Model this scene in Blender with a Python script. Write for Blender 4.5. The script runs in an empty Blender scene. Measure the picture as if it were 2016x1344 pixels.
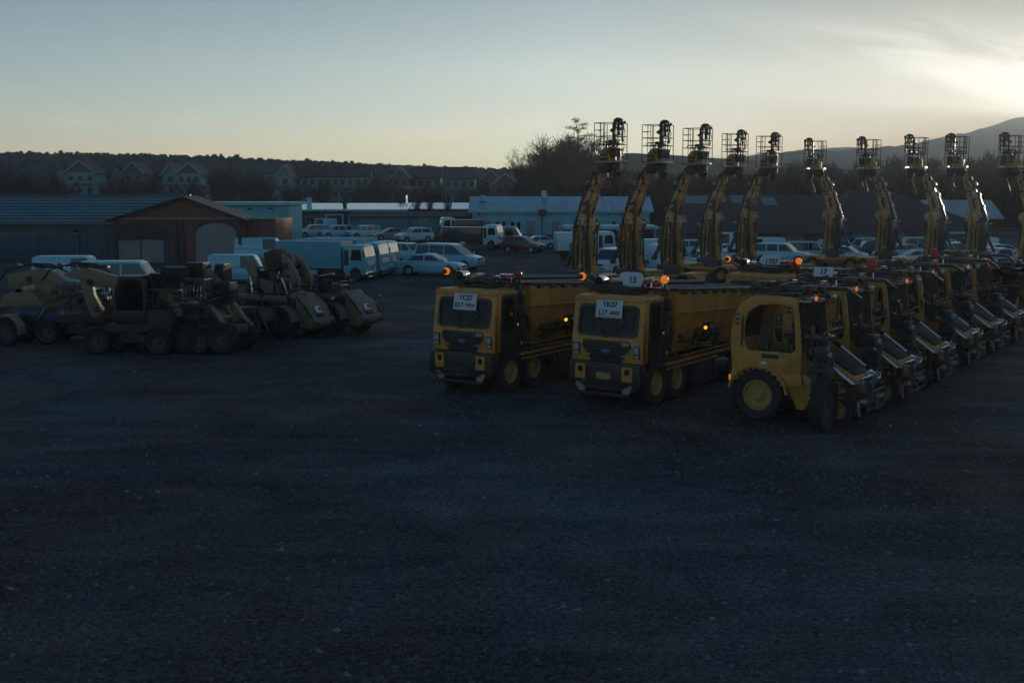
import bpy, bmesh, math, random
from mathutils import Vector, Matrix
R = math.radians
rnd = random.Random(11)
sc = bpy.context.scene
col = sc.collection
H = 6.5
F = 2400.0
PITCH = math.atan(302.0 / F)
UX, UY = 0.565, 0.825          # row direction of the yard: back and to the right
ANG_V = math.atan2(-UX, UY)    # heading towards the right and the camera
ANG_U = math.atan2(UY, UX)


def ray(px, py):
    x = (px - 1008) / F
    y = (672 - py) / F
    f = Vector((0, math.cos(PITCH), -math.sin(PITCH)))
    u = Vector((0, math.sin(PITCH), math.cos(PITCH)))
    return f + Vector((x, 0, 0)) + u * y


def gpt(px, py, z=0.0):
    d = ray(px, py)
    t = (z - H) / d.z
    return Vector((d.x * t, d.y * t, z))


def dpt(px, py, Y):
    d = ray(px, py)
    t = Y / d.y
    return Vector((d.x * t, Y, H + d.z * t))


# ------------------------------------------------------------------ camera
cd = bpy.data.cameras.new('camera')
cam = bpy.data.objects.new('camera', cd)
col.objects.link(cam)
cd.sensor_width = 36
cd.lens = F / 2016 * 36
cd.clip_start = 0.2
cd.clip_end = 12000
cam.location = (0, 0, H)
cam.rotation_euler = (math.pi / 2 - PITCH, 0, 0)
sc.camera = cam
sc.view_settings.view_transform = 'Standard'
sc.view_settings.look = 'None'
sc.view_settings.gamma = 1
sc.view_settings.exposure = 0.75
sc.render.engine = 'CYCLES'
sc.cycles.use_denoising = True
sc.cycles.max_bounces = 6
sc.cycles.volume_bounces = 0
sc.cycles.transparent_max_bounces = 8
sc.cycles.sample_clamp_indirect = 4


# ------------------------------------------------------------------ materials
def nodes_of(m):
    m.use_nodes = True
    nt = m.node_tree
    return nt, nt.nodes, nt.links, nt.nodes['Principled BSDF']


MATS = {}


def mat(name, c, rough=0.5, metal=0.0, var=0.18, scale=3.0, bump=0.0, bscale=60.0, coat=0.0, c2=None,
        spec=0.5, trans=0.0, emit=None, estr=0.0, dust=0.0, dustc=(0.16, 0.14, 0.11)):
    m = bpy.data.materials.new(name)
    nt, N, L, P = nodes_of(m)
    tc = N.new('ShaderNodeTexCoord')
    nz = N.new('ShaderNodeTexNoise')
    nz.inputs['Scale'].default_value = scale
    nz.inputs['Detail'].default_value = 6
    nz.inputs['Roughness'].default_value = 0.65
    L.new(tc.outputs['Object'], nz.inputs['Vector'])
    mr = N.new('ShaderNodeMapRange')
    mr.inputs['From Min'].default_value = 0.3
    mr.inputs['From Max'].default_value = 0.7
    L.new(nz.outputs['Fac'], mr.inputs['Value'])
    mx = N.new('ShaderNodeMix')
    mx.data_type = 'RGBA'
    a = c2 if c2 else tuple(v * (1 - var) for v in c)
    b = c if c2 else tuple(min(1, v * (1 + var * 0.6)) for v in c)
    mx.inputs[6].default_value = (*a, 1)
    mx.inputs[7].default_value = (*b, 1)
    L.new(mr.outputs['Result'], mx.inputs['Factor'])
    out = mx.outputs[2]
    if dust > 0:
        n2 = N.new('ShaderNodeTexNoise')
        n2.inputs['Scale'].default_value = scale * 2.3
        n2.inputs['Detail'].default_value = 8
        n2.inputs['Roughness'].default_value = 0.75
        L.new(tc.outputs['Object'], n2.inputs['Vector'])
        m2 = N.new('ShaderNodeMapRange')
        m2.inputs['From Min'].default_value = 0.48
        m2.inputs['From Max'].default_value = 0.72
        m2.inputs['To Max'].default_value = dust
        L.new(n2.outputs['Fac'], m2.inputs['Value'])
        x2 = N.new('ShaderNodeMix')
        x2.data_type = 'RGBA'
        x2.inputs[7].default_value = (*dustc, 1)
        L.new(m2.outputs['Result'], x2.inputs['Factor'])
        L.new(out, x2.inputs[6])
        out = x2.outputs[2]
        rr = N.new('ShaderNodeMath')
        rr.operation = 'MULTIPLY_ADD'
        rr.inputs[1].default_value = 0.5
        rr.inputs[2].default_value = rough
        L.new(m2.outputs['Result'], rr.inputs[0])
        L.new(rr.outputs[0], P.inputs['Roughness'])
    else:
        P.inputs['Roughness'].default_value = rough
    L.new(out, P.inputs['Base Color'])
    P.inputs['Metallic'].default_value = metal
    P.inputs['Specular IOR Level'].default_value = spec
    P.inputs['Coat Weight'].default_value = coat
    P.inputs['Coat Roughness'].default_value = 0.08
    P.inputs['Transmission Weight'].default_value = trans
    if emit:
        P.inputs['Emission Color'].default_value = (*emit, 1)
        P.inputs['Emission Strength'].default_value = estr
    if bump > 0:
        nb = N.new('ShaderNodeTexNoise')
        nb.inputs['Scale'].default_value = bscale
        nb.inputs['Detail'].default_value = 4
        L.new(tc.outputs['Object'], nb.inputs['Vector'])
        bp = N.new('ShaderNodeBump')
        bp.inputs['Strength'].default_value = bump
        bp.inputs['Distance'].default_value = 0.02
        L.new(nb.outputs['Fac'], bp.inputs['Height'])
        L.new(bp.outputs['Normal'], P.inputs['Normal'])
    MATS[name] = m
    return m


# ------------------------------------------------------------------ mesh builder
EACH = {'engine_cover', 'roof_lamp_box', 'mirror', 'track_roller', 'fitting', 'pivot_pin', 'lamp_bracket', 'hydraulic_cylinder', 'lift_cylinder', 'cylinder_rod',
        'hydraulic_rod', 'wall_lamp', 'door', 'barn_door', 'roof_light', 'canopy_batten', 'grab_rail', 'guide_bracket', 'mudguard', 'front_frame',
        'lettering_panel', 'hopper_rib', 'grille_trim', 'seat', 'dangling_hose', 'boom_collar', 'roof', 'box_stand', 'step', 'pillar', 'side_panel',
        'front_guard', 'engine', 'fascia_boards', 'lift_arm', 'curved_arm_plate'}


class MB:
    def __init__(self):
        self.v = []
        self.f = []
        self.m = []
        self.M = None
        self.mi = 0

    def V(self, p):
        p = Vector(p)
        if self.M is not None:
            p = self.M @ p
        self.v.append(p)
        return len(self.v) - 1

    def face(self, pts):
        ids = [self.V(p) for p in pts]
        self.f.append(ids)
        self.m.append(self.mi)
        return self

    def faces(self, vs, fs):
        o = [self.V(p) for p in vs]
        for f in fs:
            self.f.append([o[i] for i in f])
            self.m.append(self.mi)
        return self

    def box(self, c, s, rot=None):
        c = Vector(c)
        hx, hy, hz = s[0] / 2, s[1] / 2, s[2] / 2
        vs = []
        for dz in (-hz, hz):
            for dx, dy in ((-hx, -hy), (hx, -hy), (hx, hy), (-hx, hy)):
                p = Vector((dx, dy, dz))
                if rot is not None:
                    p = rot @ p
                vs.append(c + p)
        return self.faces(vs, [(0, 3, 2, 1), (4, 5, 6, 7), (0, 1, 5, 4), (1, 2, 6, 5), (2, 3, 7, 6), (3, 0, 4, 7)])

    def bar(self, a, b, w, h=None):
        """box beam from a to b, w across, h up"""
        a, b = Vector(a), Vector(b)
        d = b - a
        L_ = d.length
        if L_ < 1e-6:
            return self
        q = d.to_track_quat('X', 'Z').to_matrix()
        return self.box((a + b) / 2, (L_, w, h or w), q)

    def prism(self, pts, y0, y1, plane='xz'):
        """polygon in xz (x,z) extruded along y"""
        n = len(pts)

        def P(p, t):
            if plane == 'xz':
                return (p[0], t, p[1])
            if plane == 'yz':
                return (t, p[0], p[1])
            return (p[0], p[1], t)
        vs = [P(p, y0) for p in pts] + [P(p, y1) for p in pts]
        fs = [tuple(range(n)), tuple(range(2 * n - 1, n - 1, -1))]
        for i in range(n):
            j = (i + 1) % n
            fs.append((i, i + n, j + n, j))
        return self.faces(vs, fs)

    def ring(self, outer, inner, y0, y1):
        n = len(outer)
        vs = [(p[0], y0, p[1]) for p in outer] + [(p[0], y0, p[1]) for p in inner] + \
             [(p[0], y1, p[1]) for p in outer] + [(p[0], y1, p[1]) for p in inner]
        fs = []
        for i in range(n):
            j = (i + 1) % n
            fs += [(i, j, j + n, i + n), (i + 2 * n, i + 3 * n, j + 3 * n, j + 2 * n),
                   (i, i + 2 * n, j + 2 * n, j), (i + n, j + n, j + 3 * n, i + 3 * n)]
        return self.faces(vs, fs)

    def cyl(self, a, b, r0, r1=None, n=12, caps=True):
        a, b = Vector(a), Vector(b)
        r1 = r0 if r1 is None else r1
        d = (b - a)
        q = d.to_track_quat('Z', 'Y').to_matrix()
        vs = []
        for c, r in ((a, r0), (b, r1)):
            for i in range(n):
                t = 2 * math.pi * i / n
                vs.append(c + q @ Vector((math.cos(t) * r, math.sin(t) * r, 0)))
        fs = [(i, (i + 1) % n, (i + 1) % n + n, i + n) for i in range(n)]
        if caps:
            fs += [tuple(range(n - 1, -1, -1)), tuple(range(n, 2 * n))]
        return self.faces(vs, fs)

    def tube(self, path, r, n=6):
        path = [Vector(p) for p in path]
        vs = []
        for k, p in enumerate(path):
            a = path[max(0, k - 1)]
            b = path[min(len(path) - 1, k + 1)]
            q = (b - a).to_track_quat('Z', 'Y').to_matrix()
            for i in range(n):
                t = 2 * math.pi * i / n
                vs.append(p + q @ Vector((math.cos(t) * r, math.sin(t) * r, 0)))
        fs = []
        for k in range(len(path) - 1):
            for i in range(n):
                j = (i + 1) % n
                fs.append((k * n + i, k * n + j, (k + 1) * n + j, (k + 1) * n + i))
        fs += [tuple(range(n - 1, -1, -1)), tuple(range((len(path) - 1) * n, len(path) * n))]
        return self.faces(vs, fs)

    def lathe(self, prof, c, axis='y', n=24, caps=True):
        """prof: (r, t) along the axis"""
        c = Vector(c)
        vs = []
        for r, t in prof:
            for i in range(n):
                a = 2 * math.pi * i / n
                if axis == 'y':
                    vs.append(c + Vector((math.cos(a) * r, t, math.sin(a) * r)))
                elif axis == 'z':
                    vs.append(c + Vector((math.cos(a) * r, math.sin(a) * r, t)))
                else:
                    vs.append(c + Vector((t, math.cos(a) * r, math.sin(a) * r)))
        fs = []
        for k in range(len(prof) - 1):
            for i in range(n):
                j = (i + 1) % n
                fs.append((k * n + i, k * n + j, (k + 1) * n + j, (k + 1) * n + i))
        if caps and prof[0][0] > 0.001:
            fs.append(tuple(range(n - 1, -1, -1)))
        if caps and prof[-1][0] > 0.001:
            fs.append(tuple(range((len(prof) - 1) * n, len(prof) * n)))
        return self.faces(vs, fs)

    def islands(self):
        """groups of faces that touch: shared vertices, or boxes of pieces that overlap"""
        n = len(self.v)
        up = list(range(n))

        def find(a):
            while up[a] != a:
                up[a] = up[up[a]]
                a = up[a]
            return a
        for f in self.f:
            for a in f[1:]:
                up[find(a)] = find(f[0])
        bb = {}
        for i, p in enumerate(self.v):
            r = find(i)
            lo, hi = bb.setdefault(r, ([9e9] * 3, [-9e9] * 3))
            for c in range(3):
                lo[c] = min(lo[c], p[c])
                hi[c] = max(hi[c], p[c])
        ks = list(bb)
        gr = {k: k for k in ks}

        def gf(a):
            while gr[a] != a:
                a = gr[a]
            return a
        for i, a in enumerate(ks):
            for b in ks[i + 1:]:
                if all(bb[a][0][c] - .01 <= bb[b][1][c] and bb[b][0][c] - .01 <= bb[a][1][c] for c in range(3)):
                    gr[gf(a)] = gf(b)
        out = {}
        for f, m_ in zip(self.f, self.m):
            out.setdefault(gf(find(f[0])), []).append((f, m_))
        return list(out.values())

    def build(self, name, m, parent=None, bevel=0.0, smooth=False, seg=2):
        if name in EACH:
            isl = self.islands()
            if len(isl) > 1:
                first = None
                for fs in isl:
                    q = MB()
                    mp = {}
                    for f, m_ in fs:
                        ids = []
                        for a in f:
                            if a not in mp:
                                mp[a] = len(q.v)
                                q.v.append(self.v[a])
                            ids.append(mp[a])
                        q.f.append(ids)
                        q.m.append(m_)
                    o = q.build1(name, m, parent, bevel, smooth, seg)
                    first = first or o
                return first
        return self.build1(name, m, parent, bevel, smooth, seg)

    def build1(self, name, m, parent=None, bevel=0.0, smooth=False, seg=2):
        me = bpy.data.meshes.new(name)
        me.from_pydata([tuple(p) for p in self.v], [], self.f)
        ms = m if isinstance(m, (list, tuple)) else [m]
        for x in ms:
            me.materials.append(x)
        if len(ms) > 1:
            me.polygons.foreach_set('material_index', self.m)
        bm = bmesh.new()
        bm.from_mesh(me)
        if smooth or bevel:
            bmesh.ops.remove_doubles(bm, verts=bm.verts, dist=1e-4)
        bmesh.ops.recalc_face_normals(bm, faces=bm.faces)
        if bevel > 0:
            es = [e for e in bm.edges if len(e.link_faces) == 2 and e.calc_face_angle(0) > R(28)]
            if es:
                bmesh.ops.bevel(bm, geom=es, offset=bevel, segments=seg, affect='EDGES', clamp_overlap=True,
                                profile=0.6)
        bm.to_mesh(me)
        bm.free()
        if smooth or bevel:
            me.polygons.foreach_set('use_smooth', [True] * len(me.polygons))
            try:
                me.set_sharp_from_angle(angle=R(32))
            except Exception:
                pass
        me.update()
        o = bpy.data.objects.new(name, me)
        col.objects.link(o)
        if parent is not None:
            o.parent = parent
        return o


def tag(o, label, cat, group=None):
    o['label'] = label
    o['category'] = cat
    if group:
        o['group'] = group
    return o


def struct(o, kind='structure'):
    o['kind'] = kind
    return o


def thing(name, loc, rz=0.0, label=None, cat=None, group=None, s=1.0):
    o = bpy.data.objects.new(name, None)
    o.empty_display_size = 0.3
    col.objects.link(o)
    o.location = loc
    o.rotation_euler = (0, 0, rz)
    o.scale = (s, s, s)
    if label:
        tag(o, label, cat, group)
    return o


def copy_tree(o, parent=None):
    c = o.copy()
    col.objects.link(c)
    if parent is not None:
        c.parent = parent
        c.matrix_parent_inverse = o.matrix_parent_inverse
    for ch in list(o.children):
        copy_tree(ch, c)
    return c


def place(o, loc, rz, label=None, s=None, cat=None, group=None):
    o.location = loc
    o.rotation_euler = (0, 0, rz)
    if s is not None:
        o.scale = (s, s, s)
    if label:
        o['label'] = label
    if cat:
        o['category'] = cat
    if group:
        o['group'] = group
    return o


def text_mesh(name, s, size, m, parent, M, bold=0.0):
    cu = bpy.data.curves.new(name, 'FONT')
    cu.body = s
    cu.size = size
    cu.align_x = 'CENTER'
    cu.align_y = 'CENTER'
    cu.extrude = 0.002
    cu.offset = bold
    t = bpy.data.objects.new(name, cu)
    col.objects.link(t)
    dg = bpy.context.evaluated_depsgraph_get()
    me = bpy.data.meshes.new_from_object(t.evaluated_get(dg))
    bpy.data.objects.remove(t)
    bpy.data.curves.remove(cu)
    me.transform(M)
    me.materials.clear()
    me.materials.append(m)
    o = bpy.data.objects.new(name, me)
    col.objects.link(o)
    o.parent = parent
    return o


def clutter(parent, name, m, lo, hi, n, seed, rad=(.014, .032), boxes=.35):
    """a run of pipes, hoses, brackets and small boxes that link up inside a given space of a machine"""
    rg = random.Random(seed)
    b = MB()

    def pt():
        return Vector([rg.uniform(lo[k], hi[k]) for k in range(3)])
    q = pt()
    for i in range(n):
        e = pt()
        path = [q]
        mid = q.copy()
        for k in rg.sample(range(3), 3):
            mid = mid.copy()
            mid[k] = e[k]
            path.append(mid + Vector([rg.uniform(-.03, .03) for _ in range(3)]))
        path[-1] = e
        if rg.random() < .5:
            b.tube(path, rg.uniform(*rad), 5)
        else:
            for a_, c_ in zip(path, path[1:]):
                b.bar(a_, c_, rg.uniform(*rad) * 2.4, rg.uniform(*rad) * 2.4)
        if rg.random() < boxes:
            b.box(e, (rg.uniform(.06, .2), rg.uniform(.06, .2), rg.uniform(.06, .18)))
        q = path[rg.randrange(1, len(path))]
    return b.build(name, m, parent)


def frame_M(o, xdir, zdir):
    """matrix whose local X runs along xdir and Z along zdir (the outward normal), at o"""
    x = Vector(xdir).normalized()
    z = Vector(zdir).normalized()
    y = z.cross(x).normalized()
    x = y.cross(z)
    M = Matrix((x, y, z)).transposed().to_4x4()
    M.translation = Vector(o)
    return M
# ------------------------------------------------------------------ sun and sky
SUN_AZ = R(31)      # to the right of the viewing direction
SUN_EL = R(2.5)
sd = Vector((math.sin(SUN_AZ) * math.cos(SUN_EL), math.cos(SUN_AZ) * math.cos(SUN_EL), math.sin(SUN_EL)))
sl = bpy.data.lights.new('sun', 'SUN')
sl.energy = 3.2
sl.angle = R(0.6)
sl.color = (1.0, 0.82, 0.62)
so = bpy.data.objects.new('sun', sl)
col.objects.link(so)
so.rotation_euler = sd.to_track_quat('Z', 'Y').to_euler()
so.location = (60, 100, 60)

w = bpy.data.worlds.new('World')
sc.world = w
w.use_nodes = True
nt = w.node_tree
N, L = nt.nodes, nt.links
bg = N['Background']
sky = N.new('ShaderNodeTexSky')
sky.sky_type = 'NISHITA'
sky.sun_disc = False
sky.sun_elevation = SUN_EL
sky.sun_rotation = SUN_AZ
sky.altitude = 0
sky.air_density = 1.0
sky.dust_density = 0.25
sky.ozone_density = 3.5
tc = N.new('ShaderNodeTexCoord')
sep = N.new('ShaderNodeSeparateXYZ')
L.new(tc.outputs['Generated'], sep.inputs[0])
# thin high cloud on the side of the sun: one slanting band of wisps and a few flat ones above it
def mth(op, a, b=None, c=None):
    q = N.new('ShaderNodeMath')
    q.operation = op
    for i, v in enumerate((a, b, c)):
        if v is None:
            continue
        if isinstance(v, (int, float)):
            q.inputs[i].default_value = v
        else:
            L.new(v, q.inputs[i])
    return q.outputs[0]


def smooth(v, a, b, lo=0.0, hi=1.0):
    r = N.new('ShaderNodeMapRange')
    r.interpolation_type = 'SMOOTHSTEP'
    r.inputs['From Min'].default_value = a
    r.inputs['From Max'].default_value = b
    r.inputs['To Min'].default_value = lo
    r.inputs['To Max'].default_value = hi
    L.new(v, r.inputs['Value'])
    return r.outputs[0]


sx, sz = sep.outputs['X'], sep.outputs['Z']


def wisps(rot, sca, loc, detail, dist):
    cb = N.new('ShaderNodeCombineXYZ')
    L.new(sx, cb.inputs[0]); L.new(sz, cb.inputs[1])
    mp = N.new('ShaderNodeMapping')
    mp.vector_type = 'TEXTURE'
    mp.inputs['Rotation'].default_value = (0, 0, R(rot))
    mp.inputs['Scale'].default_value = (1 / sca[0], 1 / sca[1], 1)
    mp.inputs['Location'].default_value = loc
    L.new(cb.outputs[0], mp.inputs[0])
    n = N.new('ShaderNodeTexNoise')
    n.inputs['Scale'].default_value = 1.0
    n.inputs['Detail'].default_value = detail
    n.inputs['Roughness'].default_value = 0.6
    n.inputs['Distortion'].default_value = dist
    L.new(mp.outputs[0], n.inputs['Vector'])
    return n.outputs['Fac']


n1 = wisps(-15, (5, 26), (.1, .02, 0), 7, 0.7)
n2 = wisps(3, (9, 70), (.3, .1, 0), 6, 0.5)
line = mth('MULTIPLY_ADD', sx, 0.23, -0.172)          # the band falls to the right
dist_ = mth('ABSOLUTE', mth('ADD', sz, line))
wid = smooth(sx, 0.14, 0.42, 0.010, 0.040)
band = smooth(mth('DIVIDE', dist_, wid), 0.1, 1.3, 1.0, 0.0)
band = mth('MULTIPLY', band, smooth(sx, 0.12, 0.32))
band = mth('MULTIPLY', band, smooth(n1, 0.34, 0.66))
up_ = mth('MULTIPLY', smooth(sx, 0.20, 0.38), smooth(sz, 0.06, 0.10))
up_ = mth('MULTIPLY', up_, smooth(n2, 0.54, 0.70))
low = mth('MULTIPLY', smooth(n2, 0.52, 0.72), mth('MULTIPLY', smooth(sz, 0.02, 0.04), smooth(sz, 0.05, 0.09, 1.0, 0.0)))
cf = N.new('ShaderNodeMath'); cf.operation = 'MAXIMUM'
L.new(mth('MULTIPLY', band, 0.8), cf.inputs[0])
L.new(mth('MAXIMUM', mth('MULTIPLY', up_, 0.75), mth('MULTIPLY', low, 0.22)), cf.inputs[1])
hs = N.new('ShaderNodeHueSaturation')
hs.inputs['Saturation'].default_value = 0.8
L.new(sky.outputs[0], hs.inputs['Color'])
rp = N.new('ShaderNodeValToRGB')
rp.color_ramp.interpolation = 'LINEAR'
els = rp.color_ramp.elements
els[0].position = 0.0
els[1].position = 1.0
RAMP = [(0.0, (1.85, 1.78, 2.1)), (0.05, (1.72, 1.68, 1.88)), (0.09, (1.34, 1.34, 1.38)), (0.125, (0.98, 1.02, 1.02)), (0.17, (0.66, 0.76, 0.76)), (0.35, (0.40, 0.70, 0.80)), (1.0, (0.30, 0.66, 0.80))]
for k_, (ps, cc) in enumerate(RAMP):
    e = els[0] if k_ == 0 else (els[len(els) - 1] if k_ == len(RAMP) - 1 else els.new(ps))
    e.color = (cc[0] / 3, cc[1] / 3, cc[2] / 3, 1)
L.new(sep.outputs['Z'], rp.inputs[0])
dt = N.new('ShaderNodeVectorMath'); dt.operation = 'DOT_PRODUCT'
L.new(tc.outputs['Generated'], dt.inputs[0])
dt.inputs[1].default_value = sd
ev1 = N.new('ShaderNodeMapRange')
ev1.inputs['From Min'].default_value = 0.58
ev1.inputs['From Max'].default_value = 0.86
ev1.inputs['To Min'].default_value = 1.16
ev1.inputs['To Max'].default_value = 0.90
L.new(dt.outputs['Value'], ev1.inputs['Value'])
evv = mth('MULTIPLY', mth('MULTIPLY', ev1.outputs['Result'], smooth(dt.outputs['Value'], 0.86, 1.0, 1.0, 0.28)), 3.0)
cmul = N.new('ShaderNodeMix'); cmul.data_type = 'RGBA'; cmul.blend_type = 'MULTIPLY'
cmul.clamp_result = False
cmul.inputs['Factor'].default_value = 1
L.new(hs.outputs[0], cmul.inputs[6])
L.new(rp.outputs[0], cmul.inputs[7])
cm0 = N.new('ShaderNodeVectorMath'); cm0.operation = 'SCALE'
L.new(cmul.outputs[2], cm0.inputs[0])
L.new(evv, cm0.inputs['Scale'])
cm = N.new('ShaderNodeMix'); cm.data_type = 'RGBA'
L.new(cf.outputs[0], cm.inputs['Factor'])
cap = N.new('ShaderNodeVectorMath'); cap.operation = 'MINIMUM'
L.new(cm0.outputs[0], cap.inputs[0])
cap.inputs[1].default_value = (3.3, 3.35, 3.15)
L.new(cap.outputs[0], cm.inputs[6])
cm.inputs[7].default_value = (4.2, 4.1, 3.75, 1)
L.new(cm.outputs[2], bg.inputs['Color'])
bg.inputs['Strength'].default_value = 0.15

# ------------------------------------------------------------------ ground
def gz(x, y):
    """height of the land behind the yard"""
    t = min(1, max(0, (y - 205) / 95.0))
    t = t * t * (3 - 2 * t)
    return 4.4 * t


def ground_material():
    m = bpy.data.materials.new('dark_gravel')
    nt, N, L, P = nodes_of(m)
    tc = N.new('ShaderNodeTexCoord')

    def noise(scale, det, rough=0.6, sc3=None, dist=0.0):
        n = N.new('ShaderNodeTexNoise')
        n.inputs['Scale'].default_value = scale
        n.inputs['Detail'].default_value = det
        n.inputs['Roughness'].default_value = rough
        n.inputs['Distortion'].default_value = dist
        if sc3:
            mp = N.new('ShaderNodeMapping')
            mp.inputs['Rotation'].default_value = (0, 0, R(sc3[3]))
            mp.inputs['Scale'].default_value = sc3[:3]
            L.new(tc.outputs['Object'], mp.inputs[0])
            L.new(mp.outputs[0], n.inputs['Vector'])
        else:
            L.new(tc.outputs['Object'], n.inputs['Vector'])
        return n
    big = noise(0.07, 5, 0.6)
    streak = noise(0.33, 7, 0.62, (0.75, 1.0, 1, 40), 0.9)
    fine = noise(9, 6, 0.75)
    vor = N.new('ShaderNodeTexVoronoi')
    vor.inputs['Scale'].default_value = 26
    L.new(tc.outputs['Object'], vor.inputs['Vector'])

    def ramp(src, a, b, lo, hi):
        r = N.new('ShaderNodeMapRange')
        r.inputs['From Min'].default_value = a
        r.inputs['From Max'].default_value = b
        r.inputs['To Min'].default_value = lo
        r.inputs['To Max'].default_value = hi
        L.new(src, r.inputs['Value'])
        return r.outputs[0]

    def mul(a, b):
        q = N.new('ShaderNodeMath')
        q.operation = 'MULTIPLY'
        L.new(a, q.inputs[0])
        L.new(b, q.inputs[1])
        return q.outputs[0]
    f = mul(ramp(big.outputs['Fac'], 0.34, 0.66, 0.55, 1.4), ramp(streak.outputs['Fac'], 0.32, 0.7, 0.66, 1.4))
    ruts = noise(1.0, 5, 0.6, (0.05, 1.5, 1, 55.6), 0.3)
    f = mul(f, ramp(ruts.outputs['Fac'], 0.34, 0.66, 0.86, 1.12))
    f = mul(f, ramp(fine.outputs['Fac'], 0.3, 0.75, 0.3, 1.95))
    f = mul(f, ramp(vor.outputs['Color'], 0.0, 1.0, 0.45, 1.7))
    mx = N.new('ShaderNodeMix')
    mx.data_type = 'RGBA'
    mx.blend_type = 'MULTIPLY'
    mx.inputs['Factor'].default_value = 1
    veil_brown = noise(0.11, 6, 0.7, (1.0, 0.7, 1, -20), 0.6)  # brown patches imitating the warm veil of lens flare, put into the ground colour
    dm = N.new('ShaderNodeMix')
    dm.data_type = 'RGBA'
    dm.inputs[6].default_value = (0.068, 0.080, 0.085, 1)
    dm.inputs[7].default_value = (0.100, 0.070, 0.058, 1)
    L.new(ramp(veil_brown.outputs['Fac'], 0.44, 0.58, 0.0, 1.0), dm.inputs['Factor'])
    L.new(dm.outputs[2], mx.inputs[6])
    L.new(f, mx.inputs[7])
    L.new(mx.outputs[2], P.inputs['Base Color'])
    L.new(ramp(streak.outputs['Fac'], 0.35, 0.7, 0.9, 0.72), P.inputs['Roughness'])
    P.inputs['Specular IOR Level'].default_value = 0.04
    b1 = N.new('ShaderNodeBump')
    b1.inputs['Strength'].default_value = 0.7
    b1.inputs['Distance'].default_value = 0.03
    L.new(vor.outputs['Distance'], b1.inputs['Height'])
    b2 = N.new('ShaderNodeBump')
    b2.inputs['Strength'].default_value = 0.6
    b2.inputs['Distance'].default_value = 0.08
    L.new(fine.outputs['Fac'], b2.inputs['Height'])
    L.new(b1.outputs[0], b2.inputs['Normal'])
    L.new(b2.outputs[0], P.inputs['Normal'])
    return m


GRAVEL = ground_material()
mb = MB()
xs = [-1600, -1000, -600, -400, -250, -150, -90, -50, -20, 10, 40, 80, 140, 220, 350, 550, 900, 1600]
ys = [-120, -40, 0, 20, 40, 70, 110, 150, 185, 205, 215, 225, 240, 255, 270, 285, 300, 340, 420, 600, 1000, 1800, 3000]
idx = {}
vs = []
for j, y in enumerate(ys):
    for i, x in enumerate(xs):
        idx[i, j] = len(vs)
        vs.append((x, y, gz(x, y)))
fs = []
for j in range(len(ys) - 1):
    for i in range(len(xs) - 1):
        fs.append((idx[i, j], idx[i + 1, j], idx[i + 1, j + 1], idx[i, j + 1]))
mb.faces(vs, fs)
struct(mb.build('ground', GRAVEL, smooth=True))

# loose stones lying on the yard
STONE = mat('loose_stone', (0.085, 0.087, 0.09), rough=0.8, var=0.5, scale=1.5)
STONE2 = mat('pale_loose_stone', (0.17, 0.175, 0.18), rough=0.75, var=0.4, scale=1.5)
mb = MB()
rg = random.Random(31)
for i in range(36000):
    y = 14 + 46 * rg.random() ** 1.5
    hw_ = y * 0.47 + 2
    x = rg.uniform(-hw_, hw_)
    r = min(.075, .012 + rg.expovariate(60))
    mb.mi = 1 if rg.random() < .06 else 0
    a = rg.uniform(0, 6.28)
    k = 4 if r < .03 else 5
    base = [(x + math.cos(a + 6.283 * j / k) * r * rg.uniform(.7, 1.2), y + math.sin(a + 6.283 * j / k) * r * rg.uniform(.7, 1.2), -.002) for j in range(k)]
    topp = (x + rg.uniform(-.3, .3) * r, y + rg.uniform(-.3, .3) * r, r * rg.uniform(.5, .95))
    mb.faces(base + [topp], [(j, (j + 1) % k, k) for j in range(k)])
mb.mi = 0
struct(mb.build('loose_gravel', [STONE, STONE2]), 'stuff')

# ------------------------------------------------------------------ hills
def hill_mat(name, a, b, sc_=0.05):
    return mat(name, a, rough=0.95, c2=b, scale=sc_, bump=0.9, bscale=0.35, spec=0.1)


M_HILL = hill_mat('wooded_hillside', (0.030, 0.038, 0.026), (0.018, 0.024, 0.018))
M_MTN = hill_mat('mountain_slope', (0.075, 0.078, 0.06), (0.04, 0.05, 0.04), 0.02)


def interp(pts, x):
    if x <= pts[0][0]:
        return pts[0][1]
    for (x0, y0), (x1, y1) in zip(pts, pts[1:]):
        if x <= x1:
            t = (x - x0) / (x1 - x0)
            t = t * t * (3 - 2 * t) * 0.5 + t * 0.5
            return y0 + (y1 - y0) * t
    return pts[-1][1]


def ridge(name, m, sky_pts, Y, foot, back, rough_amp, seed):
    """a hill with real depth: crest line at distance Y, slope down towards the camera, back slope behind"""
    from mathutils import noise as mn
    x0 = sky_pts[0][0]
    x1 = sky_pts[-1][0]
    n = 120
    rows = [(-foot, 0.0), (-foot * 0.75, 0.12), (-foot * 0.5, 0.36), (-foot * 0.25, 0.72), (-foot * .1, .93), (0, 1.0), (back * 0.3, 0.85),
            (back * 0.6, 0.45), (back, 0.0)]
    vs, fs = [], []
    for k, (dy_, fz) in enumerate(rows):
        for i in range(n + 1):
            px = x0 + (x1 - x0) * i / n
            p = dpt(px, interp(sky_pts, px), Y)
            hgt = p.z
            nn = mn.fractal(Vector((p.x * 0.012, (Y + dy_) * 0.012, seed)), 1.0, 2.0, 5)
            z = hgt * fz + nn * rough_amp * (0.35 + fz)
            if fz == 0:
                z = -1.5
            vs.append((p.x * (1 + dy_ / Y * 0.6), Y + dy_, z))
    for k in range(len(rows) - 1):
        for i in range(n):
            a = k * (n + 1) + i
            fs.append((a, a + 1, a + n + 2, a + n + 1))
    mb = MB()
    mb.faces(vs, fs)
    return struct(mb.build(name, m, smooth=True))


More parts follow.
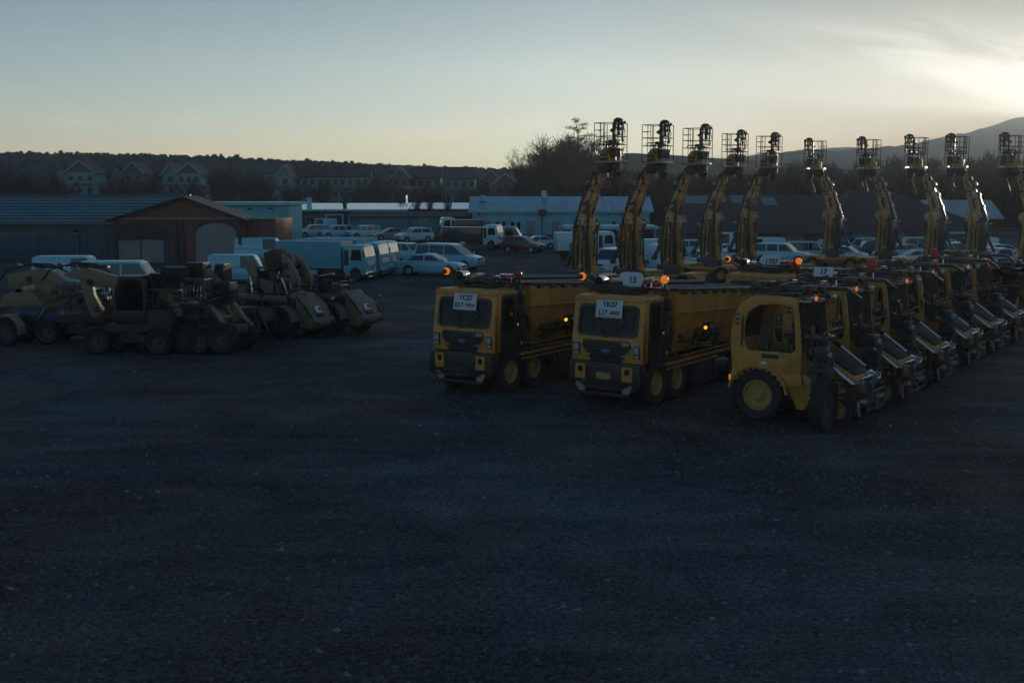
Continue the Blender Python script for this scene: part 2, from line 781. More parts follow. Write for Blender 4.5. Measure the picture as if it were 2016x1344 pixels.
LEFT_SKY = [(-900, 300), (-300, 296), (0, 298), (200, 300), (420, 306), (620, 316), (800, 324), (960, 330), (1080, 336),
            (1200, 344), (1500, 358), (1900, 366)]
ridge('hills', M_HILL, [(x, y + 4) for x, y in LEFT_SKY], 820, 430, 500, 1.5, 1.0)
MID_SKY = [(980, 352), (1040, 338), (1090, 322), (1160, 309), (1240, 304), (1340, 306), (1420, 311), (1500, 318), (1640, 334), (1800, 345), (2100, 358)]
ridge('hills', M_HILL, MID_SKY, 600, 200, 300, 1.0, 3.0)
NEAR_MTN = [(1300, 345), (1440, 318), (1540, 304), (1620, 297), (1700, 294), (1790, 285), (1860, 276), (1940, 264), (2016, 252), (2160, 248), (2400, 268), (2800, 290), (3300, 320)]
ridge('mountain', M_MTN, NEAR_MTN, 2050, 700, 500, 6, 5.0)
FAR_MTN = [(1350, 325), (1500, 305), (1560, 298), (1630, 290), (1665, 289), (1710, 294), (1780, 285), (1850, 272), (1900, 262),
           (1930, 252), (1970, 243), (2016, 231), (2080, 222), (2200, 236), (2500, 278), (3000, 320)]
ridge('mountain', M_MTN, FAR_MTN, 2750, 600, 550, 5, 9.0)

# ------------------------------------------------------------------ haze
mb = MB()
mb.box((350, 1680, 173), (5600, 3760, 351))
mh = bpy.data.materials.new('haze')
mh.use_nodes = True
nt = mh.node_tree
nt.nodes.clear()
ou = nt.nodes.new('ShaderNodeOutputMaterial')
pv = nt.nodes.new('ShaderNodeVolumePrincipled')
pv.inputs['Color'].default_value = (0.78, 0.92, 1.0, 1)
pv.inputs['Density'].default_value = 0.00024
pv.inputs['Anisotropy'].default_value = 0.5
nt.links.new(pv.outputs[0], ou.inputs['Volume'])
struct(mb.build('haze', mh), 'stuff')
# ------------------------------------------------------------------ shared materials
YEL = mat('machine_yellow_paint', (0.62, 0.275, 0.045), rough=0.36, var=0.24, scale=1.1, dust=0.8, dustc=(0.17, 0.125, 0.06), bump=0.05, bscale=30)
OLD = mat('faded_ochre_paint', (0.205, 0.165, 0.092), rough=0.45, var=0.22, scale=1.3, dust=0.7, dustc=(0.13, 0.115, 0.08), bump=0.08, bscale=25)
BLK = mat('black_painted_steel', (0.018, 0.018, 0.019), rough=0.38, var=0.3, scale=4, dust=0.35, dustc=(0.05, 0.047, 0.04))
GRM = mat('dark_grey_steel', (0.055, 0.055, 0.058), rough=0.45, var=0.3, scale=3, dust=0.4, dustc=(0.08, 0.07, 0.055))
RUB = mat('tyre_rubber', (0.020, 0.020, 0.021), rough=0.75, var=0.3, scale=5, dust=0.6, dustc=(0.06, 0.052, 0.042), bump=0.2, bscale=40)
CHR = mat('bare_chromed_steel', (0.62, 0.62, 0.62), rough=0.14, metal=1.0, var=0.05)
STL = mat('worn_galvanised_steel', (0.33, 0.34, 0.35), rough=0.38, metal=0.85, var=0.2, scale=6)
HUB = mat('yellow_wheel_hub', (0.42, 0.27, 0.07), rough=0.45, var=0.2, scale=3, dust=0.5, dustc=(0.14, 0.11, 0.07))
DGL = mat('dark_tinted_glass', (0.008, 0.010, 0.012), rough=0.05, var=0.02, spec=0.6)
WHT = mat('white_vehicle_paint', (0.66, 0.68, 0.69), rough=0.25, var=0.06, scale=2, coat=0.4, dust=0.3, dustc=(0.4, 0.39, 0.36))
PAP = mat('paper_placard', (0.62, 0.66, 0.70), rough=0.8, var=0.05)
INK = mat('black_ink', (0.012, 0.014, 0.022), rough=0.8, var=0.1)
REDI = mat('red_ink', (0.34, 0.05, 0.05), rough=0.8, var=0.1)
REDL = mat('red_lamp_lens', (0.36, 0.02, 0.015), rough=0.15, var=0.15, trans=0.2)
AMB = mat('lit_amber_lens', (0.85, 0.20, 0.02), rough=0.2, var=0.1, emit=(1.0, 0.24, 0.02), estr=0.3)
LITY = mat('lit_work_lamp', (0.8, 0.45, 0.05), rough=0.2, var=0.1, emit=(1.0, 0.5, 0.04), estr=0.7)
AMBD = mat('amber_lens', (0.55, 0.16, 0.02), rough=0.15, var=0.15, trans=0.3)
LENS = mat('headlamp_lens', (0.35, 0.40, 0.45), rough=0.08, var=0.2, scale=12)
BLUEP = mat('blue_enamel', (0.05, 0.13, 0.30), rough=0.25, var=0.2)
REDC = mat('red_plastic', (0.42, 0.035, 0.02), rough=0.4, var=0.15)
SEATM = mat('worn_cab_upholstery', (0.05, 0.05, 0.055), rough=0.8, var=0.3)
TANS = mat('tan_cab_seat', (0.16, 0.125, 0.065), rough=0.8, var=0.3)
MATB = mat('matt_black_hood_shade', (0.007, 0.007, 0.008), rough=0.7, var=0.3, spec=0.3)
HOSE = mat('rubber_hose', (0.014, 0.014, 0.015), rough=0.45, var=0.2)


def glass_mat(name, tint, mixf):
    m = bpy.data.materials.new(name)
    nt, N, L, P = nodes_of(m)
    P.inputs['Base Color'].default_value = (0.01, 0.012, 0.014, 1)
    P.inputs['Roughness'].default_value = 0.04
    t = N.new('ShaderNodeBsdfTransparent')
    t.inputs[0].default_value = (*tint, 1)
    mx = N.new('ShaderNodeMixShader')
    nz = N.new('ShaderNodeTexNoise')
    nz.inputs['Scale'].default_value = 2
    mr = N.new('ShaderNodeMapRange')
    mr.inputs['To Min'].default_value = mixf - 0.12
    mr.inputs['To Max'].default_value = mixf + 0.12
    L.new(nz.outputs['Fac'], mr.inputs['Value'])
    L.new(mr.outputs[0], mx.inputs[0])
    L.new(t.outputs[0], mx.inputs[1])
    L.new(P.outputs[0], mx.inputs[2])
    L.new(mx.outputs[0], N['Material Output'].inputs[0])
    return m


GLS = glass_mat('cab_glass', (0.7, 0.75, 0.75), 0.45)


def rr(x0, z0, x1, z1, r, n=3):
    pts = []
    for cx, cz, a0 in ((x1 - r, z1 - r, 0), (x0 + r, z1 - r, 90), (x0 + r, z0 + r, 180), (x1 - r, z0 + r, 270)):
        for k in range(n + 1):
            a = R(a0 + 90 * k / n)
            pts.append((cx + r * math.cos(a), cz + r * math.sin(a)))
    return pts


def plane_M(o, xdir, zdir):
    x = Vector(xdir).normalized()
    z = Vector(zdir).normalized()
    y = z.cross(x).normalized()
    M = Matrix((x, y, z)).transposed().to_4x4()
    M.translation = Vector(o)
    return M


def wheel(parent, c, r, w, rim_r, hub_mat, side, lugs=22, name='wheel', detail=True):
    """tyre with chevron lugs and a dished rim; axle along local y; side -1 is the outer face at -y"""
    t = MB()
    h = w / 2
    t.lathe([(rim_r, -h * .75), (r * .86, -h), (r * .97, -h * .72), (r, -h * .3), (r, h * .3), (r * .97, h * .72),
             (r * .86, h), (rim_r, h * .75)], (0, 0, 0), 'y', 28, caps=False)
    if detail:
        for k in range(lugs):
            a = 2 * math.pi * k / lugs
            for s in (-1, 1):
                aa = a + (math.pi / lugs if s > 0 else 0)
                q = Matrix.Rotation(-aa, 3, 'Y')
                t.box(q @ Vector((r * 1.005, s * h * .52, 0)), (r * .07, h * .95, r * .10),
                      q @ Matrix.Rotation(s * 0.5, 3, 'X'))
    o = t.build(name, RUB, parent, smooth=True)
    o.location = c
    g = MB()
    f = side * h
    g.lathe([(rim_r * 1.02, -f * .7), (rim_r * 1.02, f * .55), (rim_r, f * .80), (rim_r * .93, f * .80), (rim_r * .8, f * .42), (rim_r * .48, f * .36),
             (rim_r * .42, f * .62), (rim_r * .30, f * .66), (rim_r * .26, f * .84), (0.0005, f * .86)], (0, 0, 0), 'y', 24)
    for k in range(8):
        a = 2 * math.pi * k / 8
        p = Vector((math.cos(a) * rim_r * .62, f * .38, math.sin(a) * rim_r * .62))
        g.cyl(p, p + Vector((0, f * .12, 0)), rim_r * .05, n=6)
    g.build('rim', hub_mat, o, smooth=True)
    return o


def lamp(parent, name, c, d, r, ln, body, lens, n=14):
    """round lamp: housing along d, lens at its front"""
    c, d = Vector(c), Vector(d).normalized()
    b = MB()
    b.cyl(c - d * ln, c - d * ln * .35, r * .72, r, n)
    b.cyl(c - d * ln * .35, c, r, r, n)
    o = b.build(name, body, parent, smooth=True)
    l = MB()
    l.cyl(c + d * .001, c + d * r * .18, r * .88, r * .7, n)
    l.build('lens', lens, o, smooth=True)
    return o


def placard(parent, M, rows, w, h, extra=None):
    """a paper sign with hand-written rows; M: local x across, y up, z out"""
    b = MB()
    b.M = M
    b.box((0, 0, 0), (w, h, 0.008))
    p = b.build('placard', PAP, parent)
    for txt, size, oy, ox, m in rows:
        text_mesh('lettering', txt, size, m, p, M @ Matrix.Translation((ox, oy, 0.0065)), 0.006)
    if extra:
        e = MB()
        e.M = M
        for (x, y, sx, sy) in extra:
            e.box((x, y, 0.006), (sx, sy, 0.004))
        e.build('stamp', REDI, p)
    return p


# ------------------------------------------------------------------ yellow hopper truck
def hopper_truck(name, loc, rz, label, group, rows, plate, board, seed):
    rg = random.Random(seed)
    T = thing(name, loc, rz, label, 'truck', group)
    W = 1.2
    # cab shell
    c = MB()
    tilt = R(9)
    up = (-math.sin(tilt), 0, math.cos(tilt))
    c.M = plane_M((0, 0, 2.02), (0, 1, 0), up)
    c.ring(rr(-W, 0, W, 1.24, .06), rr(-1.0, .12, 1.0, 1.02, .14), 0, .06)
    c.M = None
    c.prism([(-.002, 1.36), (0.0, 2.06), (-.07, 2.06), (-.07, 1.36)], -W, W)                 # lower front
    tz = 2.02 + 1.24 * math.cos(tilt)
    tx = -1.24 * math.sin(tilt)
    c.prism([(-W, tz - .10), (-W, tz), (-W + .16, tz + .075), (W - .16, tz + .075), (W, tz), (W, tz - .10)], tx - 1.15, tx + .06, 'yz')  # roof
    side_o = [(-.37, 1.36), (-.37, 2.0), (tx - .28, tz - .10), (-1.3, tz - .10), (-1.3, 2.0), (-1.3, 1.36)]
    side_i = [(-.5, 1.95), (-.5, 2.05), (tx - .38, tz - .24), (-1.12, tz - .24), (-1.12, 2.05), (-1.12, 1.95)]
    for s in (-1, 1):
        c.prism([(-.07, 1.36), (-.07, 2.0), (tx + .0, tz - .02), (tx - .26, tz - .02), (-.36, 2.0), (-.36, 1.36)], s * W - .03 * (1 + s), s * W + .03 * (1 - s))
    c.box((-1.28, 0, 2.28), (.05, 2 * W - .14, 1.8))
    c.box((-.65, 0, 1.39), (1.2, 2 * W - .14, .06))
    cab = c.build('cab', YEL, T, bevel=.028)
    for s in (-1, 1):
        g = MB()
        g.ring(side_o, side_i, s * (W - .02) - .025, s * (W - .02) + .025)
        g.box((-1.0, s * (W + .015), 1.85), (.2, .03, .05))
        g.build('door', BLK, cab, bevel=.012)
    g = MB()
    g.M = plane_M((.012, 0, 2.02), (0, 1, 0), up)
    g.ring(rr(-1.03, .09, 1.03, 1.05, .16), rr(-.95, .17, .95, .97, .12), -.012, .05)
    g.build('window_seal', BLK, cab)
    g = MB()
    g.M = plane_M((-.02, 0, 2.02), (0, 1, 0), up)
    g.prism(rr(-.97, .15, .97, .99, .12), 0, .012)
    ws = g.build('windscreen', GLS, cab)
    w = MB()
    for s in (-1, 1):
        w.M = plane_M((.03, 0, 2.02), (0, 1, 0), up)
        w.bar((s * .1 - .05, -.01, .14), (s * .45 + .2, -.015, .55), .025, .02)
    w.build('wiper', BLK, ws)
    for s in (-1, 1):
        g = MB()
        g.prism(side_i, s * W - .02 * s, s * W - .03 * s)
        g.build('side_window', GLS, cab)
    g = MB()
    g.box((-.95, -.55, 1.75), (.5, .55, .18)); g.box((-1.15, -.55, 2.15), (.16, .55, .8)); g.box((-1.15, -.55, 2.65), (.12, .3, .2))
    g.box((-.95, .55, 1.75), (.5, .55, .18)); g.box((-1.15, .55, 2.15), (.16, .55, .8))
    g.build('seat', SEATM, cab, bevel=.04)
    g = MB()
    n = 20
    ring = []
    for k in range(n + 1):
        a = 2 * math.pi * k / n
        ring.append(Vector((-.42, -.5, 2.12)) + Vector((math.sin(a) * .10, math.cos(a) * .21, math.sin(a) * .19)))
    g.tube(ring, .018)
    g.cyl((-.42, -.5, 2.12), (-.3, -.5, 1.75), .03, n=8)
    g.build('steering_wheel', BLK, cab)
    g = MB()
    g.box((-.3, 0, 1.98), (.34, 2.1, .14))
    g.build('dashboard', BLK, cab, bevel=.03)
    # grille, emblem, lamps
    g = MB()
    g.prism([(-.78, 2.0), (.78, 2.0), (.84, 1.82), (.62, 1.62), (.5, 1.3), (-.5, 1.3), (-.62, 1.62), (-.84, 1.82)], .0, .03, 'yz')
    for k in range(6):
        z = 1.92 - k * .1
        hw = .76 - max(0, k - 2) * .07
        g.box((.035, 0, z), (.045, 2 * hw, .045))
    gr = g.build('grille', BLK, T, bevel=.006)
    g = MB()
    g.M = Matrix.Translation((.065, 0, 1.68)) @ Matrix.Diagonal((1, 1, .5, 1))
    g.lathe([(.15, 0), (.15, .015), (.12, .025), (.0005, .027)], (0, 0, 0), 'x', 20)
    g.build('emblem', BLUEP, gr, smooth=True)
    g = MB()
    for s in (-1, 1):
        g.prism([(s * .80, 1.66), (s * .56, 1.60), (s * .5, 1.53), (s * .72, 1.56)], .03, .055, 'yz')
    g.prism([(.52, 1.97), (.80, 1.97), (.80, 1.88), (.56, 1.86)], .03, .06, 'yz')
    g.build('grille_trim', STL, gr)
    g = MB()
    g.box((.02, .0, 2.13), (.03, .2, .05)); g.box((.02, .03, 2.165), (.03, .1, .04)); g.box((.02, -.06, 2.10), (.03, .1, .03))
    g.build('badge', BLK, T, bevel=.008)
    for s in (-1, 1):
        g = MB()
        g.box((.012, s * 1.03, 1.70), (.05, .22, .38))
        h = g.build('headlight', BLK, T, bevel=.02)
        g = MB()
        g.box((.04, s * 1.03, 1.76), (.01, .15, .19)); g.box((.04, s * 1.03, 1.58), (.01, .15, .09))
        g.build('lens', LENS, h)
        g = MB()
        g.box((-.45, s * (W + .012), 1.76), (.16, .03, .34))
        g.build('side_grille', BLK, T)
    # bumper
    b = MB()
    b.prism([(-1.2, 1.35), (1.2, 1.35), (1.24, .66), (.95, .52), (-.95, .52), (-1.24, .66)], -.25, .15, 'yz')
    b.box((.135, 0, .95), (.02, .95, .3))
    b.box((.1, 0, .40), (.12, 1.7, .10))
    for s in (-1, 1):
        b.bar((.05, s * .7, .5), (.14, s * .62, .30), .09, .05)
    bp = b.build('bumper', BLK, T, bevel=.02)
    for s in (-1, 1):
        g = MB()
        M0 = g.M
        g.M = plane_M((.17, s * .80, 1.02), (0, 1, 0), (0, 0, 1))
        g.ring(rr(-.17, -.19, .17, .25, .02), rr(-.09, .0, .09, .18, .03), -.03, .05)
        fb = g.build('fog_lamp_box', YEL, bp, bevel=.006)
        g = MB()
        g.cyl((.13, s * .80, 1.11), (.15, s * .80, 1.11), .08, n=12)
        g.build('lens', DGL, fb)
        g = MB()
        g.prism([(s * .62, .56), (s * .92, .74), (s * .98, .66), (s * .86, .46), (s * .66, .46)], .131, .17, 'yz')
        g.build('step_plate', STL, bp)
    if plate:
        g = MB()
        g.box((.155, -.02, .95), (.016, .48, .2))
        g.build('number_plate', HUB, bp, bevel=.004)
    # chassis, rails, boxes
    b = MB()
    for s in (-1, 1):
        b.box((-4.9, s * .42, .98), (9.0, .12, .24))
    for x in (-1.6, -3.4, -5.4, -7.2, -9.0):
        b.box((x, 0, .98), (.14, .84, .2))
    b.box((-2.6, 0, .60), (2.2, .5, .28))
    b.build('chassis', BLK, T)
    for s in (-1, 1):
        b = MB()
        b.box((-5.2, s * 1.22, 1.20), (7.6, .07, .09))
        b.box((-3.3, s * 1.235, 1.05), (3.6, .05, .06))
        b.box((-5.3, s * 1.19, 1.34), (7.2, .05, .03))
        b.build('side_rail', YEL, T, bevel=.008)
    for s in (-1, 1):
        b = MB()
        b.box((-4.25, s * 1.0, .72), (.95, .42, .55))
        b.cyl((-5.9, s * 1.0, .75), (-5.0, s * 1.0, .75), .27, n=14)
        b.bar((-3.55, s * 1.2, 1.05), (-3.55, s * 1.2, .30), .06)
        b.bar((-4.95, s * 1.2, 1.05), (-4.95, s * 1.2, .32), .06)
        b.bar((-3.55, s * 1.2, .32), (-4.95, s * 1.2, .34), .05)
        b.build('tank', GRM, T, bevel=.015)
    for x in (-.98, -2.34, -6.7, -8.0):
        for s in (-1, 1):
            wheel(T, (x, s * 1.0, .67), .67, .46, .36, HUB, s)
    for s in (-1, 1):
        g = MB()
        for x0 in (-.98, -2.34):
            pr = []
            for k in range(9):
                a = R(15 + 150 * k / 8)
                pr.append((x0 + (.77) * math.cos(a), .67 + (.77) * math.sin(a)))
            for k in range(8, -1, -1):
                a = R(15 + 150 * k / 8)
                pr.append((x0 + (.735) * math.cos(a), .67 + (.735) * math.sin(a)))
            g.prism(pr, s * .76, s * 1.21)
        g.build('mudguard', BLK, T)
    # hopper
    b = MB()
    x0, x1 = -2.05, -9.1
    secs = [(x0 - .62, .80, 1.38), (x0 - .25, 1.04, 2.0), (x0 - .0, 1.22, 2.72), (x0, 1.24, 3.38)]
    rows_f = [[(xa, s * hw, z) for s in (-1, 1)] for xa, hw, z in secs]
    secb = [(x1 + 1.1, .80, 1.38), (x1 + .6, 1.04, 2.0), (x1, 1.22, 2.42), (x1, 1.24, 2.98)]
    for k in range(3):
        (xa, ha, za), (xb, hb, zb) = secs[k], secs[k + 1]
        (ya, ga, wa), (yb, gb, wb) = secb[k], secb[k + 1]
        for s in (-1, 1):
            b.face([(xa, s * ha, za), (ya, s * ga, wa), (yb, s * gb, wb), (xb, s * hb, zb)])
        b.face([(xa, -ha, za), (xa, ha, za), (xb, hb, zb), (xb, -hb, zb)])
        b.face([(ya, -ga, wa), (ya, ga, wa), (yb, gb, wb), (yb, -gb, wb)])
    b.face([(secs[0][0], -.8, 1.38), (secs[0][0], .8, 1.38), (secb[0][0], .8, 1.38), (secb[0][0], -.8, 1.38)])
    hop = b.build('hopper', YEL, T)
    b = MB()
    for s in (-1, 1):
        b.bar((x0 - .02, s * 1.235, 2.71), (x1 + .02, s * 1.235, 2.41), .04, .05)
    b.build('hopper_rib', YEL, hop, bevel=.006)
    b = MB()
    for s in (-1, 1):
        b.bar((x0, s * 1.25, 3.42), (x1, s * 1.25, 3.02), .14, .10)
        for k in range(9):
            b.box((x0 - .5 - k * .75, s * 1.27, 3.34 - (.5 + k * .75) * .057), (.3, .1, .10))
    b.box((x0, 0, 3.42), (.14, 2.5, .10))
    b.box((x1, 0, 3.02), (.14, 2.5, .10))
    rim = b.build('hopper_rim', BLK, hop, bevel=.02)
    b = MB()
    n_ = 12
    vs_, fs_ = [], []
    for i in range(n_ + 1):
        x = x0 + (x1 - x0) * i / n_
        for j, y in enumerate((-1.17, -.7, 0, .7, 1.17)):
            vs_.append((x, y, 3.40 + (x - x0) * .057 + (0, .05, .08, .05, 0)[j] + rg.uniform(-.02, .03) * (0 < j < 4)))
    for i in range(n_):
        for j in range(4):
            a_ = i * 5 + j
            fs_.append((a_, a_ + 1, a_ + 6, a_ + 5))
    b.faces(vs_, fs_)
    b.build('tarpaulin_cover', RUB, rim, smooth=True)
    b = MB()
    b.cyl((x0 - .3, -1.12, 3.51), (x1 + .2, -1.12, 3.14), .075, n=12)
    b.build('tarpaulin_roll', GRM, rim, smooth=True)
    b = MB()
    b.box((x0 - .35, -1.2, 3.56), (.28, .16, .18)); b.cyl((x0 - .52, -1.2, 3.6), (x0 - .78, -1.2, 3.57), .07, n=10)
    b.box((x0 - .12, -1.2, 3.52), (.12, .12, .12))
    b.build('winch', STL, rim, bevel=.015)
    # stanchion with the rear-facing lamps, mirror, ladder, boxes beside the cab
    for s in (-1, 1):
        b = MB()
        b.box((-1.48, s * 1.12, 2.4), (.12, .14, 2.3))
        b.box((-1.62, s * 1.1, 1.72), (.16, .22, .95))
        b.bar((-1.44, s * 1.15, 3.35), (-1.25, s * 1.36, 3.35), .05)
        st = b.build('stanchion', BLK, T, bevel=.012)
        b = MB()
        b.box((-1.2, s * 1.40, 3.05), (.08, .24, .42))
        b.box((-1.2, s * 1.40, 2.68), (.08, .22, .22))
        b.build('mirror', BLK, st, bevel=.03)
        for oy, m in ((.04, AMB), (-.06, AMB)):
            g = MB()
            g.cyl((-1.41, s * 1.12 + oy, 2.16), (-1.385, s * 1.12 + oy, 2.16), .03, n=10)
            g.build('marker_lamp', m, st)
        g = MB()
        g.box((-1.41, s * 1.12, 1.92), (.03, .13, .16))
        g.build('tail_lamp', REDL, st)
        g = MB()
        g.box((-1.53, s * 1.16, 1.55), (.02, .16, .1))
        g.build('sticker', PAP, st)
        b = MB()
        for z in (1.34, 1.52):
            b.box((-1.95, s * 1.2, z), (.55, .12, .03))
        b.bar((-1.72, s * 1.17, 1.2), (-1.72, s * 1.17, 2.9), .035)
        b.bar((-2.18, s * 1.17, 1.2), (-2.18, s * 1.17, 1.6), .035)
        b.build('step', STL, T)
        b = MB()
        b.lathe([(.26, -.06), (.3, 0), (.26, .06)], (-2.05, s * .98, 2.12), 'y', 16)
        b.box((-1.9, s * .95, 1.72), (.3, .2, .45))
        b.build('air_filter', BLK, T, smooth=True)
    # small lamp brackets on the hopper flank
    for s in (-1, 1):
        b = MB()
        b.box((-3.9, s * 1.06, 1.98), (.16, .1, .38))
        b.bar((-3.9, s * 1.0, 1.85), (-3.75, s * .98, 1.55), .05)
        b.bar((-4.5, s * 1.05, 2.0), (-4.65, s * .98, 1.5), .07)
        b.bar((-4.95, s * 1.08, 2.1), (-4.95, s * .95, 1.5), .08)
        b.box((-4.6, s * 1.12, 2.16), (.7, .05, .06))
        br = b.build('lamp_bracket', BLK, hop)
        for x in (-4.35, -4.8):
            lamp(br, 'work_lamp', (x + .1, s * 1.2, 2.06), (.7, s * .7, -.1), .07, .13, BLK, LITY if x > -4.5 else LENS)
    # gantry over the cab with lamps
    b = MB()
    b.box((-1.42, 0, 3.46), (.1, 2.6, .1))
    b.bar((-1.42, -1.2, 3.46), (-1.42, -1.62, 3.66), .06)
    b.box((-1.1, -0.1, 3.37), (.5, 1.5, .05))
    b.bar((-1.42, -.9, 3.44), (-1.42, -.9, 3.1), .06); b.bar((-1.42, .9, 3.44), (-1.42, .9, 3.1), .06)
    b.bar((-1.42, 1.2, 3.5), (-1.42, 1.2, 3.72), .05)
    gan = b.build('lamp_gantry', BLK, T, bevel=.008)
    for y, z in ((-1.66, 3.76), (-1.28, 3.76)):
        g = MB()
        g.lathe([(.10, -.10), (.125, -.03), (.11, .05), (.05, .07)], (-1.30, y, z), 'x', 16)
        bc = g.build('beacon', AMB if y < -1.5 else AMBD, gan, smooth=True)
        g = MB()
        g.lathe([(.13, -.16), (.13, -.10), (.08, -.12)], (-1.30, y, z), 'x', 16)
        g.lathe([(.085, .055), (.085, .10), (.02, .11)], (-1.30, y, z), 'x', 12)
        g.bar((-1.42, y, z - .2), (-1.42, y, z), .04)
        g.build('beacon_base', BLK, bc, smooth=True)
    lamp(gan, 'spotlight', (-.98, -.86, 3.66), (1, .18, -.05), .155, .55, CHR, DGL, 18)
    g = MB()
    g.bar((-1.2, -.86, 3.4), (-1.2, -.86, 3.6), .05)
    g.box((-1.05, -.8, 3.43), (.3, .5, .06))
    g.build('spotlight_bracket', BLK, gan)
    for y in (.62, .88):
        g = MB()
        g.lathe([(.13, 0), (.15, .06), (.15, .2), (.12, .26)], (-1.36, y, 3.50), 'z', 14)
        g.build('beacon', REDL, gan, smooth=True)
    g = MB()
    g.lathe([(.11, -.06), (.13, 0), (.115, .05), (.05, .08)], (-1.32, 1.22, 3.78), 'x', 16)
    g.build('beacon', AMB if seed % 2 else REDL, gan, smooth=True)
    g = MB()
    g.tube([(-1.42, -.4, 3.5), (-1.6, -.3, 3.7), (-1.8, 0, 3.55), (-1.7, .5, 3.5), (-1.45, .7, 3.5)], .02)
    g.build('cable', HOSE, gan)
    if board:
        Mb = frame_M((-1.30, .1, 3.72), (0, 1, 0), (1, 0, .1))
        b = MB()
        b.M = Mb
        b.prism(rr(-.42, -.2, .42, .24, .16), 0, .012, 'xy')
        bd = b.build('number_board', PAP, gan)
        text_mesh('lettering', board, .26, INK, bd, Mb @ Matrix.Translation((.05, .0, .016)), .008)
    Mp = frame_M((.045, .28, 2.86), (0, 1, 0), (math.cos(tilt), 0, math.sin(tilt)))
    Mp.translation = Vector((-.085, .03, 2.93))
    if rows:
        placard(T, Mp, rows[0], .9, .52, rows[1])
    clutter(T, 'pipework', BLK, (-1.7, -1.1, 1.4), (-1.4, 1.1, 2.9), 22, seed)
    for s in (-1, 1):
        clutter(T, 'pipework', GRM, (-8.6, s * 1.05 - .12, .5), (-2.6, s * 1.05 + .12, 1.15), 26, seed + s)
        clutter(T, 'pipework', BLK, (-6.2, s * 1.0 - .06, 1.4), (-2.6, s * 1.0 + .10, 2.1), 14, seed + 7 + s)
    clutter(T, 'pipework', BLK, (-1.6, -1.1, 3.42), (-.7, 1.1, 3.62), 16, seed + 3)
    clutter(T, 'glint_catcher', CHR, (-1.6, .55, 3.5), (-1.0, 1.25, 3.78), 7, seed + 13, (.010, .02), .3)  # chrome bits invented over the cab to catch sun glints
    clutter(T, 'pipework', GRM, (.02, -.9, .45), (.16, .9, 1.25), 14, seed + 4, (.01, .022))
    return T


TS = 'yellow hopper trucks parked side by side'
p1 = gpt(912, 774)
p2 = gpt(1193, 800)
HD = ANG_U + math.pi      # trucks look back along the row, towards the camera and left
r1 = ([('YC57', .22, .12, 0.02, INK), ('017', .22, -.12, -.22, INK)], [(.2, -.1, .36, .05), (.2, -.16, .36, .02), (.12, -.05, .2, .02)])
r2 = ([('YK07', .22, .13, 0.02, INK), ('L17', .2, -.12, -.2, INK)], [(.2, -.07, .34, .03), (.2, -.13, .34, .06), (.0, -.22, .8, .015)])
hopper_truck('hopper_truck', (p1.x, p1.y, 0), HD, 'yellow hopper truck whose placard reads YC57 017, red round lamp over its cab', TS, r1, False, None, 2)
hopper_truck('hopper_truck', (p2.x, p2.y, 0), HD, 'yellow hopper truck with blank yellow number plate and placard reading YK07 L17', TS, r2, True, '13', 3)
hopper_truck('hopper_truck', (9.0, 45.3, 0), HD, 'yellow hopper truck parked behind the others, only its top showing above the nearest loader', TS, None, False, '1707', 5)


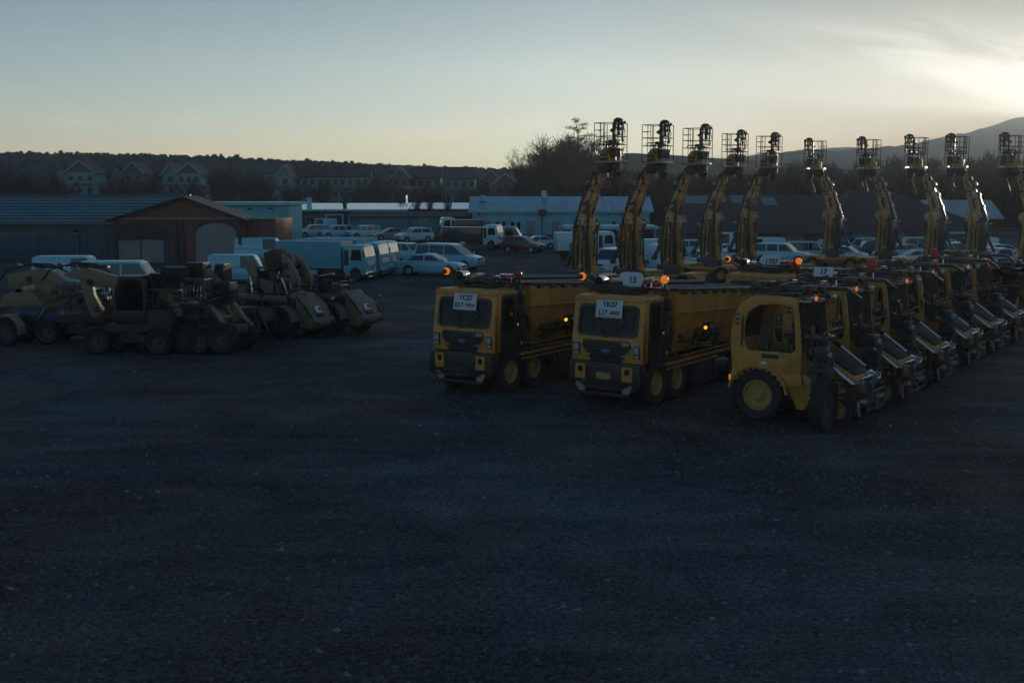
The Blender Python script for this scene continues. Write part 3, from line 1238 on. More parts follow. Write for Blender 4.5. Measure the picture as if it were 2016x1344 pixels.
# ------------------------------------------------------------------ front loaders in a row
def loader(name, loc, rz, label, group, paint=YEL, s=1.0):
    T = thing(name, loc, rz, label, 'loader', group, s)
    for sy in (-1, 1):
        wheel(T, (0, sy * .92, .74), .74, .5, .43, HUB if paint is YEL else GRM, sy, 24)
    for sy in (-1, 1):
        wheel(T, (2.15, sy * .62, .46), .46, .3, .26, HUB if paint is YEL else GRM, sy, 18)
    # cab frame
    so_ = [(-.78, 1.4), (-.86, 2.2), (-.80, 2.8), (-.62, 3.25), (-.25, 3.5), (.4, 3.56), (1.02, 3.52), (1.10, 3.3), (1.20, 2.5), (1.26, 2.0), (1.22, 1.4)]
    si_ = [(-.34, 1.98), (-.46, 2.25), (-.44, 2.75), (-.34, 3.05), (-.05, 3.26), (.4, 3.32), (.92, 3.30), (.97, 3.2), (1.05, 2.5), (1.08, 2.1), (.95, 1.98)]
    c = MB()
    for sy in (-1, 1):
        c.ring(so_, si_, sy * 1.06 - .04, sy * 1.06 + .04)
    c.prism([(-.78, 1.4), (-.86, 2.2), (-.82, 2.2), (-.72, 1.4)], -1.02, 1.02)
    c.prism([(-.25, 3.48), (.4, 3.56), (1.02, 3.52), (1.02, 3.46), (.4, 3.49), (-.25, 3.42)], -1.02, 1.02)
    c.prism([(1.22, 1.4), (1.26, 2.0), (1.22, 2.0), (1.18, 1.4)], -1.02, 1.02)
    c.prism([(-.84, 1.12), (-.80, 1.42), (1.25, 1.42), (1.30, 1.12), (.9, 1.05), (-.5, 1.05)], -1.09, 1.09)
    cab = c.build('cab', paint, T, bevel=.03)
    g = MB()
    g.prism([(-.85, 2.24), (-.80, 2.8), (-.62, 3.25), (-.30, 3.47), (-.34, 3.47), (-.66, 3.25), (-.84, 2.8), (-.89, 2.24)], -1.0, 1.0)
    g.build('rear_window', DGL, cab)
    g = MB()
    g.prism([(1.27, 2.03), (1.14, 3.3), (1.12, 3.3), (1.25, 2.03)], -.98, .98)
    g.build('windscreen', GLS, cab)
    g = MB()
    g.box((.05, .1, 1.7), (.6, .55, .2)); g.box((-.28, .1, 2.2), (.18, .55, .9))
    g.box((.66, .62, 2.75), (.1, .42, .95))
    seat = g.build('seat', TANS, cab, bevel=.05)
    clutter(cab, 'control_lever', BLK, (.3, -.8, 1.5), (1.1, .8, 2.5), 16, 61)
    clutter(cab, 'control_lever', GRM, (-.4, -.9, 1.5), (.2, -.5, 2.3), 8, 62)
    g = MB()
    ring = [Vector((.75, 0, 2.05)) + Vector((math.sin(2 * math.pi * k / 16) * .14, math.cos(2 * math.pi * k / 16) * .24, math.sin(2 * math.pi * k / 16) * .14)) for k in range(17)]
    g.tube(ring, .022)
    g.cyl((.75, 0, 2.05), (1.0, 0, 1.5), .05, n=8)
    g.build('steering_wheel', BLK, cab)
    g = MB()
    for sy in (-1, 1):
        g.bar((-.50, sy * 1.12, 2.1), (-.48, sy * 1.12, 2.95), .04)
        g.bar((1.02, sy * 1.11, 2.3), (.98, sy * 1.11, 2.85), .04)
        g.box((.35, sy * 1.11, 1.86), (.5, .03, .12))
    g.build('grab_rail', BLK, cab)
    g = MB()
    g.box((.42, -1.095, 1.90), (.34, .02, .07))
    g.build('door_handle', STL, cab, bevel=.006)
    g = MB()
    g.box((.16, -1.095, 1.60), (.17, .015, .19))
    g.build('sticker', PAP, cab)
    g = MB()
    for sy in (-1, 1):
        for k in range(3):
            g.box((-.66, sy * 1.105, 2.98 - k * .13), (.14, .012, .07))
    g.build('lettering_panel', GRM, cab)
    # rear lamp and mudguard
    for sy in (-1, 1):
        g = MB()
        g.box((-.88, sy * .98, 1.16), (.06, .14, .15))
        g.build('tail_lamp', AMB if paint is YEL else REDL, T, bevel=.01)
        pr = []
        for k in range(13):
            a = R(5 + 165 * k / 12)
            pr.append((.90 * math.cos(a), .74 + .90 * math.sin(a)))
        for k in range(12, -1, -1):
            a = R(5 + 165 * k / 12)
            pr.append((.83 * math.cos(a), .74 + .83 * math.sin(a)))
        g = MB()
        g.prism(pr, sy * .62, sy * 1.18)
        g.build('mudguard', paint, T)
    # engine hood and the V-shaped front frame
    g = MB()
    g.prism([(1.27, 1.2), (1.27, 2.0), (1.62, 1.93), (2.55, 1.42), (2.78, 1.12), (2.74, .86), (1.9, .92)], -.62, .62)
    hood = g.build('hood', paint, T, bevel=.05)
    g = MB()
    for sy in (-1, 1):
        g.prism([(.62, 1.14), (1.27, 1.45), (1.75, 1.12), (1.62, .9), (1.32, .42), (1.10, .42), (.90, .86)], sy * .66, sy * .98)
        g.prism([(1.35, 1.75), (1.62, 1.68), (2.45, 1.05), (2.40, .82), (2.2, .78), (1.6, 1.2)], sy * .64, sy * .78)
    g.build('front_frame', paint, T, bevel=.03)
    g = MB()
    g.box((2.66, 0, 1.08), (.16, 1.0, .34))
    for k in range(6):
        g.box((2.2 - k * .08, -.64, 1.35), (.03, .02, .22))
    g.build('grille', BLK, hood)
    g = MB()
    g.prism([(1.30, 2.005), (1.62, 1.94), (2.56, 1.425), (2.60, 1.46), (1.64, 2.0), (1.30, 2.07)], -.52, .52)
    for k in range(7):
        g.box((1.78 + k * .1, 0, 1.90 - k * .055), (.05, .8, .06), Matrix.Rotation(R(29), 3, 'Y'))
    g.build('hood_glare_cover', MATB, hood, bevel=.012)  # black sheet added so the hood top stays dark in low sun
    for sy in (-1, 1):
        g = MB()
        g.cyl((1.30, sy * 1.0, 2.225), (1.62, sy * 1.0, 2.0), .08, n=12)
        g.box((2.74, sy * .95, 1.12), (.16, .2, .30))
        hc = g.build('hydraulic_cylinder', BLK, T, smooth=True)
        g = MB()
        g.cyl((1.45, sy * 1.0, 2.12), (2.76, sy * .98, 1.20), .045, n=12)
        g.build('hydraulic_rod', CHR, hc, smooth=True)
        g = MB()
        g.bar((2.3, sy * .8, .95), (2.84, sy * .8, .95), .1, .07)
        g.build('linkage', BLK, T, bevel=.01)
    g = MB()
    g.box((2.82, -.55, 1.24), (.1, .25, .10)); g.box((2.86, .3, 1.2), (.1, .25, .10))
    g.box((2.9, 0, .78), (.18, 1.7, .09))
    g.bar((2.75, -.75, .75), (2.8, -.75, .35), .07); g.bar((2.75, .75, .75), (2.8, .75, .35), .07)
    g.build('front_bar', STL, T, bevel=.012)
    # black work head held beside the right front corner: big tyre seen on its edge, mast and lamp box
    t = MB()
    r_, w_ = .72, .34
    h_ = w_ / 2
    cc = (2.05, -1.42, r_)
    t.lathe([(.36, -h_ * .8), (r_ * .9, -h_), (r_, -h_ * .6), (r_, h_ * .6), (r_ * .9, h_), (.36, h_ * .8)], cc, 'x', 28, caps=False)
    for k in range(26):
        a = 2 * math.pi * k / 26
        q = Matrix.Rotation(a, 3, 'X')
        for sx in (-1, 1):
            t.box(Vector(cc) + q @ Vector((sx * h_ * .55, r_ * 1.01, 0)), (h_ * .9, .05, .085), q)
    pw = t.build('drive_tyre', RUB, T, smooth=True)
    g = MB()
    g.lathe([(.38, -h_ * .7), (.3, -h_ * .2), (.12, -h_ * .2), (.1, -h_ * .9), (.0005, -h_ * .9)], cc, 'x', 20)
    g.lathe([(.38, h_ * .7), (.3, h_ * .2), (.12, h_ * .2), (.1, h_ * .9), (.0005, h_ * .9)], cc, 'x', 20)
    g.build('rim', GRM, pw, smooth=True)
    g = MB()
    g.bar((1.78, -1.42, .72), (1.78, -1.42, 1.75), .16, .2)
    g.box((1.95, -1.42, 1.64), (.55, .38, .14))
    g.bar((1.78, -1.42, 1.55), (1.5, -.85, 1.35), .14)
    g.bar((1.9, -1.42, 1.7), (1.9, -1.42, 2.05), .12)
    g.box((1.95, -1.42, 2.10), (.34, .42, .32))
    g.bar((1.95, -1.2, 2.12), (1.85, -.75, 2.02), .07)
    g.bar((2.05, -1.6, 2.1), (2.2, -1.85, 1.95), .08)
    mast = g.build('tool_mast', BLK, T, bevel=.03)
    lamp(mast, 'work_lamp', (2.16, -1.42, 2.06), (1, -.4, -.2), .11, .14, GRM, LENS)
    g = MB()
    g.tube([(1.8, -1.35, 1.9), (1.95, -1.1, 2.35), (1.6, -.9, 2.3), (1.3, -.8, 1.9)], .025)
    g.tube([(1.85, -1.3, 1.8), (2.1, -1.0, 2.1), (1.8, -.8, 2.05), (1.5, -.7, 1.8)], .02)
    g.build('hose', HOSE, mast)
    # mirrors and bars around the hood
    g = MB()
    g.bar((1.15, -1.05, 2.75), (1.55, -1.2, 2.68), .04)
    g.box((1.58, -1.2, 2.62), (.07, .22, .34))
    g.bar((1.2, .95, 2.7), (1.6, 1.15, 2.66), .04)
    g.box((1.62, 1.15, 2.6), (.07, .22, .34))
    g.box((1.35, 0, 2.32), (.3, .7, .05))
    g.build('mirror', BLK, T, bevel=.015)
    # roof kit
    g = MB()
    g.box((.35, 0, 3.60), (1.5, 1.9, .07))
    g.bar((-.7, .35, 3.72), (2.0, .35, 3.70), .14, .12)
    g.bar((2.0, .35, 3.70), (2.35, .35, 3.45), .12, .1)
    g.bar((-.2, -.45, 3.70), (1.5, -.55, 3.66), .08, .07)
    g.box((.9, .1, 3.68), (.4, .9, .10))
    rf = g.build('roof_rack', BLK, T, bevel=.02)
    g = MB()
    g.box((1.38, -.55, 3.45), (.42, .34, .12)); g.box((1.38, .5, 3.45), (.42, .34, .12))
    g.box((1.1, -1.0, 3.42), (.7, .1, .06))
    g.build('roof_lamp_box', STL, rf, bevel=.02)
    for y, m in ((-.72, REDL), (.55, REDL)):
        g = MB()
        g.lathe([(.11, 0), (.12, .08), (.10, .2), (.03, .25)], (1.25, y, 3.62), 'z', 14)
        g.build('beacon', m, rf, smooth=True)
    for y, m in ((-.98, AMB), (.2, LENS)):
        lamp(rf, 'roof_lamp', (1.58, y, 3.52), (1, -.3, -.1), .085, .14, CHR, m)
    clutter(T, 'pipework', BLK, (1.3, -.85, .7), (2.6, -.68, 1.3), 12, 5)
    clutter(T, 'pipework', BLK, (1.3, .7, .8), (2.7, 1.0, 1.7), 18, 6)
    clutter(T, 'pipework', GRM, (2.7, -.8, .35), (3.0, .8, 1.3), 20, 7)
    clutter(T, 'pipework', BLK, (1.25, -1.2, 1.7), (1.9, -.5, 2.5), 20, 8)
    clutter(rf, 'pipework', BLK, (-.5, -.95, 3.62), (1.6, .95, 3.86), 26, 9)
    clutter(T, 'glint_catcher', CHR, (2.55, -1.0, 1.0), (2.95, .9, 1.45), 9, 21, (.012, .024), .3)  # made-up chrome bits on nose and roof, put in to catch glints
    clutter(T, 'glint_catcher', CHR, (1.3, -1.1, 2.1), (1.9, .9, 2.7), 8, 22, (.010, .02), .2)
    clutter(rf, 'glint_catcher', CHR, (-.3, -1.0, 3.66), (1.6, .95, 3.92), 10, 23, (.010, .022), .3)
    clutter(mast, 'pipework', GRM, (1.7, -1.7, 1.3), (2.25, -1.1, 2.3), 20, 10)
    g = MB()
    g.tube([(-.7, -.9, 3.45), (-.3, -.95, 3.68), (.3, -.7, 3.72), (.9, -.6, 3.70)], .022)
    g.tube([(-.8, .2, 3.3), (-.75, .3, 3.7), (-.2, .45, 3.82), (1.2, .4, 3.8)], .022)
    g.build('hose', HOSE, rf)
    return T


LG = 'yellow front loaders standing in a row'
q0 = gpt(1495, 826)
off = Vector((UX * .92, UY * .92, 0))
ld = loader('wheel_loader', (q0.x + off.x, q0.y + off.y, 0), ANG_V, 'yellow loader nearest of its row, its whole flank and big yellow-hubbed rear wheel in view', LG)
loaders = [ld]
steps = [(2.15, 3.05), (4.35, 6.35), (6.7, 10.1), (8.9, 13.4), (11.2, 16.9)]
lbl = ['yellow loader with number board 17, second from the near end of the row', 'yellow loader with red jerrycan on its roof, third from the near end of the row',
       'yellow loader with a bare roof, between the two loaders that carry red cans', 'yellow loader second to last in the row, small red can on its roof',
       'yellow loader farthest away in the row, beside the machine that faces the camera']
for (dx_, dy_), lb in zip(steps, lbl):
    c = copy_tree(ld)
    place(c, (ld.location.x + dx_, ld.location.y + dy_, 0), ANG_V + rnd.uniform(-.03, .03), lb)
    k_ = len(loaders)
    for ch in c.children:
        kind_ = ch.name.split('.')[0]
        if kind_ in ('tool_mast', 'drive_tyre'):
            ch.location.x += (.0, .12, -.1, .16, -.05, .1)[k_]
            ch.location.y += (.0, -.08, .1, .05, -.12, .06)[k_]
        elif kind_ == 'roof_rack':
            ch.location.x += (.0, -.2, .15, -.1, .2, 0)[k_]
        elif kind_ == 'wheel' and ch.location.x > 1:
            ch.rotation_euler.z = (.0, .3, -.35, .1, .4, -.2)[k_]
        elif kind_ == 'mirror' and k_ in (2, 4):
            ch.location.y += .12
    loaders.append(c)
c = copy_tree(ld)
place(c, (22.6, 55.2, 0), HD + .1, 'yellow loader at the right edge that faces the camera with its dark windscreen', .86)
loaders.append(c)


def on_loader(i, x, y, z):
    o = loaders[i]
    a = o.rotation_euler.z
    s = o.scale.x
    x, y, z = x * s, y * s, z * s
    return (o.location.x + x * math.cos(a) - y * math.sin(a), o.location.y + x * math.sin(a) + y * math.cos(a), z), a


def jerrycan(loc, rz, label, s=1.0):
    T = thing('jerrycan', loc, rz, label, 'jerrycan', 'red fuel cans on machine roofs', s)
    b = MB()
    b.prism([(-.17, 0), (.17, 0), (.17, .40), (.08, .50), (-.17, .50)], -.085, .085)
    for s_ in (-1, 1):
        b.bar((-.13, s_ * .087, .06), (.13, s_ * .087, .44), .03, .012)
        b.bar((.13, s_ * .087, .06), (-.13, s_ * .087, .44), .03, .012)
    b.build('body', REDC, T, bevel=.025)
    b = MB()
    b.tube([(-.14, 0, .5), (-.12, 0, .57), (.0, 0, .57), (.03, 0, .5)], .014)
    b.build('handle', REDC, T)
    b = MB()
    b.cyl((.13, 0, .45), (.18, 0, .52), .035, n=10)
    b.build('cap', BLK, T)
    return T


def roof_board(loc, rz, txt, label):
    T = thing('number_board', loc, rz, label, 'number board', 'number boards propped on machine roofs')
    M = frame_M((0, 0, .17), (0, 1, 0), (1, 0, .25))
    b = MB()
    b.M = M
    b.prism(rr(-.30, -.15, .30, .15, .04), 0, .02, 'xy')
    bd = b.build('panel', PAP, T)
    text_mesh('lettering', txt, .22, INK, bd, M @ Matrix.Translation((0, 0, .024)), .01)
    b = MB()
    b.bar((-.12, -.24, 0.0), (.0, -.24, .2), .03); b.bar((-.12, .24, 0.0), (.0, .24, .2), .03); b.box((-.06, 0, .012), (.2, .7, .024))
    b.build('stand', BLK, T)
    return T


pos, a = on_loader(1, .1, -.3, 3.765)
roof_board(pos, HD, '17', 'white number board reading 17 on the roof of the second loader')
pos, a = on_loader(2, .3, -.2, 3.745)
jerrycan(pos, a + .4, 'large red jerrycan standing on the roof of the third loader', .9)
pos, a = on_loader(4, .3, -.2, 3.745)
jerrycan(pos, a + 1.0, 'small red jerrycan on the roof of the loader second to last in the row', .75)
jerrycan((10.75, 45.9, 3.47), HD + .5, 'red jerrycan on the rim of the hopper truck behind the nearest loader', .85)
# ------------------------------------------------------------------ boom lifts with raised baskets
DKB = mat('dark_boom_cover', (0.030, 0.034, 0.042), rough=0.28, var=0.25, scale=2, dust=0.3, dustc=(0.07, 0.06, 0.05))
BYEL = mat('boom_yellow_paint', (0.55, 0.27, 0.06), rough=0.28, var=0.25, scale=1.4, dust=0.6, dustc=(0.13, 0.095, 0.05), coat=0.3)


def boom_lift(loc, rz, label, group):
    T = thing('boom_lift', loc, rz, label, 'boom lift', group)
    b = MB()
    b.box((-.3, 0, .86), (4.6, 1.3, .42))
    b.box((-1.7, 0, 1.14), (1.5, 2.1, .26)); b.box((1.5, 0, 1.10), (1.0, 2.1, .2))
    for s in (-1, 1):
        b.box((-.3, s * .9, .98), (4.2, .35, .16))
        for x in (-2.2, 1.7):
            b.bar((x, s * .9, .9), (x, s * 1.2, .5), .14)
    b.build('chassis', YEL, T, bevel=.03)
    for x in (-1.75, 1.25):
        for s in (-1, 1):
            wheel(T, (x, s * 1.0, .55), .55, .4, .31, HUB, s, 20)
    b = MB()
    b.cyl((0, 0, 1.07), (0, 0, 1.36), .55, .5, 20)
    b.box((-.1, 0, 1.5), (1.5, .95, .34))
    b.build('turntable', GRM, T, bevel=.03)
    # lower boom: twin cheek plates, tapered, with beams between them
    b = MB()
    for s in (-1, 1):
        b.prism([(-.52, 1.5), (-.58, 2.6), (-.52, 3.9), (-.40, 4.5), (-.22, 5.0), (.12, 5.0), (.30, 4.6), (.22, 4.1), (.10, 3.2), (.34, 1.5)], s * .30 - .035, s * .30 + .035)
    b.prism([(-.50, 1.5), (-.62, 2.6), (-.48, 3.9), (-.25, 4.5), (.0, 4.5), (-.1, 3.0), (-.05, 1.5)], -.26, .26)
    lb = b.build('lower_boom', BYEL, T, bevel=.018)
    b = MB()
    for s in (-1, 1):
        b.prism([(-.58, 1.7), (-.66, 2.6), (-.60, 3.9), (-.48, 4.5), (-.40, 4.4), (-.50, 3.8), (-.56, 2.6), (-.48, 1.7)], s * .42 - .05, s * .42 + .05)
    b.prism([(-.62, 1.8), (-.70, 2.6), (-.64, 3.9), (-.50, 4.75), (-.44, 4.7), (-.56, 3.8), (-.62, 2.6), (-.54, 1.8)], -.40, .40)
    b.prism([(-.52, 1.6), (-.66, 2.6), (-.55, 3.8), (-.34, 4.4), (-.20, 4.3), (-.30, 3.2), (-.20, 1.6)], .30, .40)
    b.prism([(-.05, 1.6), (-.12, 2.6), (-.02, 3.9), (.05, 3.9), (.0, 2.6), (.08, 1.6)], -.40, -.34)
    b.prism([(.25, 1.6), (.12, 3.0), (.20, 4.0), (.26, 4.0), (.20, 3.0), (.36, 1.6)], -.40, -.34)
    b.build('boom_cover', DKB, lb, bevel=.012)
    b = MB()
    for s in (-1, 1):
        b.cyl((.42, s * .14, 1.6), (.28, s * .14, 3.3), .10, n=12)
    lc = b.build('lift_cylinder', GRM, lb, smooth=True)
    b = MB()
    for s in (-1, 1):
        b.cyl((.28, s * .14, 3.3), (.22, s * .14, 4.3), .055, n=10)
    b.build('cylinder_rod', CHR, lc, smooth=True)
    # folded second member in front of the lower boom
    b = MB()
    b.prism([(.30, 1.55), (.16, 3.3), (.28, 4.5), (.50, 4.75), (.62, 4.55), (.55, 3.6), (.78, 1.55)], -.20, .20)
    b.prism([(.40, 4.0), (.78, 4.15), (.86, 4.45), (.66, 4.75), (.42, 4.8)], -.30, -.22)
    b.prism([(.40, 4.0), (.78, 4.15), (.86, 4.45), (.66, 4.75), (.42, 4.8)], .22, .30)
    b.build('folded_boom', BYEL, T, bevel=.02)
    b = MB()
    for z, r_ in ((4.62, .16), (2.0, .13)):
        b.cyl((.05 if z > 3 else -.1, -.44, z), (.05 if z > 3 else -.1, .44, z), r_, n=14)
    b.cyl((.68, -.36, 4.42), (.68, .36, 4.42), .13, n=12)
    b.build('pivot_pin', STL, T, smooth=True)
    # upper boom leaning forward
    a0, a1 = Vector((-.12, 0, 4.45)), Vector((1.02, 0, 7.55))
    d = (a1 - a0).normalized()
    n_ = Vector((-d.z, 0, d.x))
    b = MB()

    def sect(t0, t1, w0, w1, hh, off_=0):
        p0, p1 = a0 + d * t0 + n_ * off_, a0 + d * t1 + n_ * off_
        pts = [p0 + n_ * w0, p1 + n_ * w1, p1 - n_ * w1, p0 - n_ * w0]
        b.prism([(p.x, p.z) for p in pts], -hh, hh)
    sect(-.55, 1.9, .42, .33, .20)
    sect(1.8, 2.9, .28, .25, .16)
    sect(2.8, 3.45, .21, .20, .125)
    ub = b.build('upper_boom', BYEL, T, bevel=.018)
    b = MB()
    sect(-.5, 1.75, .07, .06, .22, .45)
    sect(1.7, 2.9, .06, .05, .18, .34)
    b.build('boom_cover', DKB, ub, bevel=.01)
    b = MB()
    sect(.2, 1.2, .10, .085, .27, -.02)
    for t in (.35, 1.0, 1.7, 2.55):
        p = a0 + d * t
        b.box(p, (.10, .46 - t * .03, .84 - t * .10), Matrix.Rotation(-math.atan2(d.z, d.x) + math.pi / 2, 3, 'Y'))
    b.build('boom_collar', GRM, ub, bevel=.01)
    b = MB()
    p = a0 + d * .2 - n_ * .36
    q = a0 + d * 1.7 - n_ * .33
    b.cyl(p, p + (q - p) * .6, .085, n=12)
    uc = b.build('lift_cylinder', GRM, ub, smooth=True)
    b = MB()
    b.cyl(p + (q - p) * .6, q, .045, n=10)
    b.build('cylinder_rod', CHR, uc, smooth=True)
    b = MB()
    for k, oy in enumerate((-.24, .25)):
        pts = [Vector((-.2, oy * 1.2, 4.0)), Vector((-.25, oy * 1.3, 4.6)), a0 + d * .7 + n_ * .5 + Vector((0, oy, 0)), a0 + d * 1.6 + n_ * .52 + Vector((0, oy, 0)),
               a0 + d * 2.6 + n_ * .42 + Vector((0, oy, 0)), a0 + d * 3.4 + n_ * .2 + Vector((0, oy * .6, 0))]
        b.tube(pts, .028)
    ring = [a0 + d * (1.0 + .45 * math.cos(t)) - n_ * (.30 + .12 * math.sin(t)) + Vector((0, -.24, 0)) for t in [2 * math.pi * k / 14 for k in range(15)]]
    b.tube(ring, .022)
    b.tube([(.7, -.25, 4.3), (.95, -.3, 3.8), (.75, -.3, 3.2), (.62, -.2, 2.4)], .03)
    b.build('hose', HOSE, T)
    b = MB()
    for t in (.6, 1.5, 2.3):
        p = a0 + d * t + n_ * .52
        b.box(p, (.16, .3, .22), Matrix.Rotation(.4, 3, 'Y'))
    b.bar((-.7, .0, 3.9), (-1.05, 0, 4.02), .1); b.bar((-.6, .2, 4.3), (-.8, .2, 4.5), .08)
    b.build('guide_bracket', STL, T, bevel=.015)
    # side link hanging back from the lower boom
    b = MB()
    b.bar((-.72, -.2, 3.0), (-1.15, -.2, 2.15), .16, .2)
    b.cyl((-1.18, -.34, 2.08), (-1.18, -.06, 2.08), .16, n=14)
    b.prism([(-.6, 2.75), (-.9, 2.95), (-.95, 3.2), (-.62, 3.45)], -.3, -.1)
    b.build('levelling_link', GRM, T, bevel=.015)
    clutter(lb, 'pipework', BLK, (-.5, -.46, 1.6), (.35, -.34, 4.7), 11, 3)
    clutter(lb, 'pipework', BLK, (-.5, .34, 1.6), (.35, .46, 4.7), 11, 4)
    clutter(lb, 'pipework', GRM, (.2, -.3, 1.6), (.8, .3, 4.6), 12, 5)
    for t in (.3, 1.1, 1.9, 2.7):
        p = a0 + d * t
        clutter(ub, 'pipework', BLK, (p.x - .42 + t * .05, -.30, p.z - .3), (p.x + .38 - t * .05, -.19, p.z + .45), 4, int(t * 10))
        clutter(ub, 'pipework', BLK, (p.x - .42 + t * .05, .19, p.z - .3), (p.x + .38 - t * .05, .30, p.z + .45), 4, int(t * 10) + 1)
    clutter(T, 'glint_catcher', CHR, (-.55, -.4, 3.9), (.75, .4, 5.0), 7, 31, (.012, .024), .3)  # chrome bits added at the boom knuckle only to sparkle in the sun
    # basket
    bx, bz = 1.62, 7.95
    hx, hy = .66, .72
    b = MB()
    b.box((bx, 0, bz), (2 * hx, 2 * hy, .06))
    b.box((bx, 0, bz - .05), (2 * hx + .06, .1, .08)); b.box((bx - hx, 0, bz + .05), (.03, 2 * hy, .12)); b.box((bx + hx, 0, bz + .05), (.03, 2 * hy, .12))
    fl = b.build('basket_floor', STL, T, bevel=.01)
    b = MB()
    r_ = .022
    cs = [(bx - hx, -hy), (bx + hx, -hy), (bx + hx, hy), (bx - hx, hy)]
    for z in (bz + 1.0, bz + 1.45, bz + 2.2):
        for i in range(4):
            if z > bz + 2 and i == 1:
                continue
            p, q = cs[i], cs[(i + 1) % 4]
            b.cyl((p[0], p[1], z), (q[0], q[1], z), r_, n=6)
    for i in range(4):
        p, q = cs[i], cs[(i + 1) % 4]
        b.cyl((p[0], p[1], bz), (p[0], p[1], bz + 2.2), r_ * 1.15, n=6)
        m_ = ((p[0] + q[0]) / 2, (p[1] + q[1]) / 2)
        if i != 1:
            b.cyl((m_[0], m_[1], bz + 1.0), (m_[0], m_[1], bz + 2.2), r_, n=6)
        m_ = (p[0] * .72 + q[0] * .28, p[1] * .72 + q[1] * .28)
        b.cyl((m_[0], m_[1], bz), (m_[0], m_[1], bz + 2.2), r_ * .9, n=6)
    b.cyl((bx - hx, -hy, bz + 1.8), (bx - .1, -hy, bz + 1.8), r_, n=6)
    b.cyl((bx - hx, -hy, bz + 1.8), (bx - hx, 0, bz + 1.8), r_, n=6)
    b.build('guard_rail', BLK, fl)
    b = MB()
    b.prism([(bx - .45, bz + .03), (bx - .48, bz + .55), (bx - .25, bz + .82), (bx + .12, bz + .86), (bx + .18, bz + .03)], -.42, .42)
    b.build('control_cabinet', YEL, fl, bevel=.07)
    b = MB()
    b.box((bx - .2, -.432, bz + .42), (.5, .02, .12)); b.box((bx - .2, -.432, bz + .18), (.5, .02, .16))
    b.box((bx + .36, .1, bz + .55), (.34, .9, .5)); b.box((bx + .4, -.3, bz + 1.05), (.3, .5, .16))
    b.box((bx + .45, -.25, bz + 1.2), (.1, .12, .2)); b.box((bx + .1, .0, bz + 1.15), (.2, .6, .12))
    b.box((bx + .22, -.05, bz + 1.5), (.12, .14, 1.3))
    b.box((bx + .12, .3, bz + 1.62), (.08, .1, 1.1))
    b.build('control_panel', BLK, fl, bevel=.015)
    clutter(fl, 'pipework', BLK, (bx - .5, -.6, bz + .1), (bx + .62, .6, bz + 1.3), 26, 11, (.012, .022))
    # material handler arm over the basket
    b = MB()
    b.bar((bx + .20, -.05, bz + 2.1), (bx + .36, -.05, bz + 2.42), .13)
    b.bar((bx + .34, -.05, bz + 2.40), (bx + .72, -.05, bz + 2.40), .12, .14)
    b.bar((bx + .70, -.05, bz + 2.38), (bx + .84, -.05, bz + 2.0), .09)
    b.bar((bx + .22, -.05, bz + 1.9), (bx + .06, -.2, bz + 1.75), .1)
    b.cyl((bx + .50, -.18, bz + 2.38), (bx + .50, .08, bz + 2.38), .12, n=12)
    b.bar((bx + .76, .05, bz + 2.1), (bx + .74, .05, bz + 1.1), .07)
    b.bar((bx + .72, -.3, bz + 2.38), (bx + .98, -.35, bz + 2.33), .06)
    ja = b.build('handler_arm', BLK, T, bevel=.012)
    b = MB()
    b.tube([(bx + .3, -.1, bz + 2.3), (bx + .42, -.2, bz + 2.05), (bx + .55, -.15, bz + 2.2), (bx + .66, -.1, bz + 2.1), (bx + .74, -.1, bz + 2.3)], .03)
    b.tube([(bx + .7, .1, bz + 2.2), (bx + .86, .1, bz + 1.7), (bx + .8, .1, bz + 1.2)], .025)
    b.build('hose', HOSE, ja)
    clutter(ja, 'pipework', BLK, (bx + .1, -.3, bz + 1.5), (bx + .85, .2, bz + 2.45), 16, 12, (.014, .028))
    # carrier and black linkage below the basket
    b = MB()
    b.prism([(1.0, 7.35), (.85, 7.6), (1.0, 7.88), (1.7, 7.9), (1.75, 7.6), (1.35, 7.3)], -.2, .2)
    b.prism([(1.62, 7.92), (2.22, 7.92), (2.2, 7.35), (2.0, 7.1), (1.75, 7.3)], -.1, .26)
    b.build('basket_carrier', BLK, T, bevel=.02)
    b = MB()
    b.tube([(1.95, .05, 7.25), (1.75, .05, 6.8), (1.6, 0, 6.35), (1.55, 0, 6.1)], .045)
    b.tube([(2.1, .1, 7.2), (2.0, .05, 6.7), (1.75, 0, 6.3), (1.6, 0, 6.1)], .035)
    b.tube([(1.45, -.05, 7.4), (1.5, -.1, 7.0), (1.75, -.05, 6.95), (1.95, 0, 7.15)], .03)
    b.build('dangling_hose', HOSE, T)
    lamp(T, 'work_lamp', (2.28, -.1, 7.45), (1, -.2, -.3), .085, .16, CHR, LENS)
    return T


def basket_XY(px, pytop):
    Y = 3.9 * F / (370 - pytop)
    return (px - 1008) / F * Y, Y


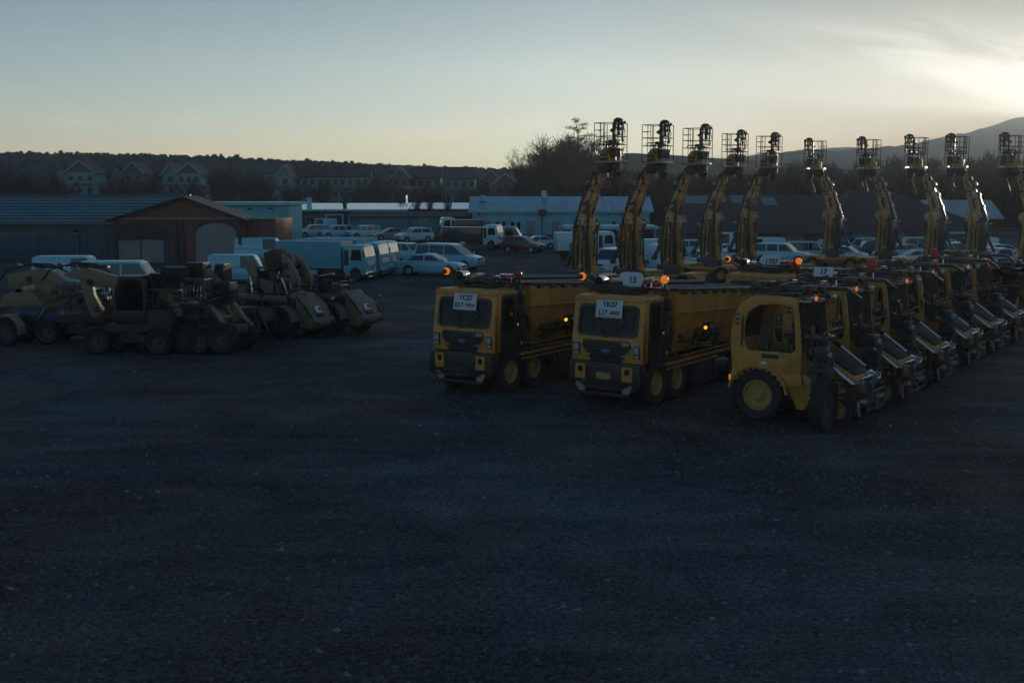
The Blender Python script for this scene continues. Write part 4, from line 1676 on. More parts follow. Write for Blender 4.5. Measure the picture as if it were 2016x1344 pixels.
GL = 'yellow boom lifts raised in a leaning row'
first = None
g1 = [(1200, 237, 'boom lift leaning right beside the tall pine, first of the ten'),
      (1291, 241, 'boom lift leaning right, second from the left, at the right end of the white building'),
      (1369, 248, 'boom lift leaning right, third of the five that lean right'),
      (1441, 259, 'boom lift leaning right, fourth from the left'),
      (1509, 264, 'boom lift leaning right, the last of the left five, next to the wide gap')]
g2 = [(1599, 274, 'boom lift leaning left, first one right of the wide gap'),
      (1701, 271, 'boom lift leaning left, second one right of the wide gap'),
      (1796, 267, 'boom lift leaning left, middle one of the five on the right'),
      (1874, 265, 'boom lift leaning left, second from the right edge'),
      (1979, 263, 'boom lift leaning left, the last one, nearest the hazy mountain')]
for k, (px, py, lb) in enumerate(g1 + g2):
    X, Y = basket_XY(px, py)
    ang = ANG_V if k < 5 else ANG_V + math.pi
    ox = 1.62
    loc = (X - ox * math.cos(ang), Y - ox * math.sin(ang), 0)
    if first is None:
        first = boom_lift(loc, ang, lb, GL)
    else:
        c = copy_tree(first)
        place(c, loc, ang + rnd.uniform(-.09, .09), lb)
        for ch in c.children:
            if ch.name.startswith('handler_arm'):
                ch.location.x += rnd.uniform(-.08, .08)
# ------------------------------------------------------------------ old ochre machines on the left
RUST = mat('rusty_dark_steel', (0.05, 0.035, 0.028), rough=0.7, var=0.5, scale=4, dust=0.5, dustc=(0.10, 0.06, 0.035))
BLUET = mat('faded_blue_paint', (0.03, 0.10, 0.22), rough=0.4, var=0.3, scale=3, dust=0.4, dustc=(0.2, 0.2, 0.2))


class Local:
    """turns outlines measured on the photo into metres in a machine's own upright plane"""

    def __init__(self, px0, pyg, flip):
        self.Y = H * F / (pyg - 370.0)
        self.k = F / self.Y
        self.px0 = px0
        self.flip = flip
        self.X = (px0 - 1008) / F * self.Y

    def p(self, px, py):
        return ((px - self.px0) / self.k * self.flip, H - (py - 370) / self.k)

    def poly(self, pts):
        return [self.p(*q) for q in pts]


def track(parent, x0, x1, z0, r, y, w):
    t = MB()
    pr = []
    n = 10
    for k in range(n + 1):
        a = R(90 + 180 * k / n)
        pr.append((x0 + r * math.cos(a), z0 + r * math.sin(a)))
    for k in range(n + 1):
        a = R(-90 + 180 * k / n)
        pr.append((x1 + r * math.cos(a), z0 + r * math.sin(a)))
    t.prism(pr, y - w / 2, y + w / 2)
    L_ = x1 - x0
    for k in range(int(L_ / .16)):
        x = x0 + .08 + k * .16
        t.box((x, y, z0 + r + .015), (.06, w * 1.02, .05)); t.box((x, y, z0 - r + .012), (.06, w * 1.02, .05))
    for k in range(1, n):
        for cx, a in ((x0, R(90 + 180 * k / n)), (x1, R(-90 + 180 * k / n))):
            t.box((cx + math.cos(a) * (r + .01), y, z0 + math.sin(a) * (r + .01)), (.05, w * 1.02, .06), Matrix.Rotation(-a, 3, 'Y'))
    o = t.build('track', RUST, parent)
    g = MB()
    for k in range(4):
        x = x0 + (x1 - x0) * k / 3
        g.cyl((x, y - w / 2 - .04, z0), (x, y + w / 2 + .04, z0), r * .62, n=14)
    g.build('track_roller', GRM, o)
    return o


def excavator(px0, pyg, ang, label, boom, stick, extra=None, cabx=(0, 1), cab=True):
    lc_ = Local(px0, pyg, -1)
    T = thing('excavator', (lc_.X, lc_.Y, 0), ang, label, 'excavator', 'old ochre machines with folded arms')
    for s in (-1, 1):
        for x in (-1.25, 1.2):
            wheel(T, (x, s * .9, .52), .52, .4, .28, GRM, s, 20)
    b = MB()
    b.box((0, 0, .55), (3.0, .9, .3)); b.box((-1.25, 0, .5), (.3, 1.5, .2)); b.box((1.2, 0, .5), (.3, 1.5, .2)); b.cyl((0, 0, .6), (0, 0, .86), .55, n=18)
    b.build('undercarriage', GRM, T, bevel=.02)
    b = MB()
    b.prism([(-1.75, .9), (-1.8, 1.35), (-1.5, 1.75), (-.6, 1.8), (-.5, 1.25), (.9, 1.2), (1.05, .88)], -.95, .95)
    b.build('engine_deck', RUST, T, bevel=.06)
    clutter(T, 'pipework', BLK, (-1.7, -1.05, .6), (1.2, -.85, 1.9), 34, int(px0))
    clutter(T, 'pipework', GRM, (-1.5, -.8, 1.6), (.9, .8, 2.6), 44, int(px0) + 1)
    clutter(T, 'pipework', RUST, (-1.8, -1.3, .1), (1.8, -1.05, .8), 26, int(px0) + 2)
    b = MB()
    b.box((-1.0, .3, 1.87), (.5, .6, .14)); b.cyl((-1.3, -.4, 1.7), (-1.3, -.4, 2.25), .07, n=10)
    for k in range(5):
        b.box((-1.2 + k * .1, -.955, 1.45), (.04, .02, .35))
    b.build('engine_cover', BLK, T, bevel=.02)
    if cab:
        x0, x1 = cabx
        c = MB()
        so_ = [(x0, 1.25), (x0 - .05, 2.2), (x0 + .05, 2.95), (x0 + .2, 3.05), (x1 - .2, 3.05), (x1, 2.5), (x1 + .05, 2.0), (x1, 1.25)]
        si_ = [(x0 + .12, 1.75), (x0 + .08, 2.2), (x0 + .15, 2.85), (x0 + .25, 2.92), (x1 - .27, 2.92), (x1 - .1, 2.45), (x1 - .06, 2.05), (x1 - .1, 1.75)]
        for y in (.05, .95):
            c.ring(so_, si_, y - .03, y + .03)
        c.box(((x0 + x1) / 2, .5, 3.05), (x1 - x0 - .3, .96, .06))
        c.box((x0 + .02, .5, 1.8), (.06, .9, 1.1)); c.box(((x0 + x1) / 2, .5, 1.3), (x1 - x0, .9, .1))
        c.box((x1 - .02, .5, 1.55), (.05, .9, .6))
        cb = c.build('cab', BLK, T, bevel=.02)
        g = MB()
        g.box((x0 + .35, .5, 1.6), (.5, .5, .2)); g.box((x0 + .2, .5, 2.1), (.16, .5, .8))
        g.build('seat', SEATM, cb, bevel=.04)
        for y in (.045, .955):
            g = MB()
            g.prism(si_, y - .005, y + .005)
            g.build('side_window', GLS, cb)
    # arms
    b = MB()
    b.prism(lc_.poly(boom), -.62, -.22)
    bo = b.build('boom', OLD, T, bevel=.035)
    b = MB()
    b.prism(lc_.poly(stick), -.58, -.28)
    b.build('stick', OLD, T, bevel=.03)
    p0 = Vector((*[0] * 3,))
    bp = lc_.poly(boom)
    top = max(bp, key=lambda q: q[1])
    b = MB()
    a = Vector((top[0] - .9, -.42, top[1] + .02))
    c_ = Vector((top[0] + 1.0, -.42, top[1] + .10))
    b.cyl(a, a + (c_ - a) * .6, .075, n=12)
    for q in (a, c_):
        b.cyl(q + Vector((0, -.14, 0)), q + Vector((0, .14, 0)), .09, n=12)
    hc = b.build('hydraulic_cylinder', GRM, bo, smooth=True)
    b = MB()
    b.cyl(a + (c_ - a) * .6, c_, .045, n=10)
    b.build('hydraulic_rod', CHR, hc, smooth=True)
    b = MB()
    for k in range(3):
        y = -.35 + k * .07
        b.tube([(top[0] - 1.2, y, top[1] - .2), (top[0] - .5, y, top[1] + .16), (top[0] + .4, y, top[1] + .2 - k * .03), (top[0] + 1.4, y, top[1] - .1), (top[0] + 1.7, y, top[1] - .5)], .024)
    b.build('hose', HOSE, bo)
    b = MB()
    for q in lc_.poly(extra or []):
        b.cyl((q[0], -.68, q[1]), (q[0], -.16, q[1]), .12, n=14)
    if extra:
        b.build('pivot_pin', RUST, bo, smooth=True)
    return T, lc_


boomA = [(114, 541), (156, 527), (198, 538), (239, 549), (254, 562), (261, 580), (260, 598), (250, 612), (238, 610), (234, 590), (228, 574), (208, 567), (172, 565), (158, 553), (125, 547)]
stickA = [(150, 541), (170, 545), (174, 580), (190, 612), (180, 628), (165, 622), (152, 580), (146, 552)]
excavator(262, 692, math.pi * .98, 'old excavator with a black cab and a round-ended boom lying low', boomA, stickA, [(246, 574), (228, 568), (168, 556), (182, 610)], (-.8, .45))
boomB = [(8, 541), (48, 533), (73, 527), (103, 536), (132, 556), (162, 586), (161, 606), (140, 598), (118, 574), (92, 556), (60, 556), (46, 563), (11, 570)]
stickB = [(50, 548), (74, 548), (104, 562), (132, 588), (120, 600), (96, 584), (66, 570)]
TB, LB = excavator(160, 672, math.pi * 1.0, 'old excavator with a straight arm reaching over the ribbed bucket', boomB, stickB, [(52, 549), (150, 592), (100, 575)], cab=False)

# ribbed bucket in front of the far-left arm
lc_ = Local(50, 655, -1)
T = thing('ribbed_bucket', (lc_.X, lc_.Y, 0), math.pi, 'ribbed rusty bucket standing under the arms at the far left', 'bucket')
b = MB()
n = 12
for i in range(n):
    a0, a1 = R(200 + 140 * i / n), R(200 + 140 * (i + 1) / n)
    r1, r2 = 1.0, 1.06
    b.prism([(math.cos(a0) * r1, 1.55 + math.sin(a0) * r1), (math.cos(a1) * r1, 1.55 + math.sin(a1) * r1), (math.cos(a1) * r2, 1.55 + math.sin(a1) * r2), (math.cos(a0) * r2, 1.55 + math.sin(a0) * r2)], -.85, .85)
b.build('shell', RUST, T)
for k in range(9):
    b = MB()
    y = -.85 + 1.7 * k / 8
    pr = []
    for i in range(n + 1):
        a = R(195 + 150 * i / n)
        pr.append((math.cos(a) * 1.07, 1.55 + math.sin(a) * 1.07))
    for i in range(n, -1, -1):
        a = R(195 + 150 * i / n)
        pr.append((math.cos(a) * 1.17, 1.55 + math.sin(a) * 1.17))
    b.prism(pr, y - .03, y + .03)
    b.bar((-1.05, y, 1.35), (-1.35, y, 1.75), .07, .05)
    b.build('tine', OLD, T, bevel=.008)
b = MB()
for s in (-1, 1):
    b.prism([(-1.0, 1.3), (1.0, 1.3), (.7, 1.75), (0, 2.1), (-.7, 1.75)], s * .87 - .03, s * .87 + .03)
b.prism([(-.15, 1.9), (.15, 1.9), (.2, 2.3), (-.2, 2.3)], -.9, .9)
b.build('side_plate', OLD, T, bevel=.01)

lc_ = Local(86, 652, -1)
T = thing('blue_tray', (lc_.X, lc_.Y - .8, 0), R(8), 'blue steel tray on short legs beside the ribbed bucket', 'tray')
b = MB()
b.box((0, 0, .62), (1.9, .9, .06))
for s in (-1, 1):
    b.box((0, s * .45, .78), (1.9, .05, .34)); b.box((s * .95, 0, .78), (.05, .95, .34))
b.build('pan', BLUET, T, bevel=.008)
for x in (-.8, .8):
    for y in (-.38, .38):
        b = MB()
        b.bar((x, y, 0), (x, y, .6), .07)
        b.build('leg', BLUET, T)

lc_ = Local(14, 676, 1)
T = thing('wheeled_trolley', (lc_.X - .3, lc_.Y, 0), R(-12), 'low wheeled trolley with one big tyre, cut by the left edge', 'trolley')
wheel(T, (0.55, -.55, .58), .58, .4, .3, GRM, -1, 22)
wheel(T, (0.55, .75, .58), .58, .4, .3, GRM, 1, 22)
wheel(T, (-2.4, -.55, .58), .58, .4, .3, GRM, -1, 22)
b = MB()
b.box((-1.0, .1, .8), (3.4, .6, .25)); b.box((-.4, -.35, .72), (.9, .5, .5)); b.bar((.6, .1, .8), (1.3, .1, .62), .12)
b.box((-.9, .1, 1.05), (2.2, 1.2, .08))
b.build('frame', RUST, T, bevel=.02)
b = MB()
pr = []
for k in range(11):
    a = R(-10 + 120 * k / 10)
    pr.append((.55 + .72 * math.cos(a), .58 + .72 * math.sin(a)))
for k in range(10, -1, -1):
    a = R(-10 + 120 * k / 10)
    pr.append((.55 + .67 * math.cos(a), .58 + .67 * math.sin(a)))
b.prism(pr, -.8, -.3)
b.build('mudguard', OLD, T)

# ------------------------------------------------------------------ rail machine amid the clutter
lc_ = Local(385, 690, 1)
T = thing('track_machine', (lc_.X, lc_.Y, 0), R(-16), 'low track machine with black boxes on top and a slanting ochre arm', 'track machine', 'old ochre machines with folded arms')
for x in (-.15, 1.55):
    for s in (-1, 1):
        wheel(T, (x, s * .8, .56 if x < 1 else .62), .56 if x < 1 else .62, .4, .3, GRM, s, 22)
for s in (-1, 1):
    wheel(T, (.62, s * .8, .5), .5, .36, .27, GRM, s, 20)
b = MB()
b.box((-1.9, 0, .42), (3.4, 1.2, .3))
for x in (-3.2, -2.2, -1.2):
    b.cyl((x, -.75, .24), (x, .75, .24), .22, n=16)
b.box((-1.9, -.62, .68), (2.6, .1, .2))
b.build('rail_bogie', RUST, T, bevel=.02)
b = MB()
b.box((-.2, 0, .95), (4.4, 1.0, .34)); b.box((-2.2, -.2, 1.25), (.9, .9, .5))
b.build('chassis', GRM, T, bevel=.02)
b = MB()
b.prism([(-1.0, 1.1), (-1.05, 1.75), (.0, 1.95), (.85, 1.9), (1.2, 1.55), (1.35, 1.15)], -.55, .55)
b.build('engine_cover', BLK, T, bevel=.06)
b = MB()
b.prism([(.80, 1.93), (.95, 1.90), (1.32, 1.5), (1.5, 1.18), (1.38, 1.12), (1.2, 1.5)], -.58, -.40)
b.prism([(.80, 1.93), (.95, 1.90), (1.32, 1.5), (1.5, 1.18), (1.38, 1.12), (1.2, 1.5)], .40, .58)
b.box((1.30, 0, 1.32), (.12, .9, .3), Matrix.Rotation(.6, 3, 'Y'))
b.build('front_guard', OLD, T, bevel=.015)
b = MB()
b.prism(lc_.poly([(378, 531), (392, 529), (418, 551), (433, 576), (467, 622), (486, 640), (480, 660), (465, 654), (438, 600), (424, 586), (407, 589), (390, 568)]), .65, .95)
b.build('slanting_arm', OLD, T, bevel=.03)
b = MB()
b.prism(lc_.poly([(330, 620), (322, 600), (340, 590), (362, 592), (372, 604), (372, 620)]), -.7, -.5)
b.prism(lc_.poly([(315, 575), (335, 566), (350, 580), (350, 598), (325, 600)]), -.6, .2)
b.build('side_panel', OLD, T, bevel=.02)
for k, (x, z, sx, sz, y) in enumerate(((-1.0, 2.95, 1.05, .72, .2), (-.4, 3.2, .8, .5, .9), (-1.95, 2.4, .9, 1.2, .6), (.55, 2.9, .42, 1.0, 1.2), (.9, 2.3, .8, .8, .7))):
    b = MB()
    b.prism([(x - sx / 2, z - sz / 2), (x + sx * .42, z - sz / 2), (x + sx / 2, z - sz * .3), (x + sx * .46, z + sz / 2), (x - sx * .44, z + sz / 2), (x - sx / 2, z + sz * .36)], y - .35, y + .35)
    for q_ in (-.3, 0, .3):
        b.box((x + sx * q_, y - .36, z), (.05, .04, sz * .86))
    bx_ = b.build('black_hopper_box', RUB, T, bevel=.012)
    b = MB()
    b.box((x, y, z + sz / 2 + .02), (sx * .9, .5, .04))
    b.bar((x, y, z - sz / 2), (x, y * .5, 1.7), .12); b.bar((x - sx * .3, y, z - sz / 2), (x - .1, y * .5, 1.7), .08)
    b.build('box_stand', GRM, bx_)
clutter(T, 'glint_catcher', CHR, (-1.6, -.8, 1.8), (1.2, .8, 2.8), 10, 55, (.010, .02), .2)  # added chrome pieces that give this machine its sun glints
clutter(T, 'pipework', BLK, (-3.0, -.9, .5), (-.4, -.6, 2.0), 40, 41)
clutter(T, 'pipework', GRM, (-1.6, -.7, 1.8), (1.0, .9, 3.0), 44, 42)
clutter(T, 'pipework', BLK, (-.9, -.75, 1.0), (1.2, -.55, 1.9), 26, 43)
b = MB()
b.tube([(-1.4, -.2, 2.6), (-1.0, -.5, 2.3), (-.4, -.5, 2.35), (.2, -.4, 2.0)], .03)
b.tube([(-2.2, .2, 3.0), (-1.8, -.3, 3.1), (-1.2, -.4, 2.7), (-.9, -.5, 2.1)], .03)
b.tube([(.5, .8, 3.3), (.7, .3, 2.9), (.4, -.2, 2.3), (.7, -.4, 1.9)], .03)
b.build('hose', HOSE, T)
b = MB()
b.cyl((-.2, -.5, 2.08), (.7, -.5, 2.2), .05, n=8); b.box((.2, -.4, 1.98), (.5, .3, .12)); b.cyl((-.5, -.2, 1.9), (-.5, -.2, 2.4), .05, n=8)
b.box((-1.55, -.5, 1.62), (.7, .25, .12))
b.build('fitting', STL, T, bevel=.01)
lamp(T, 'beacon', (.1, -.2, 2.42), (0, 0, 1), .07, .12, BLK, AMBD)


# ------------------------------------------------------------------ tractors with sloping noses
def tractor(px, py, ang, label, plate, canopy):
    p = gpt(px, py)
    T = thing('tractor', (p.x, p.y, 0), ang, label, 'tractor', 'old ochre tractors with sloping noses')
    o = .9
    for s in (-1, 1):
        wheel(T, (0, o + s * .9, .66), .66, .46, .36, GRM, s, 24)
        wheel(T, (-2.7, o + s * .9, .66), .66, .46, .36, GRM, s, 24)
    b = MB()
    b.prism([(-3.3, 1.25), (-3.3, 1.75), (-.9, 1.78), (.25, 1.72), (.3, 1.35), (-.8, 1.0), (-2.4, 1.0)], o - .5, o + .5)
    b.prism([(-3.2, 1.55), (-3.2, 1.82), (.1, 1.86), (.1, 1.62)], o - .78, o - .62)
    b.prism([(-3.2, 1.55), (-3.2, 1.82), (.1, 1.86), (.1, 1.62)], o + .62, o + .78)
    b.build('chassis', OLD, T, bevel=.03)
    b = MB()
    b.prism([(.10, 1.92), (.36, 1.98), (1.15, 1.5), (1.42, 1.02), (1.62, .92), (1.62, .72), (1.3, .46), (.72, .5), (.66, .95), (.45, 1.45)], o - .62, o + .62)
    nose = b.build('nose', OLD, T, bevel=.05)
    b = MB()
    q = Matrix.Rotation(R(59), 3, 'Y')
    b.box((1.33, o - .1, 1.30), (.30, .34, .03), q)
    ng = b.build('badge_plate', PAP, nose)
    b = MB()
    b.box((1.34, o - .02, 1.315), (.16, .14, .03), q)
    b.build('badge', REDI, ng)
    b = MB()
    b.box((1.45, o - .1, 1.06), (.10, .4, .16), q)
    for s in (-1, 1):
        b.bar((.55, o + s * .66, 1.9), (1.5, o + s * .66, 1.0), .05, .07)
    b.build('nose_grille', BLK, nose)
    for s in (-1, 1):
        b = MB()
        pr = []
        for k in range(11):
            a = R(10 + 150 * k / 10)
            pr.append((.80 * math.cos(a), .66 + .80 * math.sin(a)))
        for k in range(10, -1, -1):
            a = R(10 + 150 * k / 10)
            pr.append((.74 * math.cos(a), .66 + .74 * math.sin(a)))
        b.prism(pr, o + s * .66, o + s * 1.16)
        b.build('mudguard', OLD, T)
    b = MB()
    b.cyl((.30, o - .66, 1.55), (.30, o + .66, 1.55), .24, n=16)
    b.box((-.9, o, 1.3), (1.5, 1.1, .42)); b.box((-2.2, o, 1.35), (.8, 1.2, .5))
    b.build('engine', BLK, T, bevel=.02)
    b = MB()
    b.box((1.62, o, .7), (.16, 1.3, .14)); b.box((1.7, o - .45, .72), (.14, .2, .16)); b.box((1.7, o + .45, .72), (.14, .2, .16))
    b.build('front_bumper', GRM, T, bevel=.02)
    clutter(T, 'glint_catcher', CHR, (-2.6, o - .7, 1.75), (.2, o + .5, 2.5), 8, int(px) + 5, (.010, .02), .2)  # chrome pieces added above the chassis for glints
    clutter(T, 'pipework', BLK, (-3.2, o - .8, .9), (.3, o - .5, 1.9), 34, int(px))
    clutter(T, 'pipework', GRM, (-3.0, o - .5, 1.7), (-.2, o + .6, 2.4), 30, int(px) + 1)
    lamp(T, 'side_lamp', (1.30, o + .85, 1.72), (.8, -.5, .1), .09, .14, BLK, LENS)
    b = MB()
    b.bar((1.1, o + .6, 1.6), (1.26, o + .82, 1.68), .05); b.bar((1.26, o + .86, 1.66), (1.5, o + .9, 1.0), .05)
    b.build('lamp_arm', BLK, T)
    if canopy:
        b = MB()
        b.prism([(-1.75, 2.42), (-.15, 2.60), (-.1, 2.68), (-1.75, 2.52)], o - .7, o + .7)
        for x, z in ((-1.6, 2.46), (-.25, 2.58)):
            for s in (-1, 1):
                b.bar((x, o + s * .62, 1.75), (x + (.12 if x < -1 else -.1), o + s * .62, z), .08)
        b.box((-1.3, o, 2.1), (.16, .6, .7)); b.box((-1.1, o, 1.85), (.5, .6, .14))
        b.bar((-.15, o - .3, 2.64), (.35, o - .4, 2.75), .08); b.box((.25, o - .3, 2.62), (.3, .4, .14))
        b.build('canopy', BLK, T, bevel=.02)
        b = MB()
        b.cyl((-.9, o - .66, 2.58), (-.1, o - .66, 2.72), .04, n=8)
        b.build('canopy_rail', CHR, T)
    if plate:
        lc_ = Local(px, py, 1)
        b = MB()
        pts = lc_.poly([(537, 500), (560, 514), (577, 535), (583, 547), (583, 560), (579, 571), (560, 571), (556, 561), (561, 545), (549, 540), (542, 540), (538, 510)])
        b.prism(pts, o - .45, o - .33)
        b.prism(pts, o + .33, o + .45)
        pl = b.build('curved_arm_plate', OLD, T, bevel=.02)
        b = MB()
        q_ = lc_.p(549, 524)
        b.cyl((q_[0], o - .52, q_[1]), (q_[0], o + .52, q_[1]), .13, n=16)
        q_ = lc_.p(576, 562)
        b.cyl((q_[0], o - .52, q_[1]), (q_[0], o + .52, q_[1]), .10, n=14)
        b.build('pivot_pin', BLK, pl, smooth=True)
        b = MB()
        b.prism(lc_.poly([(480, 500), (505, 492), (527, 505), (530, 525), (520, 540), (498, 538), (482, 525)]), o - .3, o + .55)
        b.build('bucket', RUST, T, bevel=.04)
        b = MB()
        pts = lc_.poly([(432, 515), (452, 510), (466, 530), (478, 550), (515, 556), (535, 560), (535, 580), (500, 578), (470, 566), (450, 545)])
        b.prism(pts, o - .6, o - .45)
        b.prism(pts, o + .45, o + .6)
        b.build('lift_arm', OLD, T, bevel=.02)
        b = MB()
        for x in (-1.75, -.75):
            for s in (-1, 1):
                b.bar((x, o + s * .6, 1.75), (x, o + s * .6, 3.0), .1)
        b.box((-1.25, o, 3.02), (1.15, 1.35, .08)); b.box((-1.5, o, 2.3), (.16, .6, .8)); b.box((-1.3, o, 1.95), (.5, .6, .14))
        b.bar((-.75, o - .6, 2.5), (-.2, o - .55, 1.9), .07); b.box((-1.9, o + .2, 2.4), (.3, .9, .9))
        b.build('roll_cage', BLK, T, bevel=.02)
        b = MB()
        b.cyl((-.9, o - .25, 3.0), (-.35, o - .25, 1.85), .05, n=8)
        b.cyl((-2.2, o - .68, 2.6), (-2.1, o - .68, 1.9), .06, n=8)
        b.build('hydraulic_rod', CHR, T)
    return T


tractor(558, 667, ANG_V, 'old ochre tractor with a tall curved arm plate and a black cage', True, False)
tractor(655, 660, ANG_V, 'low old ochre tractor with a flat black canopy, rightmost of the left group', False, True)

# dark rake attachment lying between the slanting arm and the tractor
p = gpt(492, 668)
T = thing('grading_attachment', (p.x, p.y, 0), ANG_V, 'black grading attachment with angled tines beside the tractor with the curved plate', 'attachment')
b = MB()
b.prism([(-1.3, 1.35), (.9, 1.5), (1.1, 1.4), (1.3, .9), (-.9, .95)], -.5, .6)
b.build('cover', BLK, T, bevel=.05)
b = MB()
for k in range(5):
    x = -.7 + k * .38
    b.bar((x, -.52, 1.35), (x + .45, -.6, .55), .06, .1)
b.bar((-.6, -.6, .55), (1.75, -.6, .5), .09); b.bar((1.1, -.5, 1.3), (1.75, -.55, .5), .06)
b.build('tine_frame', GRM, T)
wheel(T, (-.1, -.35, .45), .45, .35, .25, GRM, -1, 18)
wheel(T, (-.1, .65, .45), .45, .35, .25, GRM, 1, 18)
b = MB()
b.box((-.1, .15, .5), (.2, .8, .2)); b.box((-.1, .1, .8), (1.6, .4, .3))
b.build('axle_frame', GRM, T)
# ------------------------------------------------------------------ road vehicles in the yard
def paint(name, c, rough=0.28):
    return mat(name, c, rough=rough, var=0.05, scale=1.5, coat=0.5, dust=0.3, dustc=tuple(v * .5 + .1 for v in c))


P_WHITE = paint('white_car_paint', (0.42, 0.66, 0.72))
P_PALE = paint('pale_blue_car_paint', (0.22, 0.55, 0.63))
P_SILV = mat('silver_car_paint', (0.45, 0.47, 0.48), rough=0.25, metal=0.6, var=0.05, coat=0.5)
P_GREY = paint('grey_car_paint', (0.22, 0.24, 0.25))
P_DARK = paint('dark_car_paint', (0.03, 0.035, 0.045))
P_MAROON = paint('maroon_car_paint', (0.10, 0.018, 0.02))
P_BLUE = paint('faded_truck_blue', (0.10, 0.42, 0.50), 0.4)
P_BOX = mat('pale_box_panels', (0.065, 0.33, 0.42), rough=0.5, var=0.12, scale=0.8, dust=0.4, dustc=(0.25, 0.28, 0.28))
CGL = mat('car_glass', (0.012, 0.015, 0.018), rough=0.03, var=0.02, spec=0.7)
ALLOY = mat('wheel_cover', (0.40, 0.41, 0.42), rough=0.3, metal=0.6, var=0.15)
LAMPW = mat('car_lamp', (0.6, 0.62, 0.62), rough=0.1, var=0.1, coat=0.6)

PROF = {
    'sedan': dict(L=4.6, W=1.74, low=[(-2.25, .38), (-2.30, .70), (-2.2, .90), (-1.6, .97), (.95, .95), (1.9, .82), (2.22, .66), (2.30, .42), (2.1, .24), (-2.05, .24)],
                  top=[(-1.72, .94), (-1.05, 1.36), (-.35, 1.45), (.15, 1.42), (1.10, .93)], pil=[-.30], wx=(1.42, -1.38), r=.32, tum=.30),
    'suv': dict(L=4.5, W=1.78, low=[(-2.22, .5), (-2.25, .85), (-2.2, 1.08), (1.0, 1.08), (1.95, 1.0), (2.2, .82), (2.25, .5), (2.05, .34), (-2.05, .34)],
                top=[(-2.16, 1.06), (-2.02, 1.66), (-1.4, 1.74), (.0, 1.73), (.4, 1.68), (1.08, 1.06)], pil=[-1.1, -.2], wx=(1.38, -1.35), r=.37, tum=.22),
    'minivan': dict(L=4.8, W=1.84, low=[(-2.38, .45), (-2.42, .9), (-2.36, 1.1), (1.55, 1.1), (2.2, .95), (2.4, .75), (2.42, .45), (2.2, .28), (-2.2, .28)],
                    top=[(-2.34, 1.08), (-2.22, 1.80), (-1.7, 1.90), (.2, 1.88), (.62, 1.82), (1.62, 1.08)], pil=[-1.2, -.05], wx=(1.5, -1.45), r=.34, tum=.18),
    'hatch': dict(L=3.8, W=1.66, low=[(-1.82, .4), (-1.88, .75), (-1.8, .95), (.85, .97), (1.6, .86), (1.85, .68), (1.9, .4), (1.7, .25), (-1.7, .25)],
                  top=[(-1.78, .94), (-1.5, 1.42), (-.9, 1.50), (.0, 1.48), (.25, 1.44), (.98, .95)], pil=[-.55], wx=(1.2, -1.15), r=.30, tum=.26),
    'van': dict(L=5.2, W=1.95, low=[(-2.58, .5), (-2.6, 1.2), (1.75, 1.2), (2.35, 1.05), (2.58, .85), (2.6, .5), (2.4, .32), (-2.4, .32)],
                top=[(-2.58, 1.18), (-2.52, 2.2), (-2.3, 2.3), (.9, 2.3), (1.15, 2.22), (1.82, 1.18)], pil=[.0], wx=(1.65, -1.6), r=.36, tum=.10),
    'pickup': dict(L=4.9, W=1.78, low=[(-2.4, .55), (-2.42, 1.0), (.95, 1.02), (1.95, .98), (2.3, .82), (2.36, .5), (2.1, .36), (-2.2, .36)],
                   top=[(-.75, 1.0), (-.62, 1.62), (-.2, 1.68), (.3, 1.64), (1.0, 1.0)], pil=[], wx=(1.45, -1.4), r=.38, tum=.22),
}


